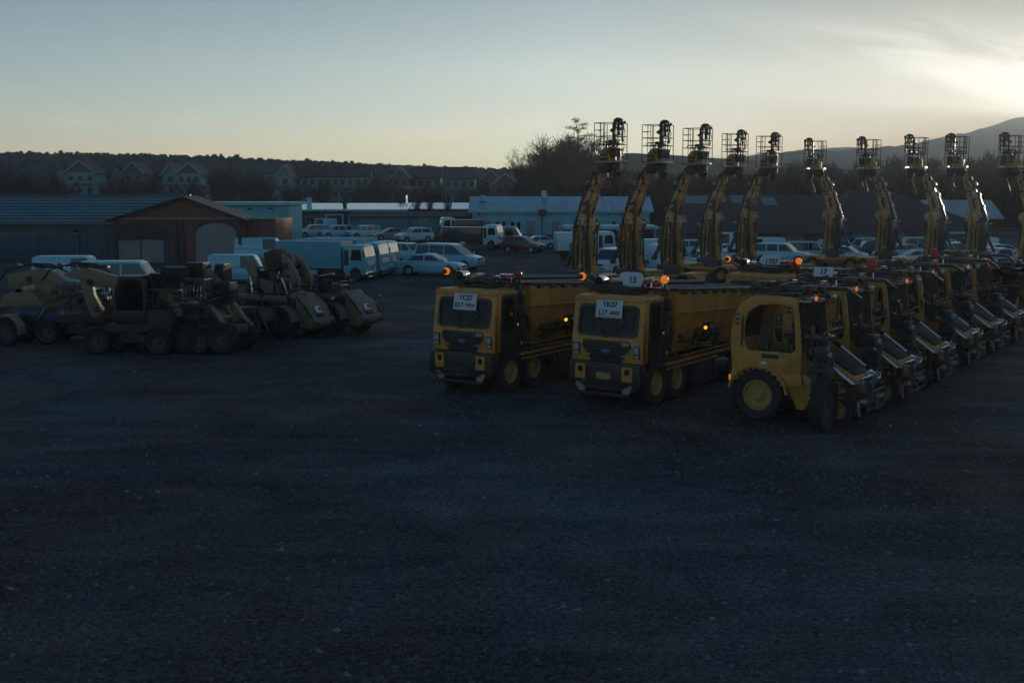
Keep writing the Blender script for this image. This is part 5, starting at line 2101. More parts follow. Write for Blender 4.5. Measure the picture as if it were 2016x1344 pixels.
def car(kind, px, py, deg, label, m, s=1.0, cat=None, group='parked cars and vans in the yard', name=None, solid=False):
    P = PROF[kind]
    p = gpt(px, py)
    nm = {'sedan': 'parked_car', 'suv': 'parked_car', 'minivan': 'minivan', 'hatch': 'parked_car', 'van': 'parked_van', 'pickup': 'pickup_truck'}[kind]
    T = thing(nm, (p.x, p.y, 0), R(deg), label, cat or {'van': 'van', 'minivan': 'minivan', 'pickup': 'pickup truck'}.get(kind, 'car'), group, s)
    W = P['W'] / 2
    b = MB()
    b.prism(P['low'], -W, W)
    zb = P['top'][0][1]
    tum = P['tum']

    def hw(z):
        return W - .03 - (z - zb) * tum
    top = P['top']
    n = len(top)
    vs = [(x, -hw(z), z) for x, z in top] + [(x, hw(z), z) for x, z in top]
    fs = [tuple(range(n)), tuple(range(2 * n - 1, n - 1, -1))]
    for i in range(n):
        j = (i + 1) % n
        fs.append((i, i + n, j + n, j))
    b.faces(vs, fs)
    if kind == 'pickup':
        b.box((-1.6, 0, 1.05), (1.5, 2 * W - .02, .1))
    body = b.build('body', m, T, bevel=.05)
    # glass
    zt = max(z for x, z in top)
    z0, z1 = zb + .06, zt - .13

    def xr(z):      # profile extent at height z
        xs_ = []
        for i in range(n):
            (xa, za), (xb, zb_) = top[i], top[(i + 1) % n]
            if (za - z) * (zb_ - z) < 0:
                xs_.append(xa + (xb - xa) * (z - za) / (zb_ - za))
        return min(xs_), max(xs_)
    e0, e1 = xr(z0 + .001), xr(z1)
    cuts = [None] + P['pil'] + [None]
    for sy in (-1, 1):
        for k in range(len(cuts) - 1):
            if solid and k < len(cuts) - 2:
                continue
            xa0 = e0[0] + .12 if cuts[k] is None else cuts[k] + .05
            xa1 = e1[0] + .12 if cuts[k] is None else cuts[k] + .05
            xb0 = e0[1] - .14 if cuts[k + 1] is None else cuts[k + 1] - .05
            xb1 = e1[1] - .12 if cuts[k + 1] is None else cuts[k + 1] - .05
            g = MB()
            o1, o2 = .008, -.01
            q = []
            for o in (o1, o2):
                q += [(xa0, sy * (hw(z0) + o), z0), (xb0, sy * (hw(z0) + o), z0), (xb1, sy * (hw(z1) + o), z1), (xa1, sy * (hw(z1) + o), z1)]
            g.faces(q, [(0, 1, 2, 3), (7, 6, 5, 4), (0, 4, 5, 1), (1, 5, 6, 2), (2, 6, 7, 3), (3, 7, 4, 0)])
            g.build('side_window', CGL, body)
    for nm_, (xa, za), (xb, zb_), sg in (('windscreen', top[-1], top[-2], 1), ('rear_window', top[0], top[1], -1)):
        if nm_ == 'rear_window' and solid:
            continue
        g = MB()
        d = Vector((xb - xa, 0, zb_ - za))
        nn = Vector((d.z, 0, -d.x)).normalized() * (1 if d.z * sg > 0 else -1)
        if nn.x * sg < 0:
            nn = -nn
        A = Vector((xa, 0, za)) + d * .08
        B = Vector((xa, 0, za)) + d * .93
        q = []
        for o in (.008, -.01):
            for pt, w_ in ((A, hw(A.z) - .08), (B, hw(B.z) - .08)):
                for sy in (-1, 1):
                    v = pt + nn * o
                    q.append((v.x, sy * w_, v.z))
        g.faces(q, [(0, 1, 3, 2), (4, 6, 7, 5), (0, 4, 5, 1), (1, 5, 7, 3), (3, 7, 6, 2), (2, 6, 4, 0)])
        g.build(nm_, CGL, body)
    xf = max(x for x, z in P['low'])
    xb_ = min(x for x, z in P['low'])
    for x in P['wx']:
        for sy in (-1, 1):
            g = MB()
            g.cyl((x, sy * (W - .10), P['r'] + .02), (x, sy * (W + .004), P['r'] + .02), P['r'] * 1.16, n=18)
            g.build('wheel_arch', BLK, body)
            g = MB()
            g.lathe([(P['r'] * .55, sy * .02), (P['r'] * .9, sy * .10 - .10), (P['r'], -.06), (P['r'], .06), (P['r'] * .9, .10), (P['r'] * .6, .10)], (0, 0, 0), 'y', 20)
            w = g.build('wheel', RUB, T, smooth=True)
            w.location = (x, sy * (W - .07), P['r'])
            g = MB()
            g.lathe([(P['r'] * .66, sy * .09), (P['r'] * .5, sy * .105), (.0005, sy * .10)], (0, 0, 0), 'y', 16)
            g.build('rim', ALLOY, w)
    zl = .62 if kind in ('sedan', 'hatch') else .82
    for sy in (-1, 1):
        g = MB()
        g.box((xf - .09, sy * (W - .26), zl), (.16, .36, .15))
        g.build('headlight', LAMPW, T, bevel=.03)
        g = MB()
        g.box((xb_ + .02, sy * (W - .16), zl + .12), (.07, .2, .26))
        g.build('tail_light', REDL, T, bevel=.02)
        g = MB()
        g.box((top[-1][0] - .12, sy * (W + .09), zb + .12), (.10, .18, .14))
        g.build('door_mirror', m, T, bevel=.03)
    g = MB()
    g.box((xf - .015, 0, zl - .02), (.04, W * .9, .14)); g.box((xf - .0, 0, zl - .24), (.04, W * 1.3, .09))
    g.build('grille', BLK, T)
    g = MB()
    g.box((xf + .03, 0, zl - .15), (.02, .42, .10))
    g.build('number_plate', PAP, T)
    if kind == 'pickup':
        g = MB()
        g.box((-1.6, 0, 1.11), (1.3, 2 * W - .22, .04))
        g.build('load_bed', BLK, body)
    return T


def box_truck(px, py, deg, label, cabm, boxm, Lbox=5.0, hbox=2.85, s=1.0, chrome=True, group=None, under=True, name='box_truck'):
    p = gpt(px, py)
    T = thing(name, (p.x, p.y, 0), R(deg), label, 'truck', group, s)
    W = 1.12
    b = MB()
    b.prism([(-1.6, .55), (-1.6, 2.45), (-1.3, 2.62), (-.35, 2.62), (-.12, 2.5), (.05, 1.75), (.10, .75), (.0, .5), (-.25, .5), (-.35, .85), (-.7, 1.05), (-1.05, .85), (-1.15, .5)], -W, W)
    cab = b.build('cab', cabm, T, bevel=.07)
    for sy in (-1, 1):
        g = MB()
        g.prism([(-1.05, 1.55), (-.18, 1.55), (-.30, 2.3), (-.95, 2.3)], sy * W - .01, sy * W + .008)
        g.build('side_window', CGL, cab)
        g = MB()
        g.box((-.02, sy * (W + .12), 2.0), (.08, .16, .38))
        g.build('door_mirror', BLK, T, bevel=.02)
        g = MB()
        g.box((.09, sy * .82, .85), (.06, .3, .2))
        g.build('headlight', LAMPW, T, bevel=.03)
        g = MB()
        g.box((-1.35, sy * (W + .005), 1.75), (.34, .03, 1.1))
        g.build('cab_rear_panel', BLK, cab)
    d = Vector((-.17, 0, .75)).normalized()
    g = MB()
    g.M = plane_M((.045, 0, 1.76), (0, 1, 0), d)
    g.prism(rr(-.98, .03, .98, .74, .06), -.01, .015)
    g.build('windscreen', mat_once_glass(), cab)
    g = MB()
    g.box((.10, 0, 1.28), (.05, 1.5, .34))
    for k in range(4):
        g.box((.125, 0, 1.16 + k * .08), (.05, 1.4, .03))
    g.build('grille', CHR if chrome else BLK, T, bevel=.01)
    g = MB()
    g.box((.16, 0, .58), (.18, 2.2, .30)); g.bar((.2, -.9, .4), (.2, .9, .4), .08)
    g.build('bumper', CHR if chrome else GRM, T, bevel=.05)
    b = MB()
    b.prism([(-1.75 - Lbox, .95), (-1.75, .95), (-1.75, hbox), (-1.75 - Lbox, hbox)], -W - .06, W + .06)
    bx = b.build('box_body', boxm, T, bevel=.03)
    b = MB()
    for k in range(4):
        x = -1.75 - Lbox * (k + .5) / 4
        for sy in (-1, 1):
            b.box((x, sy * (W + .065), (hbox + .95) / 2), (.05, .025, hbox - 1.05))
    for sy in (-1, 1):
        b.box((-1.75 - Lbox / 2, sy * (W + .065), hbox - .06), (Lbox, .03, .09)); b.box((-1.75 - Lbox / 2, sy * (W + .065), 1.0), (Lbox, .03, .08))
    b.build('panel_seams', boxm, bx)
    b = MB()
    b.box((-1.2 - Lbox / 2, 0, .78), (Lbox + 1.6, .8, .22))
    for sy in (-1, 1):
        b.box((-2.6, sy * .85, .62), (.9, .4, .4))
    b.build('chassis', BLK, T, bevel=.02)
    b = MB()
    b.box((-3.9, -.95, .66), (.6, .3, .35))
    b.build('tool_box', cabm, T, bevel=.02)
    for x in (-.70, -1.75 - Lbox * .72):
        for sy in (-1, 1):
            wheel(T, (x, sy * .95, .46), .46, .3, .27, GRM, sy, 16, detail=False)
    return T


_g = {}


def mat_once_glass():
    if 'g' not in _g:
        _g['g'] = mat('bright_windscreen', (0.05, 0.055, 0.06), rough=0.12, var=0.1, spec=1.0, coat=1.0)
    return _g['g']


TG = 'pale blue box trucks parked in echelon'
t1 = box_truck(729, 554, -14, 'pale blue box truck nearest of the three parked close together', P_BLUE, P_BOX, 5.0, 2.85, .98, group=TG)
t2 = box_truck(757, 547, -14, 'pale blue box truck in the middle of the three, only its cab showing', P_BLUE, P_BOX, 5.0, 2.85, .98, group=TG)
t3 = box_truck(776, 542, -14, 'pale blue box truck rearmost of the three, its cab beside the small car', P_BLUE, P_BOX, 5.0, 2.85, .98, group=TG)
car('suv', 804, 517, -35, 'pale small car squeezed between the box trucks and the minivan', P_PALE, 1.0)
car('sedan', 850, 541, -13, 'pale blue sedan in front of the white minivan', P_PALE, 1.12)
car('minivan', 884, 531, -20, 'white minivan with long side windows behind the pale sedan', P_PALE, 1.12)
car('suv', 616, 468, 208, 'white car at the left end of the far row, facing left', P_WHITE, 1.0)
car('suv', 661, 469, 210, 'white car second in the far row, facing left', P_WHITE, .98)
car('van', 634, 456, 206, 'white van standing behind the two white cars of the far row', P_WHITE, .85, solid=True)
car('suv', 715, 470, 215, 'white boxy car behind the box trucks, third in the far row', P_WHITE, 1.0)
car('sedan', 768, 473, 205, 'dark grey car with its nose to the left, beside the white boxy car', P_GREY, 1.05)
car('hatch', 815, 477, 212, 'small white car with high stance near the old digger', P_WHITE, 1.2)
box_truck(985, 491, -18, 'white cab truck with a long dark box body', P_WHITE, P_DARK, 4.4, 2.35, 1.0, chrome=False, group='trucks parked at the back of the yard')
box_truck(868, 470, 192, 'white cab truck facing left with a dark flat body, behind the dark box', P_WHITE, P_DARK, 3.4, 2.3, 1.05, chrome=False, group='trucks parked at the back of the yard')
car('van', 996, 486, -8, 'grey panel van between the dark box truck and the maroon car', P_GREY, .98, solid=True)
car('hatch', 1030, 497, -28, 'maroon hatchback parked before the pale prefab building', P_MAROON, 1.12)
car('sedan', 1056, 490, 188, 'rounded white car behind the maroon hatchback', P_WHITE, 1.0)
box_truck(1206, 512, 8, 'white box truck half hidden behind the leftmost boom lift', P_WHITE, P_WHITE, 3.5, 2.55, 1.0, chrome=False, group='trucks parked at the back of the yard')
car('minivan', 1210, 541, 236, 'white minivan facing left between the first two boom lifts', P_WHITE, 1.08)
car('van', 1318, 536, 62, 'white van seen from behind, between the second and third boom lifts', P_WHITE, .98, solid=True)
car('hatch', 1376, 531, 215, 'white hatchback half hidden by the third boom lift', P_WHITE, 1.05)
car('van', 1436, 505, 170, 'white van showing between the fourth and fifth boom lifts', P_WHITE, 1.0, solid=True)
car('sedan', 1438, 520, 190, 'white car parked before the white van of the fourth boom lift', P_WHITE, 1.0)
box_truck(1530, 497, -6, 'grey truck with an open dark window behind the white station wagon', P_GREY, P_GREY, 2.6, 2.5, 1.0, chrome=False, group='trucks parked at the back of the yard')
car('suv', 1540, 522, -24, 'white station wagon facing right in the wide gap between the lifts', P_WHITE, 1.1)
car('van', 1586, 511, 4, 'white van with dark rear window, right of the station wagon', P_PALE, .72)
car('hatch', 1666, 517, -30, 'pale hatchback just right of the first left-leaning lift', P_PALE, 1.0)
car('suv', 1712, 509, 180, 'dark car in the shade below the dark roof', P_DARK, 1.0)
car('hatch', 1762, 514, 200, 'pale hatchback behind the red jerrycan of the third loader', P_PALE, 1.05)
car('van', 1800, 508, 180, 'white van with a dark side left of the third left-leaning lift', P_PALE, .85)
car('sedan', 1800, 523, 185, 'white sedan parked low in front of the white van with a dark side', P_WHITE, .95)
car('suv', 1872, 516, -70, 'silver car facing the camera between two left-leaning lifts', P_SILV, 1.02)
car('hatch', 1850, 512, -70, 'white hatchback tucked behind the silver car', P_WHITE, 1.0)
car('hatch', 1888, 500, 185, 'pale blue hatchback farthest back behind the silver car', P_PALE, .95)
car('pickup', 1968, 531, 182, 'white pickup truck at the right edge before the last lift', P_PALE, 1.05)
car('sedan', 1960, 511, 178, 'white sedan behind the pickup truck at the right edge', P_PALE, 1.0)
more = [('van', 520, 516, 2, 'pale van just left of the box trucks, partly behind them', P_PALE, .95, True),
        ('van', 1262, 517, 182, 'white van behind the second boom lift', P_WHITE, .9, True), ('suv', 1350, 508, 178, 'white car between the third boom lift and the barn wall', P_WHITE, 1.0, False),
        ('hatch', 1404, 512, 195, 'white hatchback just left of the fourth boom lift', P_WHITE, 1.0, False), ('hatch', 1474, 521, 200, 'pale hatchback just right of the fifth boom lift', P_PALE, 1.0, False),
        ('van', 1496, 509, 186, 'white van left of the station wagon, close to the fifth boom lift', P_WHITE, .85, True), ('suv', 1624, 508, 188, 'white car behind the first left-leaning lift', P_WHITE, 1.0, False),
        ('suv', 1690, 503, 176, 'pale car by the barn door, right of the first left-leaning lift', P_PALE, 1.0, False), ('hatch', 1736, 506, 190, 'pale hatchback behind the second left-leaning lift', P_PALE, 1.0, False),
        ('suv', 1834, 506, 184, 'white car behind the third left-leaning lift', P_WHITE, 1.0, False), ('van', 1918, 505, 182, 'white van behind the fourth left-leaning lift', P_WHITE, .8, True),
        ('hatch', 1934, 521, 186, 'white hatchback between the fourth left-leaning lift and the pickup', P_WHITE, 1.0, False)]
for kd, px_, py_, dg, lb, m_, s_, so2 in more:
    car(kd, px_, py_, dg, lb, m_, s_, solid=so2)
car('van', 248, 588, 2, 'white minibus behind the black cab of the old excavator', P_PALE, .98, name='minibus')
car('van', 148, 570, 3, 'white van behind the arms at the far left', P_PALE, .95, solid=True)
car('van', 476, 556, 3, 'white van behind the tractor with the curved arm plate', P_PALE, .85, solid=True)


# ------------------------------------------------------------------ small old diggers at the back
def small_digger(px, py, deg, label, m, s=1.0):
    p = gpt(px, py)
    T = thing('small_digger', (p.x, p.y, 0), R(deg), label, 'digger', 'small diggers at the back', s)
    for y in (-.6, .6):
        track(T, -.8, .8, .3, .27, y, .32)
    b = MB()
    b.prism([(-1.0, .62), (-1.0, 1.3), (-.2, 1.35), (-.1, 1.0), (.7, .95), (.7, .62)], -.65, .65)
    b.build('deck', m, T, bevel=.05)
    b = MB()
    for x in (-.3, .55):
        for y in (.0, .6):
            b.bar((x, y, .95), (x, y, 2.2), .07)
    b.box((.12, .3, 2.22), (1.0, .75, .07)); b.box((.0, .3, 1.15), (.4, .4, .3)); b.box((-.15, .3, 1.5), (.12, .4, .6))
    b.build('cab_frame', BLK, T)
    b = MB()
    b.prism([(.6, .9), (1.0, 2.3), (1.7, 3.1), (2.3, 3.15), (2.25, 2.95), (1.75, 2.85), (1.25, 2.2), (.9, .9)], -.35, -.1)
    bo = b.build('boom', m, T, bevel=.03)
    b = MB()
    b.prism([(2.15, 3.3), (2.45, 3.2), (2.7, 1.7), (2.5, 1.6)], -.32, -.13)
    b.build('stick', m, T, bevel=.02)
    b = MB()
    b.prism([(2.75, 1.75), (2.4, 1.7), (2.2, 1.2), (2.35, .95), (2.8, 1.15)], -.5, .05)
    b.build('bucket', RUST, T, bevel=.02)
    return T


small_digger(862, 476, 178, 'old ochre digger with raised arm behind the small white car', OLD, .92)
small_digger(1262, 500, 172, 'yellow digger under the open shelter behind the lifts', OLD, .9)
# ------------------------------------------------------------------ buildings
def clad(name, c, rough=.5, sc_=0.9, dust=.35):
    return mat(name, c, rough=rough, var=.16, scale=sc_, dust=dust, dustc=tuple(v * .55 for v in c))


B_BLUE = clad('blue_steel_cladding', (0.020, 0.070, 0.095))
B_ROOFT = clad('teal_sheet_roof', (0.035, 0.13, 0.15), .38)
B_BROWN = mat('rusty_brown_cladding', (0.17, 0.066, 0.048), rough=.7, var=.35, scale=.8, dust=.6, dustc=(.15, .085, .065), bump=.3, bscale=4)
B_DROOF = mat('dark_felt_roof', (0.022, 0.024, 0.026), rough=.75, var=.3, scale=.5, dust=.3, dustc=(.05, .05, .05))
B_PALE = clad('pale_prefab_panels', (0.15, 0.52, 0.58), .45)
B_PALE2 = clad('pale_prefab_trim', (0.22, 0.56, 0.62), .4)
B_SHUT = clad('grey_roller_shutter', (0.24, 0.235, 0.24), .5)
B_GREYW = clad('grey_rendered_wall', (0.13, 0.15, 0.165), .8)
B_DKW = clad('dark_stained_wall', (0.05, 0.055, 0.06), .8)
B_FASC = clad('weathered_fascia', (0.20, 0.15, 0.125), .6)
B_ROOFW = mat('wet_pale_roof_sheet', (0.55, 0.60, 0.63), rough=.16, var=.12, scale=.6, spec=.8, coat=.6)
WIN = mat('house_window_glass', (0.012, 0.014, 0.016), rough=.25, var=.02, spec=.2)
DKR = mat('dark_brown_tiled_roof', (0.036, 0.028, 0.026), rough=.8, var=.3, scale=1.2, bump=.3, bscale=5)
H_ROOF = mat('house_tiled_roof', (0.045, 0.042, 0.042), rough=.75, var=.3, scale=1.0, bump=.3, bscale=4)
H_ROOFR = mat('house_red_roof', (0.075, 0.042, 0.036), rough=.75, var=.3, scale=1.0, bump=.3, bscale=4)
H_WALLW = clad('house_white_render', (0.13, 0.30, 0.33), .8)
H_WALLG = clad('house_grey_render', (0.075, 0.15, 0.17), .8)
H_TIMB = clad('house_timber_gable', (0.11, 0.10, 0.095), .8)
H_TRIM = clad('house_white_trim', (0.3, 0.34, 0.35), .6)


def win(parent, x, y, z, w, h, frame=H_TRIM, glass=WIN, bars=1, face='y', d=.05):
    """window on a wall that faces -y"""
    g = MB()
    g.box((x, y - d * .2, z), (w, d, h))
    f = None
    fr = MB()
    t = .06
    fr.box((x - w / 2, y - d * .7, z), (t, d * 1.2, h + t)); fr.box((x + w / 2, y - d * .7, z), (t, d * 1.2, h + t))
    fr.box((x, y - d * .7, z - h / 2), (w - t, d * 1.2, t)); fr.box((x, y - d * .7, z + h / 2), (w - t, d * 1.2, t))
    for k in range(bars):
        fr.box((x - w / 2 + w * (k + 1) / (bars + 1), y - d * .7, z), (t * .6, d * 1.0, h - t))
    f = fr.build('window', frame, parent)
    g.build('pane', glass, f)
    return f


def pipe(parent, x, y, z0, z1, r=.06, m=None, name='downpipe'):
    b = MB()
    b.cyl((x, y, z0), (x, y, z1), r, n=8)
    return b.build(name, m or GRM, parent)


# long blue shed at the left
Y0 = 112.0
T = thing('long_shed', (-50, Y0, 0), 0, 'long dark blue steel shed with a ribbed teal roof', 'shed')
xw0, xw1 = -28.0, 18.6
b = MB()
b.prism([(0, 0), (0, 3.45), (7, 5.7), (14, 3.45), (14, 0)], xw0, xw1, 'yz')
k = 0
x = xw0 + .6
while x < xw1:
    b.box((x, -.015, 1.7), (.10, .05, 3.3))
    x += .62
b.build('wall', B_BLUE, T)
b = MB()
sl = Vector((0, 7, 2.25)).normalized()
ln_ = math.hypot(7.4, 2.38)
nrm = Vector((0, -sl.z, sl.y))
for s in (0, 1):
    for j in range(9):
        t0 = -.45 + j * (ln_ + .2) / 9
        c = Vector((0, 0, 3.45)) + sl * (t0 + .41) + nrm * (.10 - .0)
        q = Matrix.Rotation(math.atan2(2.25, 7) - .085, 3, 'X')
        if s:
            c = Vector((c.x, 14 - c.y, c.z))
            q = Matrix.Rotation(-math.atan2(2.25, 7) + .085, 3, 'X')
        b.box((( xw0 + xw1) / 2 , c.y, c.z), (xw1 - xw0 + .5, .88, .07), q)
b.box(((xw0 + xw1) / 2, 7, 5.84), (xw1 - xw0 + .5, .5, .08))
b.build('roof', B_ROOFT, T, bevel=.01)
b = MB()
b.box(((xw0 + xw1) / 2, -.42, 3.30), (xw1 - xw0 + .5, .14, .16))
b.build('gutter', B_FASC, T)
win(T, 10.2, 0, 2.35, .62, .85, B_DKW)
b = MB()
b.box((6.2, -.05, 1.15), (8.0, .09, 2.3))
dr = b.build('sliding_door', B_BLUE, T, bevel=.01)
b = MB()
for x in (2.2, 6.2, 10.2):
    b.box((x, -.11, 1.15), (.12, .05, 2.3))
b.box((6.2, -.12, 2.36), (9.0, .08, .14))
b.build('door_frame', B_ROOFT, dr)

# rusty gabled workshop
Y1 = 107.0
k1 = F / Y1
def X1(px): return (px - 1008) / k1
def Z1(py): return H - (py - 370) / k1
T = thing('gabled_workshop', (X1(353), Y1, 0), 0, 'rusty brown gabled workshop with a roller shutter and an arched door', 'workshop')
hw_ = (X1(478) - X1(226)) / 2
ze, za = Z1(432), Z1(391)
b = MB()
b.prism([(-hw_, 0), (-hw_, ze), (.6, za), (hw_, ze), (hw_, 0)], 0, 4.6)
b.build('wall', B_BROWN, T)
b = MB()
for sx in (-1, 1):
    ex = sx * (hw_ + .55)
    ez = ze - .18
    b.prism([(.6, za + .06), (ex, ez), (ex, ez + .16), (.6, za + .24)], -.7, 4.7)
b.build('roof', B_DROOF, T)
b = MB()
b.box((0, -.14, ze + .12), (2 * hw_ + .3, .22, .26))
b.build('fascia_beam', B_FASC, T, bevel=.02)
b = MB()
for x in (-hw_ + .15, -hw_ + 1.0 + 4.4, .35, hw_ - .2):
    b.box((x, -.12, ze / 2 - .05), (.3, .16, ze - .1))
b.build('pillar', B_DKW, T, bevel=.02)
b = MB()
xs0, xs1 = X1(235) - X1(353), X1(324) - X1(353)
z_t = Z1(471)
sh = MB()
for i in range(2):
    a_ = xs0 + (xs1 - xs0) * (.0 if i == 0 else .515)
    e_ = xs0 + (xs1 - xs0) * (.485 if i == 0 else 1.0)
    sh = MB()
    sh.box(((a_ + e_) / 2, -.02, z_t / 2), (e_ - a_, .06, z_t))
    nsl = 11
    for j in range(nsl):
        sh.box(((a_ + e_) / 2, -.07, .1 + (z_t - .2) * j / (nsl - 1)), (e_ - a_ - .04, .05, .12))
    sh.build('roller_shutter', B_SHUT, T, bevel=.008)
b = MB()
b.box((xs1 + .22, -.03, z_t / 2), (.34, .07, z_t))
b.build('side_door', B_BLUE, T)
b = MB()
pts = []
rg = random.Random(4)
for i in range(13):
    pts.append((xs0 - .2 + (xs1 - xs0 + .6) * i / 12, Z1(470) - .02 + rg.uniform(-.08, .10)))
for i in range(12, -1, -1):
    pts.append((xs0 - .2 + (xs1 - xs0 + .6) * i / 12, Z1(446) + .55 - abs(i - 6) * .09 + rg.uniform(-.05, .05)))
b.prism(pts, -.22, -.05)
b.build('torn_canopy', RUST, T)
b = MB()
for (px_, py_) in ((312, 450), (296, 455), (255, 463)):
    b.box((X1(px_) - X1(353), -.24, Z1(py_)), (.22, .1, .05))
b.build('canopy_batten', B_SHUT, T)
xa0, xa1, za1 = X1(387) - X1(353), X1(468) - X1(353), Z1(458)
b = MB()
cx_ = (xa0 + xa1) / 2
ra = (xa1 - xa0) / 2
pts = [(xa0, 0)] + [(cx_ - ra * math.cos(R(180 * i / 14)), za1 + ra * .52 * math.sin(R(180 * i / 14))) for i in range(15)] + [(xa1, 0)]
b.prism(pts, -.04, .02)
ad = b.build('arched_door', B_SHUT, T)
b = MB()
for i in range(14):
    a0, a1 = R(180 * i / 14), R(180 * (i + 1) / 14)
    b.bar((cx_ - (ra + .1) * math.cos(a0), -.09, za1 + (ra * .52 + .1) * math.sin(a0)), (cx_ - (ra + .1) * math.cos(a1), -.09, za1 + (ra * .52 + .1) * math.sin(a1)), .12, .22)
b.build('arch_frame', B_DKW, ad)
b = MB()
b.box((cx_ - .8, -.08, Z1(477)), (.28, .1, .08)); b.box((cx_ + .7, -.08, Z1(474)), (.18, .1, .08))
b.build('wall_lamp', STL, T, bevel=.01)
b = MB()
b.box((X1(362) - X1(353), -.05, Z1(492)), (.34, .08, .8))
b.build('hatch', B_DKW, T)
T = thing('brown_annex', (X1(506), Y1 + 1.5, 0), 0, 'low brown annex with a dark garage opening, right of the gabled workshop', 'annex')
aw = 1.45
b = MB()
b.prism([(-aw, 0), (aw, 0), (aw, 3.75), (-aw, 3.75)], 0, 8)
b.build('wall', B_BROWN, T)
b = MB()
for i in range(9):
    b.box((-aw + .16 + i * .33, -.04, 3.0), (.05, .06, 1.4))
b.box((0, -.05, 3.78), (2 * aw + .2, .3, .10))
b.build('fascia_boards', B_FASC, T)
b = MB()
b.box((.15, -.02, 1.05), (2.0, .06, 2.0))
b.build('garage_door', B_GREYW, T)

# pale flat shed behind the workshop
Y2 = 150.0
k2 = F / Y2
def X2(px): return (px - 1008) / k2
def Z2(py): return H - (py - 370) / k2
T = thing('flat_shed', (X2(480), Y2, 0), 0, 'pale flat-roofed shed behind the gabled workshop', 'shed')
b = MB()
b.prism([(X2(400) - X2(480), 0), (X2(572) - X2(480), 0), (X2(572) - X2(480), Z2(404)), (X2(400) - X2(480), Z2(404))], 0, 9)
x = X2(402) - X2(480)
while x < X2(570) - X2(480):
    b.box((x, -.02, Z2(404) / 2), (.08, .05, Z2(404)))
    x += 1.1
for z in (2.6, 3.2):
    b.box((0, -.03, z), (10.4, .05, .05))
b.build('wall', B_PALE, T)
b = MB()
b.box((X2(488) - X2(480), 4.3, Z2(401) + .02), (X2(580) - X2(398), 10.2, .36))
b.build('roof', B_PALE2, T, bevel=.02)
pipe(T, X2(570) - X2(480), -.12, 0, Z2(406), .10, B_PALE2)
b = MB()
b.box((X2(505) - X2(480), -.06, 1.2), (1.0, .08, 2.3))
b.build('door', B_GREYW, T)
win(T, X2(530) - X2(480), 0, 2.2, 1.6, .8, B_PALE2)
b = MB()
b.box((X2(495) - X2(480), -.15, Z2(411)), (.4, .25, .2)); b.box((X2(536) - X2(480), -.15, Z2(410)), (.6, .25, .16))
b.build('wall_lamp', BLK, T)

# long low workshop with the wet roof
Y3 = 188.0
k3 = F / Y3
def X3(px): return (px - 1008) / k3
def Z3(py): return H - (py - 370) / k3
T = thing('low_workshop', (X3(680), Y3, 0), 0, 'long low dark workshop with a gleaming wet roof', 'workshop')
xl, xr_ = X3(574) - X3(680), X3(800) - X3(680)
zt_ = Z3(413)
b = MB()
b.prism([(xl, 0), (xr_, 0), (xr_, zt_), (xl, zt_)], 0, 9)
b.build('wall', B_DKW, T)
b = MB()
b.prism([(-.8, zt_ + .03), (-.8, zt_ + .14), (9.4, zt_ + .95), (9.4, zt_ + .84)], xl - .3, xr_ + .3, 'yz')
b.build('roof', B_ROOFW, T)
b = MB()
b.box(((xl + xr_) / 2, -.78, zt_ - .06), (xr_ - xl + .6, .16, .16))
b.build('gutter', B_PALE2, T)
for px_, w_ in ((698, 1.5), (660, 2.6)):
    x = X3(px_) - X3(680)
    fr = MB()
    fr.box((x - w_ / 2, -.08, 1.2), (.28, .12, 2.4)); fr.box((x + w_ / 2, -.08, 1.2), (.28, .12, 2.4)); fr.box((x, -.09, 2.42), (w_ + .3, .12, .2))
    f = fr.build('door_frame', B_PALE2, T)
    g = MB()
    g.box((x, -.03, 1.15), (w_ - .3, .06, 2.3))
    g.build('door', BLK, f)
b = MB()
b.box((X3(740) - X3(680), -.04, 1.6), (3.2, .06, 1.6))
b.build('red_panel', mat('dull_red_panel', (0.07, 0.03, 0.03), rough=.7, var=.3), T)
win(T, X3(620) - X3(680), 0, 1.7, 2.4, .9, B_PALE2, bars=3)
b = MB()
b.cyl((X3(678) - X3(680), 1.6, zt_ + .2), (X3(678) - X3(680), 1.6, zt_ + .9), .3, n=12)
b.cyl((X3(678) - X3(680), 1.6, zt_ + .9), (X3(678) - X3(680), 1.6, zt_ + 1.05), .42, n=12)
b.build('roof_vent', BLK, T, smooth=True)
b = MB()
b.box((X3(604) - X3(680), 3.5, zt_ + 1.1), (.7, .7, 1.5))
b.build('chimney', B_PALE, T)

T = thing('low_hall', (X3(850), Y3 - 8, 0), 0, 'low pale hall with a dark roof left of the prefab building', 'hall')
b = MB()
b.prism([(-11.5, 0), (5.8, 0), (5.8, 2.2), (-11.5, 2.2)], 0, 9)
for i in range(26):
    b.box((-11.2 + i * .66, -.02, 1.1), (.07, .05, 2.2))
b.build('wall', clad('washed_blue_wall', (0.07, 0.24, 0.28)), T)
b = MB()
b.prism([(-.6, 2.2), (-.6, 2.34), (4.5, 3.0), (9.6, 2.34), (9.6, 2.2), (4.5, 2.86)], -11.8, 6.1, 'yz')
b.build('roof', B_DROOF, T)
b = MB()
b.box((-2.6, -.05, .95), (1.0, .08, 1.9)); b.box((2.6, -.05, .95), (2.2, .08, 1.9))
b.build('door', B_GREYW, T)
T = thing('wet_roof_hall', (X3(852), 206, 0), 0, 'far hall whose wet roof gleams behind dark bare stems', 'hall')
b = MB()
b.prism([(-6.2, 0), (6.4, 0), (6.4, 2.9), (-6.2, 2.9)], 0, 7)
b.build('wall', B_DKW, T)
b = MB()
b.prism([(-.5, 2.9), (-.5, 3.02), (7.5, 3.95), (7.5, 3.85)], -6.5, 6.7, 'yz')
b.build('roof', B_ROOFW, T)

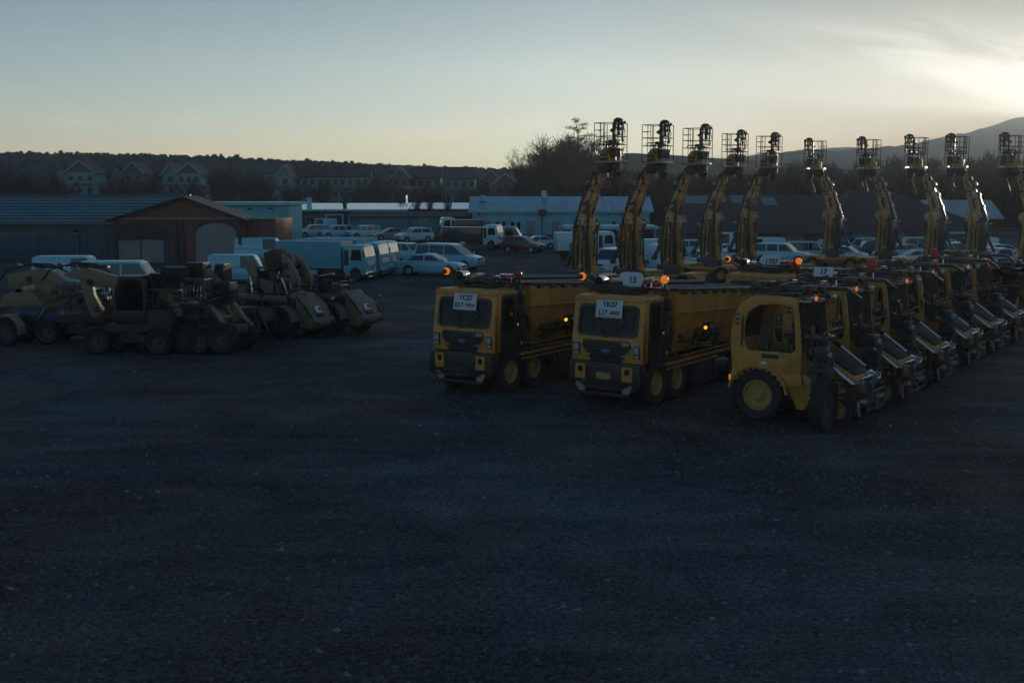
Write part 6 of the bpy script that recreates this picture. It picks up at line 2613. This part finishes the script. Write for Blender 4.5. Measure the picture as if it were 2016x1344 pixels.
# pale prefab building
Y4 = 172.0
k4 = F / Y4
def X4(px): return (px - 1008) / k4
def Z4(py): return H - (py - 370) / k4
T = thing('prefab_building', (X4(1104), Y4, 0), 0, 'pale prefab building with a shallow seamed roof in the middle', 'building')
c0 = X4(1104)
xl, xr_ = X4(930) - c0, X4(1278) - c0
ze, zr = Z4(413), Z4(391) + .12
b = MB()
b.prism([(0, 0), (0, ze), (5, zr), (10, ze), (10, 0)], xl, xr_, 'yz')
x = xl + .2
while x < xr_:
    b.box((x, -.015, ze / 2), (.06, .04, ze - .1))
    x += .95
b.build('wall', B_PALE, T)
b = MB()
ang_ = math.atan2(zr - ze, 5)
for s in (0, 1):
    yy = 2.2 if not s else 7.8
    q = Matrix.Rotation(ang_ if not s else -ang_, 3, 'X')
    b.box(((xl + xr_) / 2, yy, (ze + zr) / 2 + .03), (xr_ - xl + 1.0, 5.9, .1), q)
    for i in range(20):
        x = xl - .3 + (xr_ - xl + .6) * i / 19
        b.box((x, yy, (ze + zr) / 2 + .11), (.09, 5.9, .08), q)
b.build('roof', mat('weathered_zinc_roof', (0.22, 0.42, 0.47), rough=.35, var=.3, scale=.35, spec=.6, dust=.3, dustc=(.2, .24, .25)), T)
b = MB()
b.box(((xl + xr_) / 2, -.55, ze - .16), (xr_ - xl + 1.0, .2, .36))
b.box(((xl + xr_) / 2, -.10, ze - .62), (xr_ - xl, .1, .07)); b.box(((xl + xr_) / 2, -.10, 1.95), (xr_ - xl, .1, .09))
b.build('eaves_trim', B_PALE2, T)
for px_ in (939, 1066, 1073, 1272):
    pipe(T, X4(px_) - c0, -.16, 0, ze - .1, .09, B_PALE2 if px_ != 1066 else B_GREYW)
for px_, wd in ((957, 1.0), (1045, 1.05), (1093, 1.0)):
    b = MB()
    b.box((X4(px_) - c0, -.06, .95), (wd, .1, 1.9))
    d_ = b.build('door', B_SHUT, T, bevel=.01)
    b = MB()
    b.box((X4(px_) - c0 + wd * .35, -.14, .95), (.06, .07, .14))
    b.build('handle', STL, d_)
for px_ in (980, 992, 1009, 1021, 1208, 1232, 1256):
    win(T, X4(px_) - c0, 0, 1.25, .55, 1.1, B_PALE2, WIN, 0)
b = MB()
b.box((X4(1067) - c0, -.5, Z4(417)), (1.15, .8, .85))
b.build('air_conditioner', BLK, T, bevel=.03)
b = MB()
b.box((X4(1072) - c0, 4.2, zr + .45), (.75, .75, 1.1))
b.build('chimney', B_PALE2, T, bevel=.02)
b = MB()
b.cyl((X4(950) - c0, 3.0, zr - .5), (X4(950) - c0, 3.0, zr + .35), .45, n=12)
b.build('roof_vent', B_PALE, T, smooth=True)
for px_ in (943, 1198, 1222):
    b = MB()
    b.box((X4(px_) - c0, -.3, Z4(418)), (.2, .5, .75))
    b.build('wall_lamp', BLK, T)

# open shelter in front of the prefab, behind the lifts
T = thing('open_shelter', (10.0, 124, 0), 0, 'open shelter with a pale flat roof edge, seen behind the first lifts', 'shelter')
b = MB()
b.box((0, 2, 2.60), (9.5, 5.0, .16)); b.box((0, -.5, 2.5), (9.6, .12, .3))
b.build('roof', B_PALE2, T, bevel=.01)
for x in (-4.5, -1.5, 1.5, 4.5):
    b = MB()
    b.box((x, -.4, 1.2), (.14, .14, 2.4))
    b.build('post', STL, T)
b = MB()
b.box((0, 4.4, 1.25), (9.4, .1, 2.4)); b.box((2.9, .1, .55), (3.0, .08, 1.1))
b.build('back_wall', B_GREYW, T)

# dark barn complex at the right
Y5 = 120.0
k5 = F / Y5
def X5(px): return (px - 1008) / k5
T = thing('long_dark_barn', (X5(1500), Y5, 0), 0, 'long barn with a big dark roof sloping over grey walls', 'barn')
c0 = X5(1500)
xl, xr_ = X5(1352) - c0, X5(1660) - c0
b = MB()
b.prism([(0, 0), (0, 2.3), (9, 5.6), (18, 2.3), (18, 0)], xl, xr_, 'yz')
x = xl
while x < xr_:
    b.box((x, -.02, 1.15), (.08, .05, 2.25))
    x += .8
b.build('wall', B_GREYW, T)
b = MB()
b.prism([(-1.0, 2.0), (-1.0, 2.14), (9, 5.80), (19, 2.14), (19, 2.0), (9, 5.62)], xl - .5, xr_ + .3, 'yz')
b.build('roof', DKR, T)
b = MB()
q = Matrix.Rotation(math.atan2(3.66, 10), 3, 'X')
for px_, w_, yy in ((1392, 2.6, 7.4), (1432, 2.0, 7.8), (1490, 2.6, 7.6), (1540, 1.4, 7.0)):
    b.box((X5(px_) - c0, yy, 2.14 + (yy + 1) * .366 + .05), (w_, 2.2, .05), q)
b.build('roof_light', B_ROOFT, T)
for px_ in (1500, 1560):
    b = MB()
    b.box((X5(px_) - c0, -.06, 1.05), (2.2, .1, 2.1))
    b.build('barn_door', B_SHUT, T)
for px_ in (1374, 1584):
    pipe(T, X5(px_) - c0, -.14, 0, 2.2, .09)

T = thing('hipped_barn', (X5(1800), Y5 + 1.5, 0), 0, 'dark barn with a tall hipped roof behind the left-leaning lifts', 'barn')
c0 = X5(1800)
xl, xr_ = X5(1655) - c0, X5(1945) - c0
b = MB()
b.prism([(xl, 0), (xr_, 0), (xr_, 2.4), (xl, 2.4)], 0, 16)
x = xl
while x < xr_:
    b.box((x, -.02, 1.2), (.08, .05, 2.3))
    x += .8
b.build('wall', B_GREYW, T)
b = MB()
z0_, z1_ = 2.2, 6.35
xa_, xb_ = X5(1722) - c0, X5(1800) - c0
vs = [(xl - .8, -1, z0_), (xr_ + 1.6, -1, z0_), (xr_ + 1.6, 17, z0_), (xl - .8, 17, z0_), (xa_, 8, z1_), (xb_, 8, z1_ - .1)]
b.faces(vs, [(0, 1, 5, 4), (1, 2, 5), (2, 3, 4, 5), (3, 0, 4), (0, 3, 2, 1)])
b.build('roof', DKR, T)
b = MB()
b.box((X5(1710) - c0, -.06, 1.1), (2.6, .1, 2.2)); b.box((X5(1765) - c0, -.06, 1.1), (2.2, .1, 2.2))
b.build('barn_door', B_SHUT, T)
b = MB()
b.box((X5(1890) - c0, -.5, 2.1), (4.2, 1.0, .2))
b.build('pale_awning', B_PALE2, T)
T = thing('teal_shed', (X5(1962) + 8, 150, 0), 0, 'small shed with a pale teal roof behind the hipped barn', 'shed')
b = MB()
b.prism([(-4, 0), (4, 0), (4, 2.7), (-4, 2.7)], 0, 8)
b.build('wall', B_DKW, T)
b = MB()
b.prism([(-.6, 2.7), (-.6, 2.85), (4, 5.0), (8.6, 2.85), (8.6, 2.7), (4, 4.85)], -4.4, 4.4, 'yz')
b.build('roof', clad('pale_teal_roof', (0.24, 0.34, 0.37), .4), T)


# ------------------------------------------------------------------ houses on the rise
def house(x0, x1, ytop, yeave, ybase, Y, gable, wall, roof, label, nwin=3, chim=False, timber=False, cat='house', rz=0.0, depth=9.0):
    k = F / Y
    cx = (x0 + x1) / 2
    X = (cx - 1008) / k
    hw = (x1 - x0) / 2 / k
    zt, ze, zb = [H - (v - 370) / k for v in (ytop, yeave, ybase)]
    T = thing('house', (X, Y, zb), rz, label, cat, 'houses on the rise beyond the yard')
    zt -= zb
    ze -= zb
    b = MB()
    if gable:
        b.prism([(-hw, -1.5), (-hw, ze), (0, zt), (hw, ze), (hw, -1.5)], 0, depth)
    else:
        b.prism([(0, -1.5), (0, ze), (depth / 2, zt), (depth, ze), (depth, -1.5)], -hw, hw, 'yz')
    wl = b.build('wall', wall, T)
    b = MB()
    if gable:
        m_ = (zt - ze) / hw
        for s in (-1, 1):
            ex = s * (hw + .55)
            b.prism([(0, zt + .02), (ex, ze - .55 * m_ + .02), (ex, ze - .55 * m_ + .24), (0, zt + .26)], -.5, depth + .4)
    else:
        m_ = (zt - ze) / (depth / 2)
        b.prism([(-.6, ze - .6 * m_ + .02), (-.6, ze - .6 * m_ + .24), (depth / 2, zt + .26), (depth + .6, ze - .6 * m_ + .24), (depth + .6, ze - .6 * m_ + .02), (depth / 2, zt + .04)], -hw - .4, hw + .4, 'yz')
    rf = b.build('roof', roof, T)
    if gable:
        b = MB()
        for s in (-1, 1):
            ex = s * (hw + .58)
            b.bar((0, -.54, zt + .14), (ex, -.54, ze - .55 * m_ + .14), .08, .3)
        b.build('bargeboard', H_TRIM, rf)
    if timber and gable:
        b = MB()
        b.prism([(-hw * .92, ze + .05), (0, zt - .18), (hw * .92, ze + .05)], -.05, .02)
        b.build('gable_boarding', H_TIMB, T)
    if chim:
        b = MB()
        b.box((hw * .45, depth * .45, zt + .2), (.8, .8, 1.9))
        b.build('chimney', H_TIMB, rf)
    fl = 2 if ze > 4 else 1
    for f in range(fl):
        z = ze - 1.35 - f * 2.8
        for i in range(nwin):
            x = -hw + 2 * hw * (i + .5) / nwin
            win(T, x, -.01, z, min(1.1, hw * 1.1 / nwin), 1.25)
    b = MB()
    b.box((-hw * .25, -.06, .2), (1.0, .1, 2.2))
    b.build('door', H_TIMB, T)
    if fl == 2:
        b = MB()
        b.box((0, -.55, ze - 2.75), (2 * hw * .9, 1.0, .16))
        for i in range(7):
            b.box((-hw * .85 + i * hw * 1.7 / 6, -1.0, ze - 2.3), (.06, .06, .8))
        b.box((0, -1.0, ze - 1.9), (2 * hw * .88, .07, .07))
        b.build('balcony', H_TIMB, T)
    return T


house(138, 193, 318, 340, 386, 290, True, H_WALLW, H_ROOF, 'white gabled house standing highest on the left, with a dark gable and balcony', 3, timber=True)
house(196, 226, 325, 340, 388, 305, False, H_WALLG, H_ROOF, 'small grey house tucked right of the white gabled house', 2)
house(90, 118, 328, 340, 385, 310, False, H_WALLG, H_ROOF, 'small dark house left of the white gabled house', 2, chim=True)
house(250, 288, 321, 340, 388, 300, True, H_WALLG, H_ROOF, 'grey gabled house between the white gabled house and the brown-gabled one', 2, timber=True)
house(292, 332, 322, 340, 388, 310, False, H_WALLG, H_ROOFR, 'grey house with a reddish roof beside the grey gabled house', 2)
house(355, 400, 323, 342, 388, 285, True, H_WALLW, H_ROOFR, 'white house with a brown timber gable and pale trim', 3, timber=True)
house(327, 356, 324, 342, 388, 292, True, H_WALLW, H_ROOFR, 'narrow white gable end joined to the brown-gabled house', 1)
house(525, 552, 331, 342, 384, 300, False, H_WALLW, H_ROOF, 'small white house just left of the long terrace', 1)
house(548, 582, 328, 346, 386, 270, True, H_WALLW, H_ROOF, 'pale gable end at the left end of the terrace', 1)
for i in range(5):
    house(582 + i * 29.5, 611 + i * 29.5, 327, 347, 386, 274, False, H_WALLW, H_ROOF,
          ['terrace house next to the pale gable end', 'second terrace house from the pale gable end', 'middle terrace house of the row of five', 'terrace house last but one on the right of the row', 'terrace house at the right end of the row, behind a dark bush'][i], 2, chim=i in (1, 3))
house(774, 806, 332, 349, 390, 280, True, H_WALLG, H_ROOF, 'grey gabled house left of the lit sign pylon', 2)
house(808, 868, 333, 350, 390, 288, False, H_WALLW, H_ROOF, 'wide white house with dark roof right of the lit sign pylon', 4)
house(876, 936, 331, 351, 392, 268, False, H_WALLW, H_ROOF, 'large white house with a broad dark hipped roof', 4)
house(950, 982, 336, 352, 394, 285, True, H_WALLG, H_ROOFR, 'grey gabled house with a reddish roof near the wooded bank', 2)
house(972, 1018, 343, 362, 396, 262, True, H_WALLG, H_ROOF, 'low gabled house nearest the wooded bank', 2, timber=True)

# lit sign pylon
p = dpt(801, 405, 225)
T = thing('sign_pylon', (p.x, p.y, gz(p.x, p.y) - .2), 0, 'slim pylon with a small lit white sign and pink top', 'sign')
zs = H - (360 - 370) * 225 / F - p.z
b = MB()
b.box((0, 0, 3.0), (.35, .35, 6.0))
b.build('post', BLK, T)
b = MB()
b.box((0, -.2, 4.1), (.28, .1, 1.5))
b.build('lit_panel', mat('lit_white_sign', (.6, .6, .62), rough=.4, var=.05, emit=(.75, .75, .95), estr=.5), T)
b = MB()
b.box((.1, 0, 6.2), (1.5, .4, .55))
b.build('top_panel', mat('pink_sign', (.30, .12, .16), rough=.4, var=.1), T, bevel=.05)
# ------------------------------------------------------------------ trees
BARK = mat('dark_bark', (0.035, 0.028, 0.024), rough=.9, var=.3, scale=6)
TWIG = mat('bare_twigs', (0.022, 0.018, 0.016), rough=.9, var=.3, scale=3)
TWIGR = mat('reddish_bare_twigs', (0.095, 0.058, 0.045), rough=.9, var=.35, scale=2)
NEED = mat('pine_needles', (0.026, 0.034, 0.020), rough=.85, var=.35, scale=3)
EVER = mat('dark_evergreen', (0.016, 0.022, 0.015), rough=.9, var=.4, scale=1)


def limb(mb, a, b, r0, r1, n=4):
    mb.cyl(a, b, r0, r1, n, caps=False)


def bare_tree_mesh(seed, Ht, spread, levels=4, up=.55, bush=False, dens=1.0):
    rg = random.Random(seed)
    tr, cr = MB(), MB()

    def grow(p, d, ln, r, lv):
        segs = 3 if lv < 2 else 2
        q = p
        for s in range(segs):
            d = (d + Vector((rg.uniform(-.22, .22), rg.uniform(-.22, .22), rg.uniform(-.08, .16)))).normalized()
            e = q + d * ln / segs
            rr_ = r * (1 - .22 * (s + 1) / segs)
            (tr if lv < 2 else cr).cyl(q, e, max(r * (1 - .22 * s / segs), .012), max(rr_, .01), 5 if lv < 2 else 3, caps=False)
            q = e
            if lv < levels and (lv > 0 or s >= 1 or bush):
                for k in range(rg.choice((1, 2, 2)) if lv < 3 else int(round(2 * dens))):
                    ax = Vector((rg.uniform(-1, 1), rg.uniform(-1, 1), rg.uniform(-.3, .9)))
                    nd = (d * (1 - spread) + ax.normalized() * spread + Vector((0, 0, up * .25))).normalized()
                    grow(q, nd, ln * rg.uniform(.52, .78), r * rg.uniform(.42, .62), lv + 1)
        if lv < levels:
            for k in range(2):
                ax = Vector((rg.uniform(-1, 1), rg.uniform(-1, 1), rg.uniform(0, 1)))
                nd = (d * (1 - spread * .8) + ax.normalized() * spread * .8).normalized()
                grow(q, nd, ln * rg.uniform(.55, .8), r * .6, lv + 1)
    if bush:
        for k in range(5):
            a = rg.uniform(0, 6.28)
            grow(Vector((math.cos(a) * .3, math.sin(a) * .3, -.3)), Vector((math.cos(a) * .5, math.sin(a) * .5, 1)).normalized(), Ht * .40, Ht * .014, 1)
    else:
        grow(Vector((0, 0, -.4)), Vector((0, 0, 1)), Ht * .42, Ht * .022, 0)
    return tr, cr


def make_tree(seed, Ht, spread, twig, levels=4, bush=False, dens=1.0, name='bare_tree'):
    T = bpy.data.objects.new(name, None)
    col.objects.link(T)
    tr, cr = bare_tree_mesh(seed, Ht, spread, levels, bush=bush, dens=dens)
    zmax = max(v.z for v in cr.v)
    f = Ht / zmax
    for m_ in (tr, cr):
        m_.v = [v * f for v in m_.v]
    tr.build('trunk', BARK if twig is not TWIGR else TWIGR, T)
    cr.build('crown', twig, T)
    T['h'] = Ht
    return T


protos = {
    'a': make_tree(3, 10, .56, TWIG, 5), 'b': make_tree(8, 10, .45, TWIG), 'c': make_tree(15, 10, .6, TWIG, 5),
    'r': make_tree(21, 6, .5, TWIGR, 4, True), 's': make_tree(27, 6, .42, TWIGR, 4, True), 't': make_tree(33, 8, .5, TWIGR),
}
used_p = set()
tree_n = [0]


def tree(kind, px, ytop, Y, label, group, zfoot=None, wide=1.0):
    k = F / Y
    X = (px - 1008) / k
    zf = gz(X, Y) if zfoot is None else zfoot
    ht = H - (ytop - 370) / k - zf
    pr = protos[kind]
    if kind in used_p:
        o = copy_tree(pr)
    else:
        o = pr
        used_p.add(kind)
    h0 = pr['h']
    o.location = (X, Y, zf)
    o.scale = (ht / h0 * wide, ht / h0 * wide, ht / h0)
    o.rotation_euler = (0, 0, rnd.uniform(0, 6.28))
    tag(o, label, 'bush' if kind in 'rs' else 'tree', group)
    return o


def pine(px, ytop, Y, label):
    k = F / Y
    X = (px - 1008) / k
    zf = gz(X, Y)
    ht = H - (ytop - 370) / k - zf
    T = thing('pine_tree', (X, Y, zf), 0, label, 'tree')
    rg = random.Random(5)
    b = MB()
    q = Vector((0, 0, -.4))
    pts = [Vector((rg.uniform(-.06, .06) * i, rg.uniform(-.04, .04) * i, ht * i / 8)) for i in range(9)]
    for i in range(8):
        b.cyl(pts[i] + (Vector((0, 0, -.4)) if i == 0 else Vector()), pts[i + 1], .30 * (1 - i / 10), .30 * (1 - (i + 1) / 10), 8, caps=False)
    c = MB()
    r2 = random.Random(6)
    for i in range(34):
        t = .34 + .66 * (i + .5) / 34
        z = ht * t
        a = i * 2.4 + rg.uniform(-.5, .5)
        ln = ht * .24 * (1.3 - t) * rg.uniform(.6, 1.3) + .5
        p = Vector((0, 0, z))
        e = p + Vector((math.cos(a) * ln, math.sin(a) * ln, ln * rg.uniform(-.05, .4)))
        b.cyl(p, e, .06, .025, 4, caps=False)
        for j in range(int(30 + ln * 20)):
            u = r2.uniform(.35, 1.08)
            ctr = p + (e - p) * u + Vector((r2.gauss(0, .26), r2.gauss(0, .26), r2.gauss(.08, .14)))
            d = Vector((r2.uniform(-1, 1), r2.uniform(-1, 1), r2.uniform(-.2, 1))).normalized() * r2.uniform(.2, .4)
            s = d.cross(Vector((r2.uniform(-1, 1), r2.uniform(-1, 1), r2.uniform(-1, 1)))).normalized() * .05
            c.face([ctr - s, ctr + d, ctr + s])
    b.build('trunk', BARK, T)
    c.build('crown', NEED, T)
    return T


pine(1136, 240, 205, 'tall thin pine rising over the wooded bank, left of the lifts')
tree('a', 1103, 254, 208, 'spreading bare tree just left of the tall pine', 'bare trees on the wooded bank', wide=1.5)
tree('c', 1118, 268, 212, 'dense bare tree between the spreading bare tree and the tall pine', 'bare trees on the wooded bank', wide=.9)
tree('a', 1082, 292, 216, 'bare tree left of the spreading one, on the crest of the bank', 'bare trees on the wooded bank', wide=1.2)
tree('c', 1150, 296, 200, 'bare tree at the right foot of the tall pine', 'bare trees on the wooded bank')
tree('b', 1036, 314, 225, 'bare tree at the left end of the wooded bank, standing alone', 'bare trees on the wooded bank')
tree('a', 1066, 318, 230, 'low bare tree between the lone bare tree and the spreading one', 'bare trees on the wooded bank')
tree('b', 1196, 318, 215, 'bare tree behind the basket of the first lift', 'bare trees on the wooded bank')
tree('c', 1225, 322, 220, 'bare tree in the gap between the first two lifts', 'bare trees on the wooded bank')

RT = 'bare trees behind the dark barns'
where = ['tall bare tree behind the gap before the left-leaning lifts', 'bare tree left of the first left-leaning lift', 'bare tree right of the first left-leaning lift',
         'bare tree midway between the first two left-leaning lifts', 'bare tree just left of the second left-leaning lift', 'tall bare tree right of the second left-leaning lift',
         'bare tree over the ridge of the hipped barn', 'bare tree left of the third left-leaning lift', 'bare tree right of the third left-leaning lift',
         'bare tree halfway between the third and fourth left-leaning lifts', 'bare tree just right of the fourth left-leaning lift', 'bare tree over the teal shed',
         'bare tree left of the last lift', 'bare tree behind the last lift']
for i, (px, yt) in enumerate([(1556, 318), (1578, 302), (1634, 315), (1660, 322), (1688, 308), (1745, 300), (1768, 318), (1785, 326), (1826, 320), (1850, 322), (1896, 326), (1928, 318), (1955, 326), (1996, 316)]):
    tree('abc'[i % 3], px, yt, 190 + (i * 37) % 50, where[i], RT, wide=1.15)
for i, (px, yt, lb) in enumerate([(1395, 336, 'bare tree between the third and fourth lifts'), (1470, 334, 'bare tree between the fourth and fifth lifts'), (1530, 330, 'bare tree just right of the fifth lift'), (1325, 338, 'bare tree between the second and third lifts'), (1262, 330, 'bare tree behind the second lift')]):
    tree('bca'[i % 3], px, yt, 200 + i * 9, lb, RT, wide=1.2)

BG = 'reddish bare trees and bushes below the houses'
for i, (k_, px, yt, Y, lb) in enumerate([
        ('t', 18, 318, 240, 'tallest of the reddish bare trees beyond the long shed roof'), ('t', 50, 324, 235, 'reddish bare tree between the tall one and the small dark house'), ('r', 78, 340, 232, 'reddish bush left of the small dark house'),
        ('r', 8, 340, 222, 'low reddish bush under the tall tree beyond the long shed roof'), ('s', 116, 358, 226, 'low bush below the small dark house'), ('r', 168, 372, 224, 'low bush before the white gabled house'), ('s', 232, 358, 228, 'dark bush right of the small grey house'),
        ('r', 262, 352, 230, 'bush before the grey gabled house'), ('t', 305, 340, 236, 'reddish tree before the reddish-roofed house'), ('r', 338, 362, 226, 'bush left of the brown-gabled house'),
        ('s', 402, 354, 230, 'bush at the right foot of the brown-gabled house'), ('t', 428, 320, 240, 'tall reddish bare tree right of the brown-gabled house'), ('t', 458, 316, 236, 'tallest reddish bare tree above the flat shed'),
        ('r', 482, 330, 232, 'reddish thicket right of the tallest reddish tree'), ('t', 510, 334, 240, 'reddish bare tree before the small white terrace neighbour'), ('r', 540, 358, 228, 'dark bush before the pale gable end'),
        ('s', 590, 364, 232, 'bush before the first terrace house'), ('t', 640, 346, 238, 'dark bare tree before the middle of the terrace'), ('r', 690, 362, 234, 'bush before the right half of the terrace'),
        ('t', 735, 338, 242, 'bare tree right of the terrace'), ('r', 760, 356, 236, 'bush left of the lit sign pylon'), ('s', 835, 362, 232, 'bush before the wide white house'), ('t', 862, 352, 238, 'bare tree before the wide white house'),
        ('r', 905, 368, 230, 'bush before the large white house'), ('t', 945, 346, 236, 'bare tree right of the large white house'), ('s', 1000, 372, 226, 'bush before the low gabled house'), ('t', 1024, 344, 236, 'reddish bare tree at the foot of the wooded bank')]):
    tree(k_, px, yt, Y, lb, BG, wide=1.25)
for i, (px, lb) in enumerate([(790, 'thin dark stem left of the gleaming wet roof'), (823, 'thin dark stem before the left part of the gleaming roof'), (848, 'thin dark stem before the middle of the gleaming roof'), (884, 'thin dark stem before the right end of the gleaming roof')]):
    tree('b', px, 384, 198, lb, 'thin stems before the wet roof', wide=.6)
tree('s', 552, 425, 140, 'dark bush by the right end of the flat shed', 'bushes in the yard', wide=1.1)
tree('r', 560, 436, 134, 'low dark bush between the annex and the far row of cars', 'bushes in the yard', wide=1.2)


# ------------------------------------------------------------------ woods that read as one mass
def wood(name, m, spots, seed, ntw):
    """crowns of upright twig sprays and dark undergrowth for a far wood"""
    rg = random.Random(seed)
    c = MB()
    for (x, y, z, h) in spots:
        w = h * rg.uniform(.22, .34)
        for i in range(ntw):
            a = rg.uniform(0, 6.28)
            t = rg.random() ** .8
            r = w * math.sqrt(rg.random()) * (1.1 - t * .75)
            p = Vector((x + math.cos(a) * r, y + math.sin(a) * r, z + h * t * .82))
            d = Vector((rg.gauss(0, .35), rg.gauss(0, .35), 1)).normalized() * h * rg.uniform(.10, .2)
            s = Vector((rg.uniform(-1, 1), rg.uniform(-1, 1), .0)).normalized() * h * rg.uniform(.005, .013)
            c.face([p - s, p + s, p + d])
        c.cyl((x, y, z - .5), (x, y, z + h * .6), h * .018, h * .008, 5, caps=False)
    o = c.build(name, m)
    o['kind'] = 'stuff'
    return o


rg = random.Random(77)
sp = []
for i in range(95):
    px = rg.uniform(1015, 1290)
    Y = rg.uniform(205, 262)
    X = (px - 1008) / F * Y
    yt = interp([(1015, 352), (1050, 338), (1090, 326), (1140, 322), (1200, 326), (1290, 338)], px) + rg.uniform(-2, 16)
    z = gz(X, Y) * .6
    h = max(4, H - (yt - 370) / F * Y - z)
    sp.append((X, Y, z, h))
wood('woodland', TWIG, sp, 1, 420)
sp = []
for i in range(150):
    px = rg.uniform(1290, 2040)
    Y = rg.uniform(195, 262)
    X = (px - 1008) / F * Y
    yt = rg.uniform(334, 356)
    z = gz(X, Y) * .6
    sp.append((X, Y, z, max(4, H - (yt - 370) / F * Y - z)))
wood('woodland', TWIG, sp, 2, 240)
sp = []
for i in range(360):       # same wood carried on unseen past the right edge, added to shade the yard
    X = rg.uniform(80, 240)
    Y = rg.uniform(150, 262) - max(0, X - 150) * .25
    sp.append((X, Y, gz(X, Y), rg.uniform(10, 13)))
wood('woodland', TWIG, sp, 3, 320)
sp = []
for i in range(110):
    px = rg.uniform(-60, 1015)
    Y = rg.uniform(246, 330)
    X = (px - 1008) / F * Y
    z = gz(X, Y)
    sp.append((X, Y, z, rg.uniform(2.5, 5.5)))
wood('woodland', TWIGR, sp, 4, 280)

# conifers along the far ridge
c = MB()
rg = random.Random(9)
for i in range(3600):
    px = rg.uniform(-350, 1150)
    dyy = -380 * rg.random() ** 1.6
    Y = 820 + dyy
    fz = interp([(-430, 0.0), (-322, .12), (-215, .36), (-107, .72), (-43, .93), (0, 1.0)], dyy)
    pr_ = dpt(px, interp(LEFT_SKY, px) + 4, 820)
    x = pr_.x * (1 + dyy / 820 * .6)
    z = pr_.z * fz - .6
    h = rg.uniform(1.1, 2.0) * (1.7 if rg.random() < .05 else 1)
    w = h * rg.uniform(.5, 1.0)
    n = 5
    vs = []
    for lv in range(3):
        for k in range(n):
            a = 6.283 * k / n + rg.uniform(-.4, .4)
            r = w * (1, .9, .6)[lv] * rg.uniform(.6, 1.2)
            vs.append((x + math.cos(a) * r, Y + math.sin(a) * r, z + h * (.05, .45, .8)[lv] + rg.uniform(-.2, .2)))
    vs.append((x + rg.uniform(-.2, .2), Y, z + h))
    fs = []
    for lv in range(2):
        for k in range(n):
            j = (k + 1) % n
            fs.append((lv * n + k, lv * n + j, lv * n + n + j, lv * n + n + k))
    for k in range(n):
        fs.append((2 * n + k, 2 * n + (k + 1) % n, 3 * n))
    c.faces(vs, fs)
    for k in range(5):
        a = rg.uniform(0, 6.28)
        q = (x + math.cos(a) * w * .7, Y + math.sin(a) * w * .7, z + h * rg.uniform(.5, .8))
        t_ = rg.uniform(.05, .16)
        c.face([(q[0] - t_, q[1], q[2]), (q[0] + t_, q[1], q[2]), (q[0] + rg.uniform(-.5, .5), q[1], q[2] + h * rg.uniform(.3, .75))])
o = c.build('forest', EVER)
o['kind'] = 'stuff'

# ------------------------------------------------------------------ keep every tree of parts to thing > part > sub-part
def depth(o):
    d = 0
    while o.parent is not None:
        o = o.parent
        d += 1
    return d


for _ in range(4):
    for o in list(sc.objects):
        if depth(o) > 2:
            p = o.parent
            o.matrix_basis = p.matrix_basis @ o.matrix_basis
            o.parent = p.parent
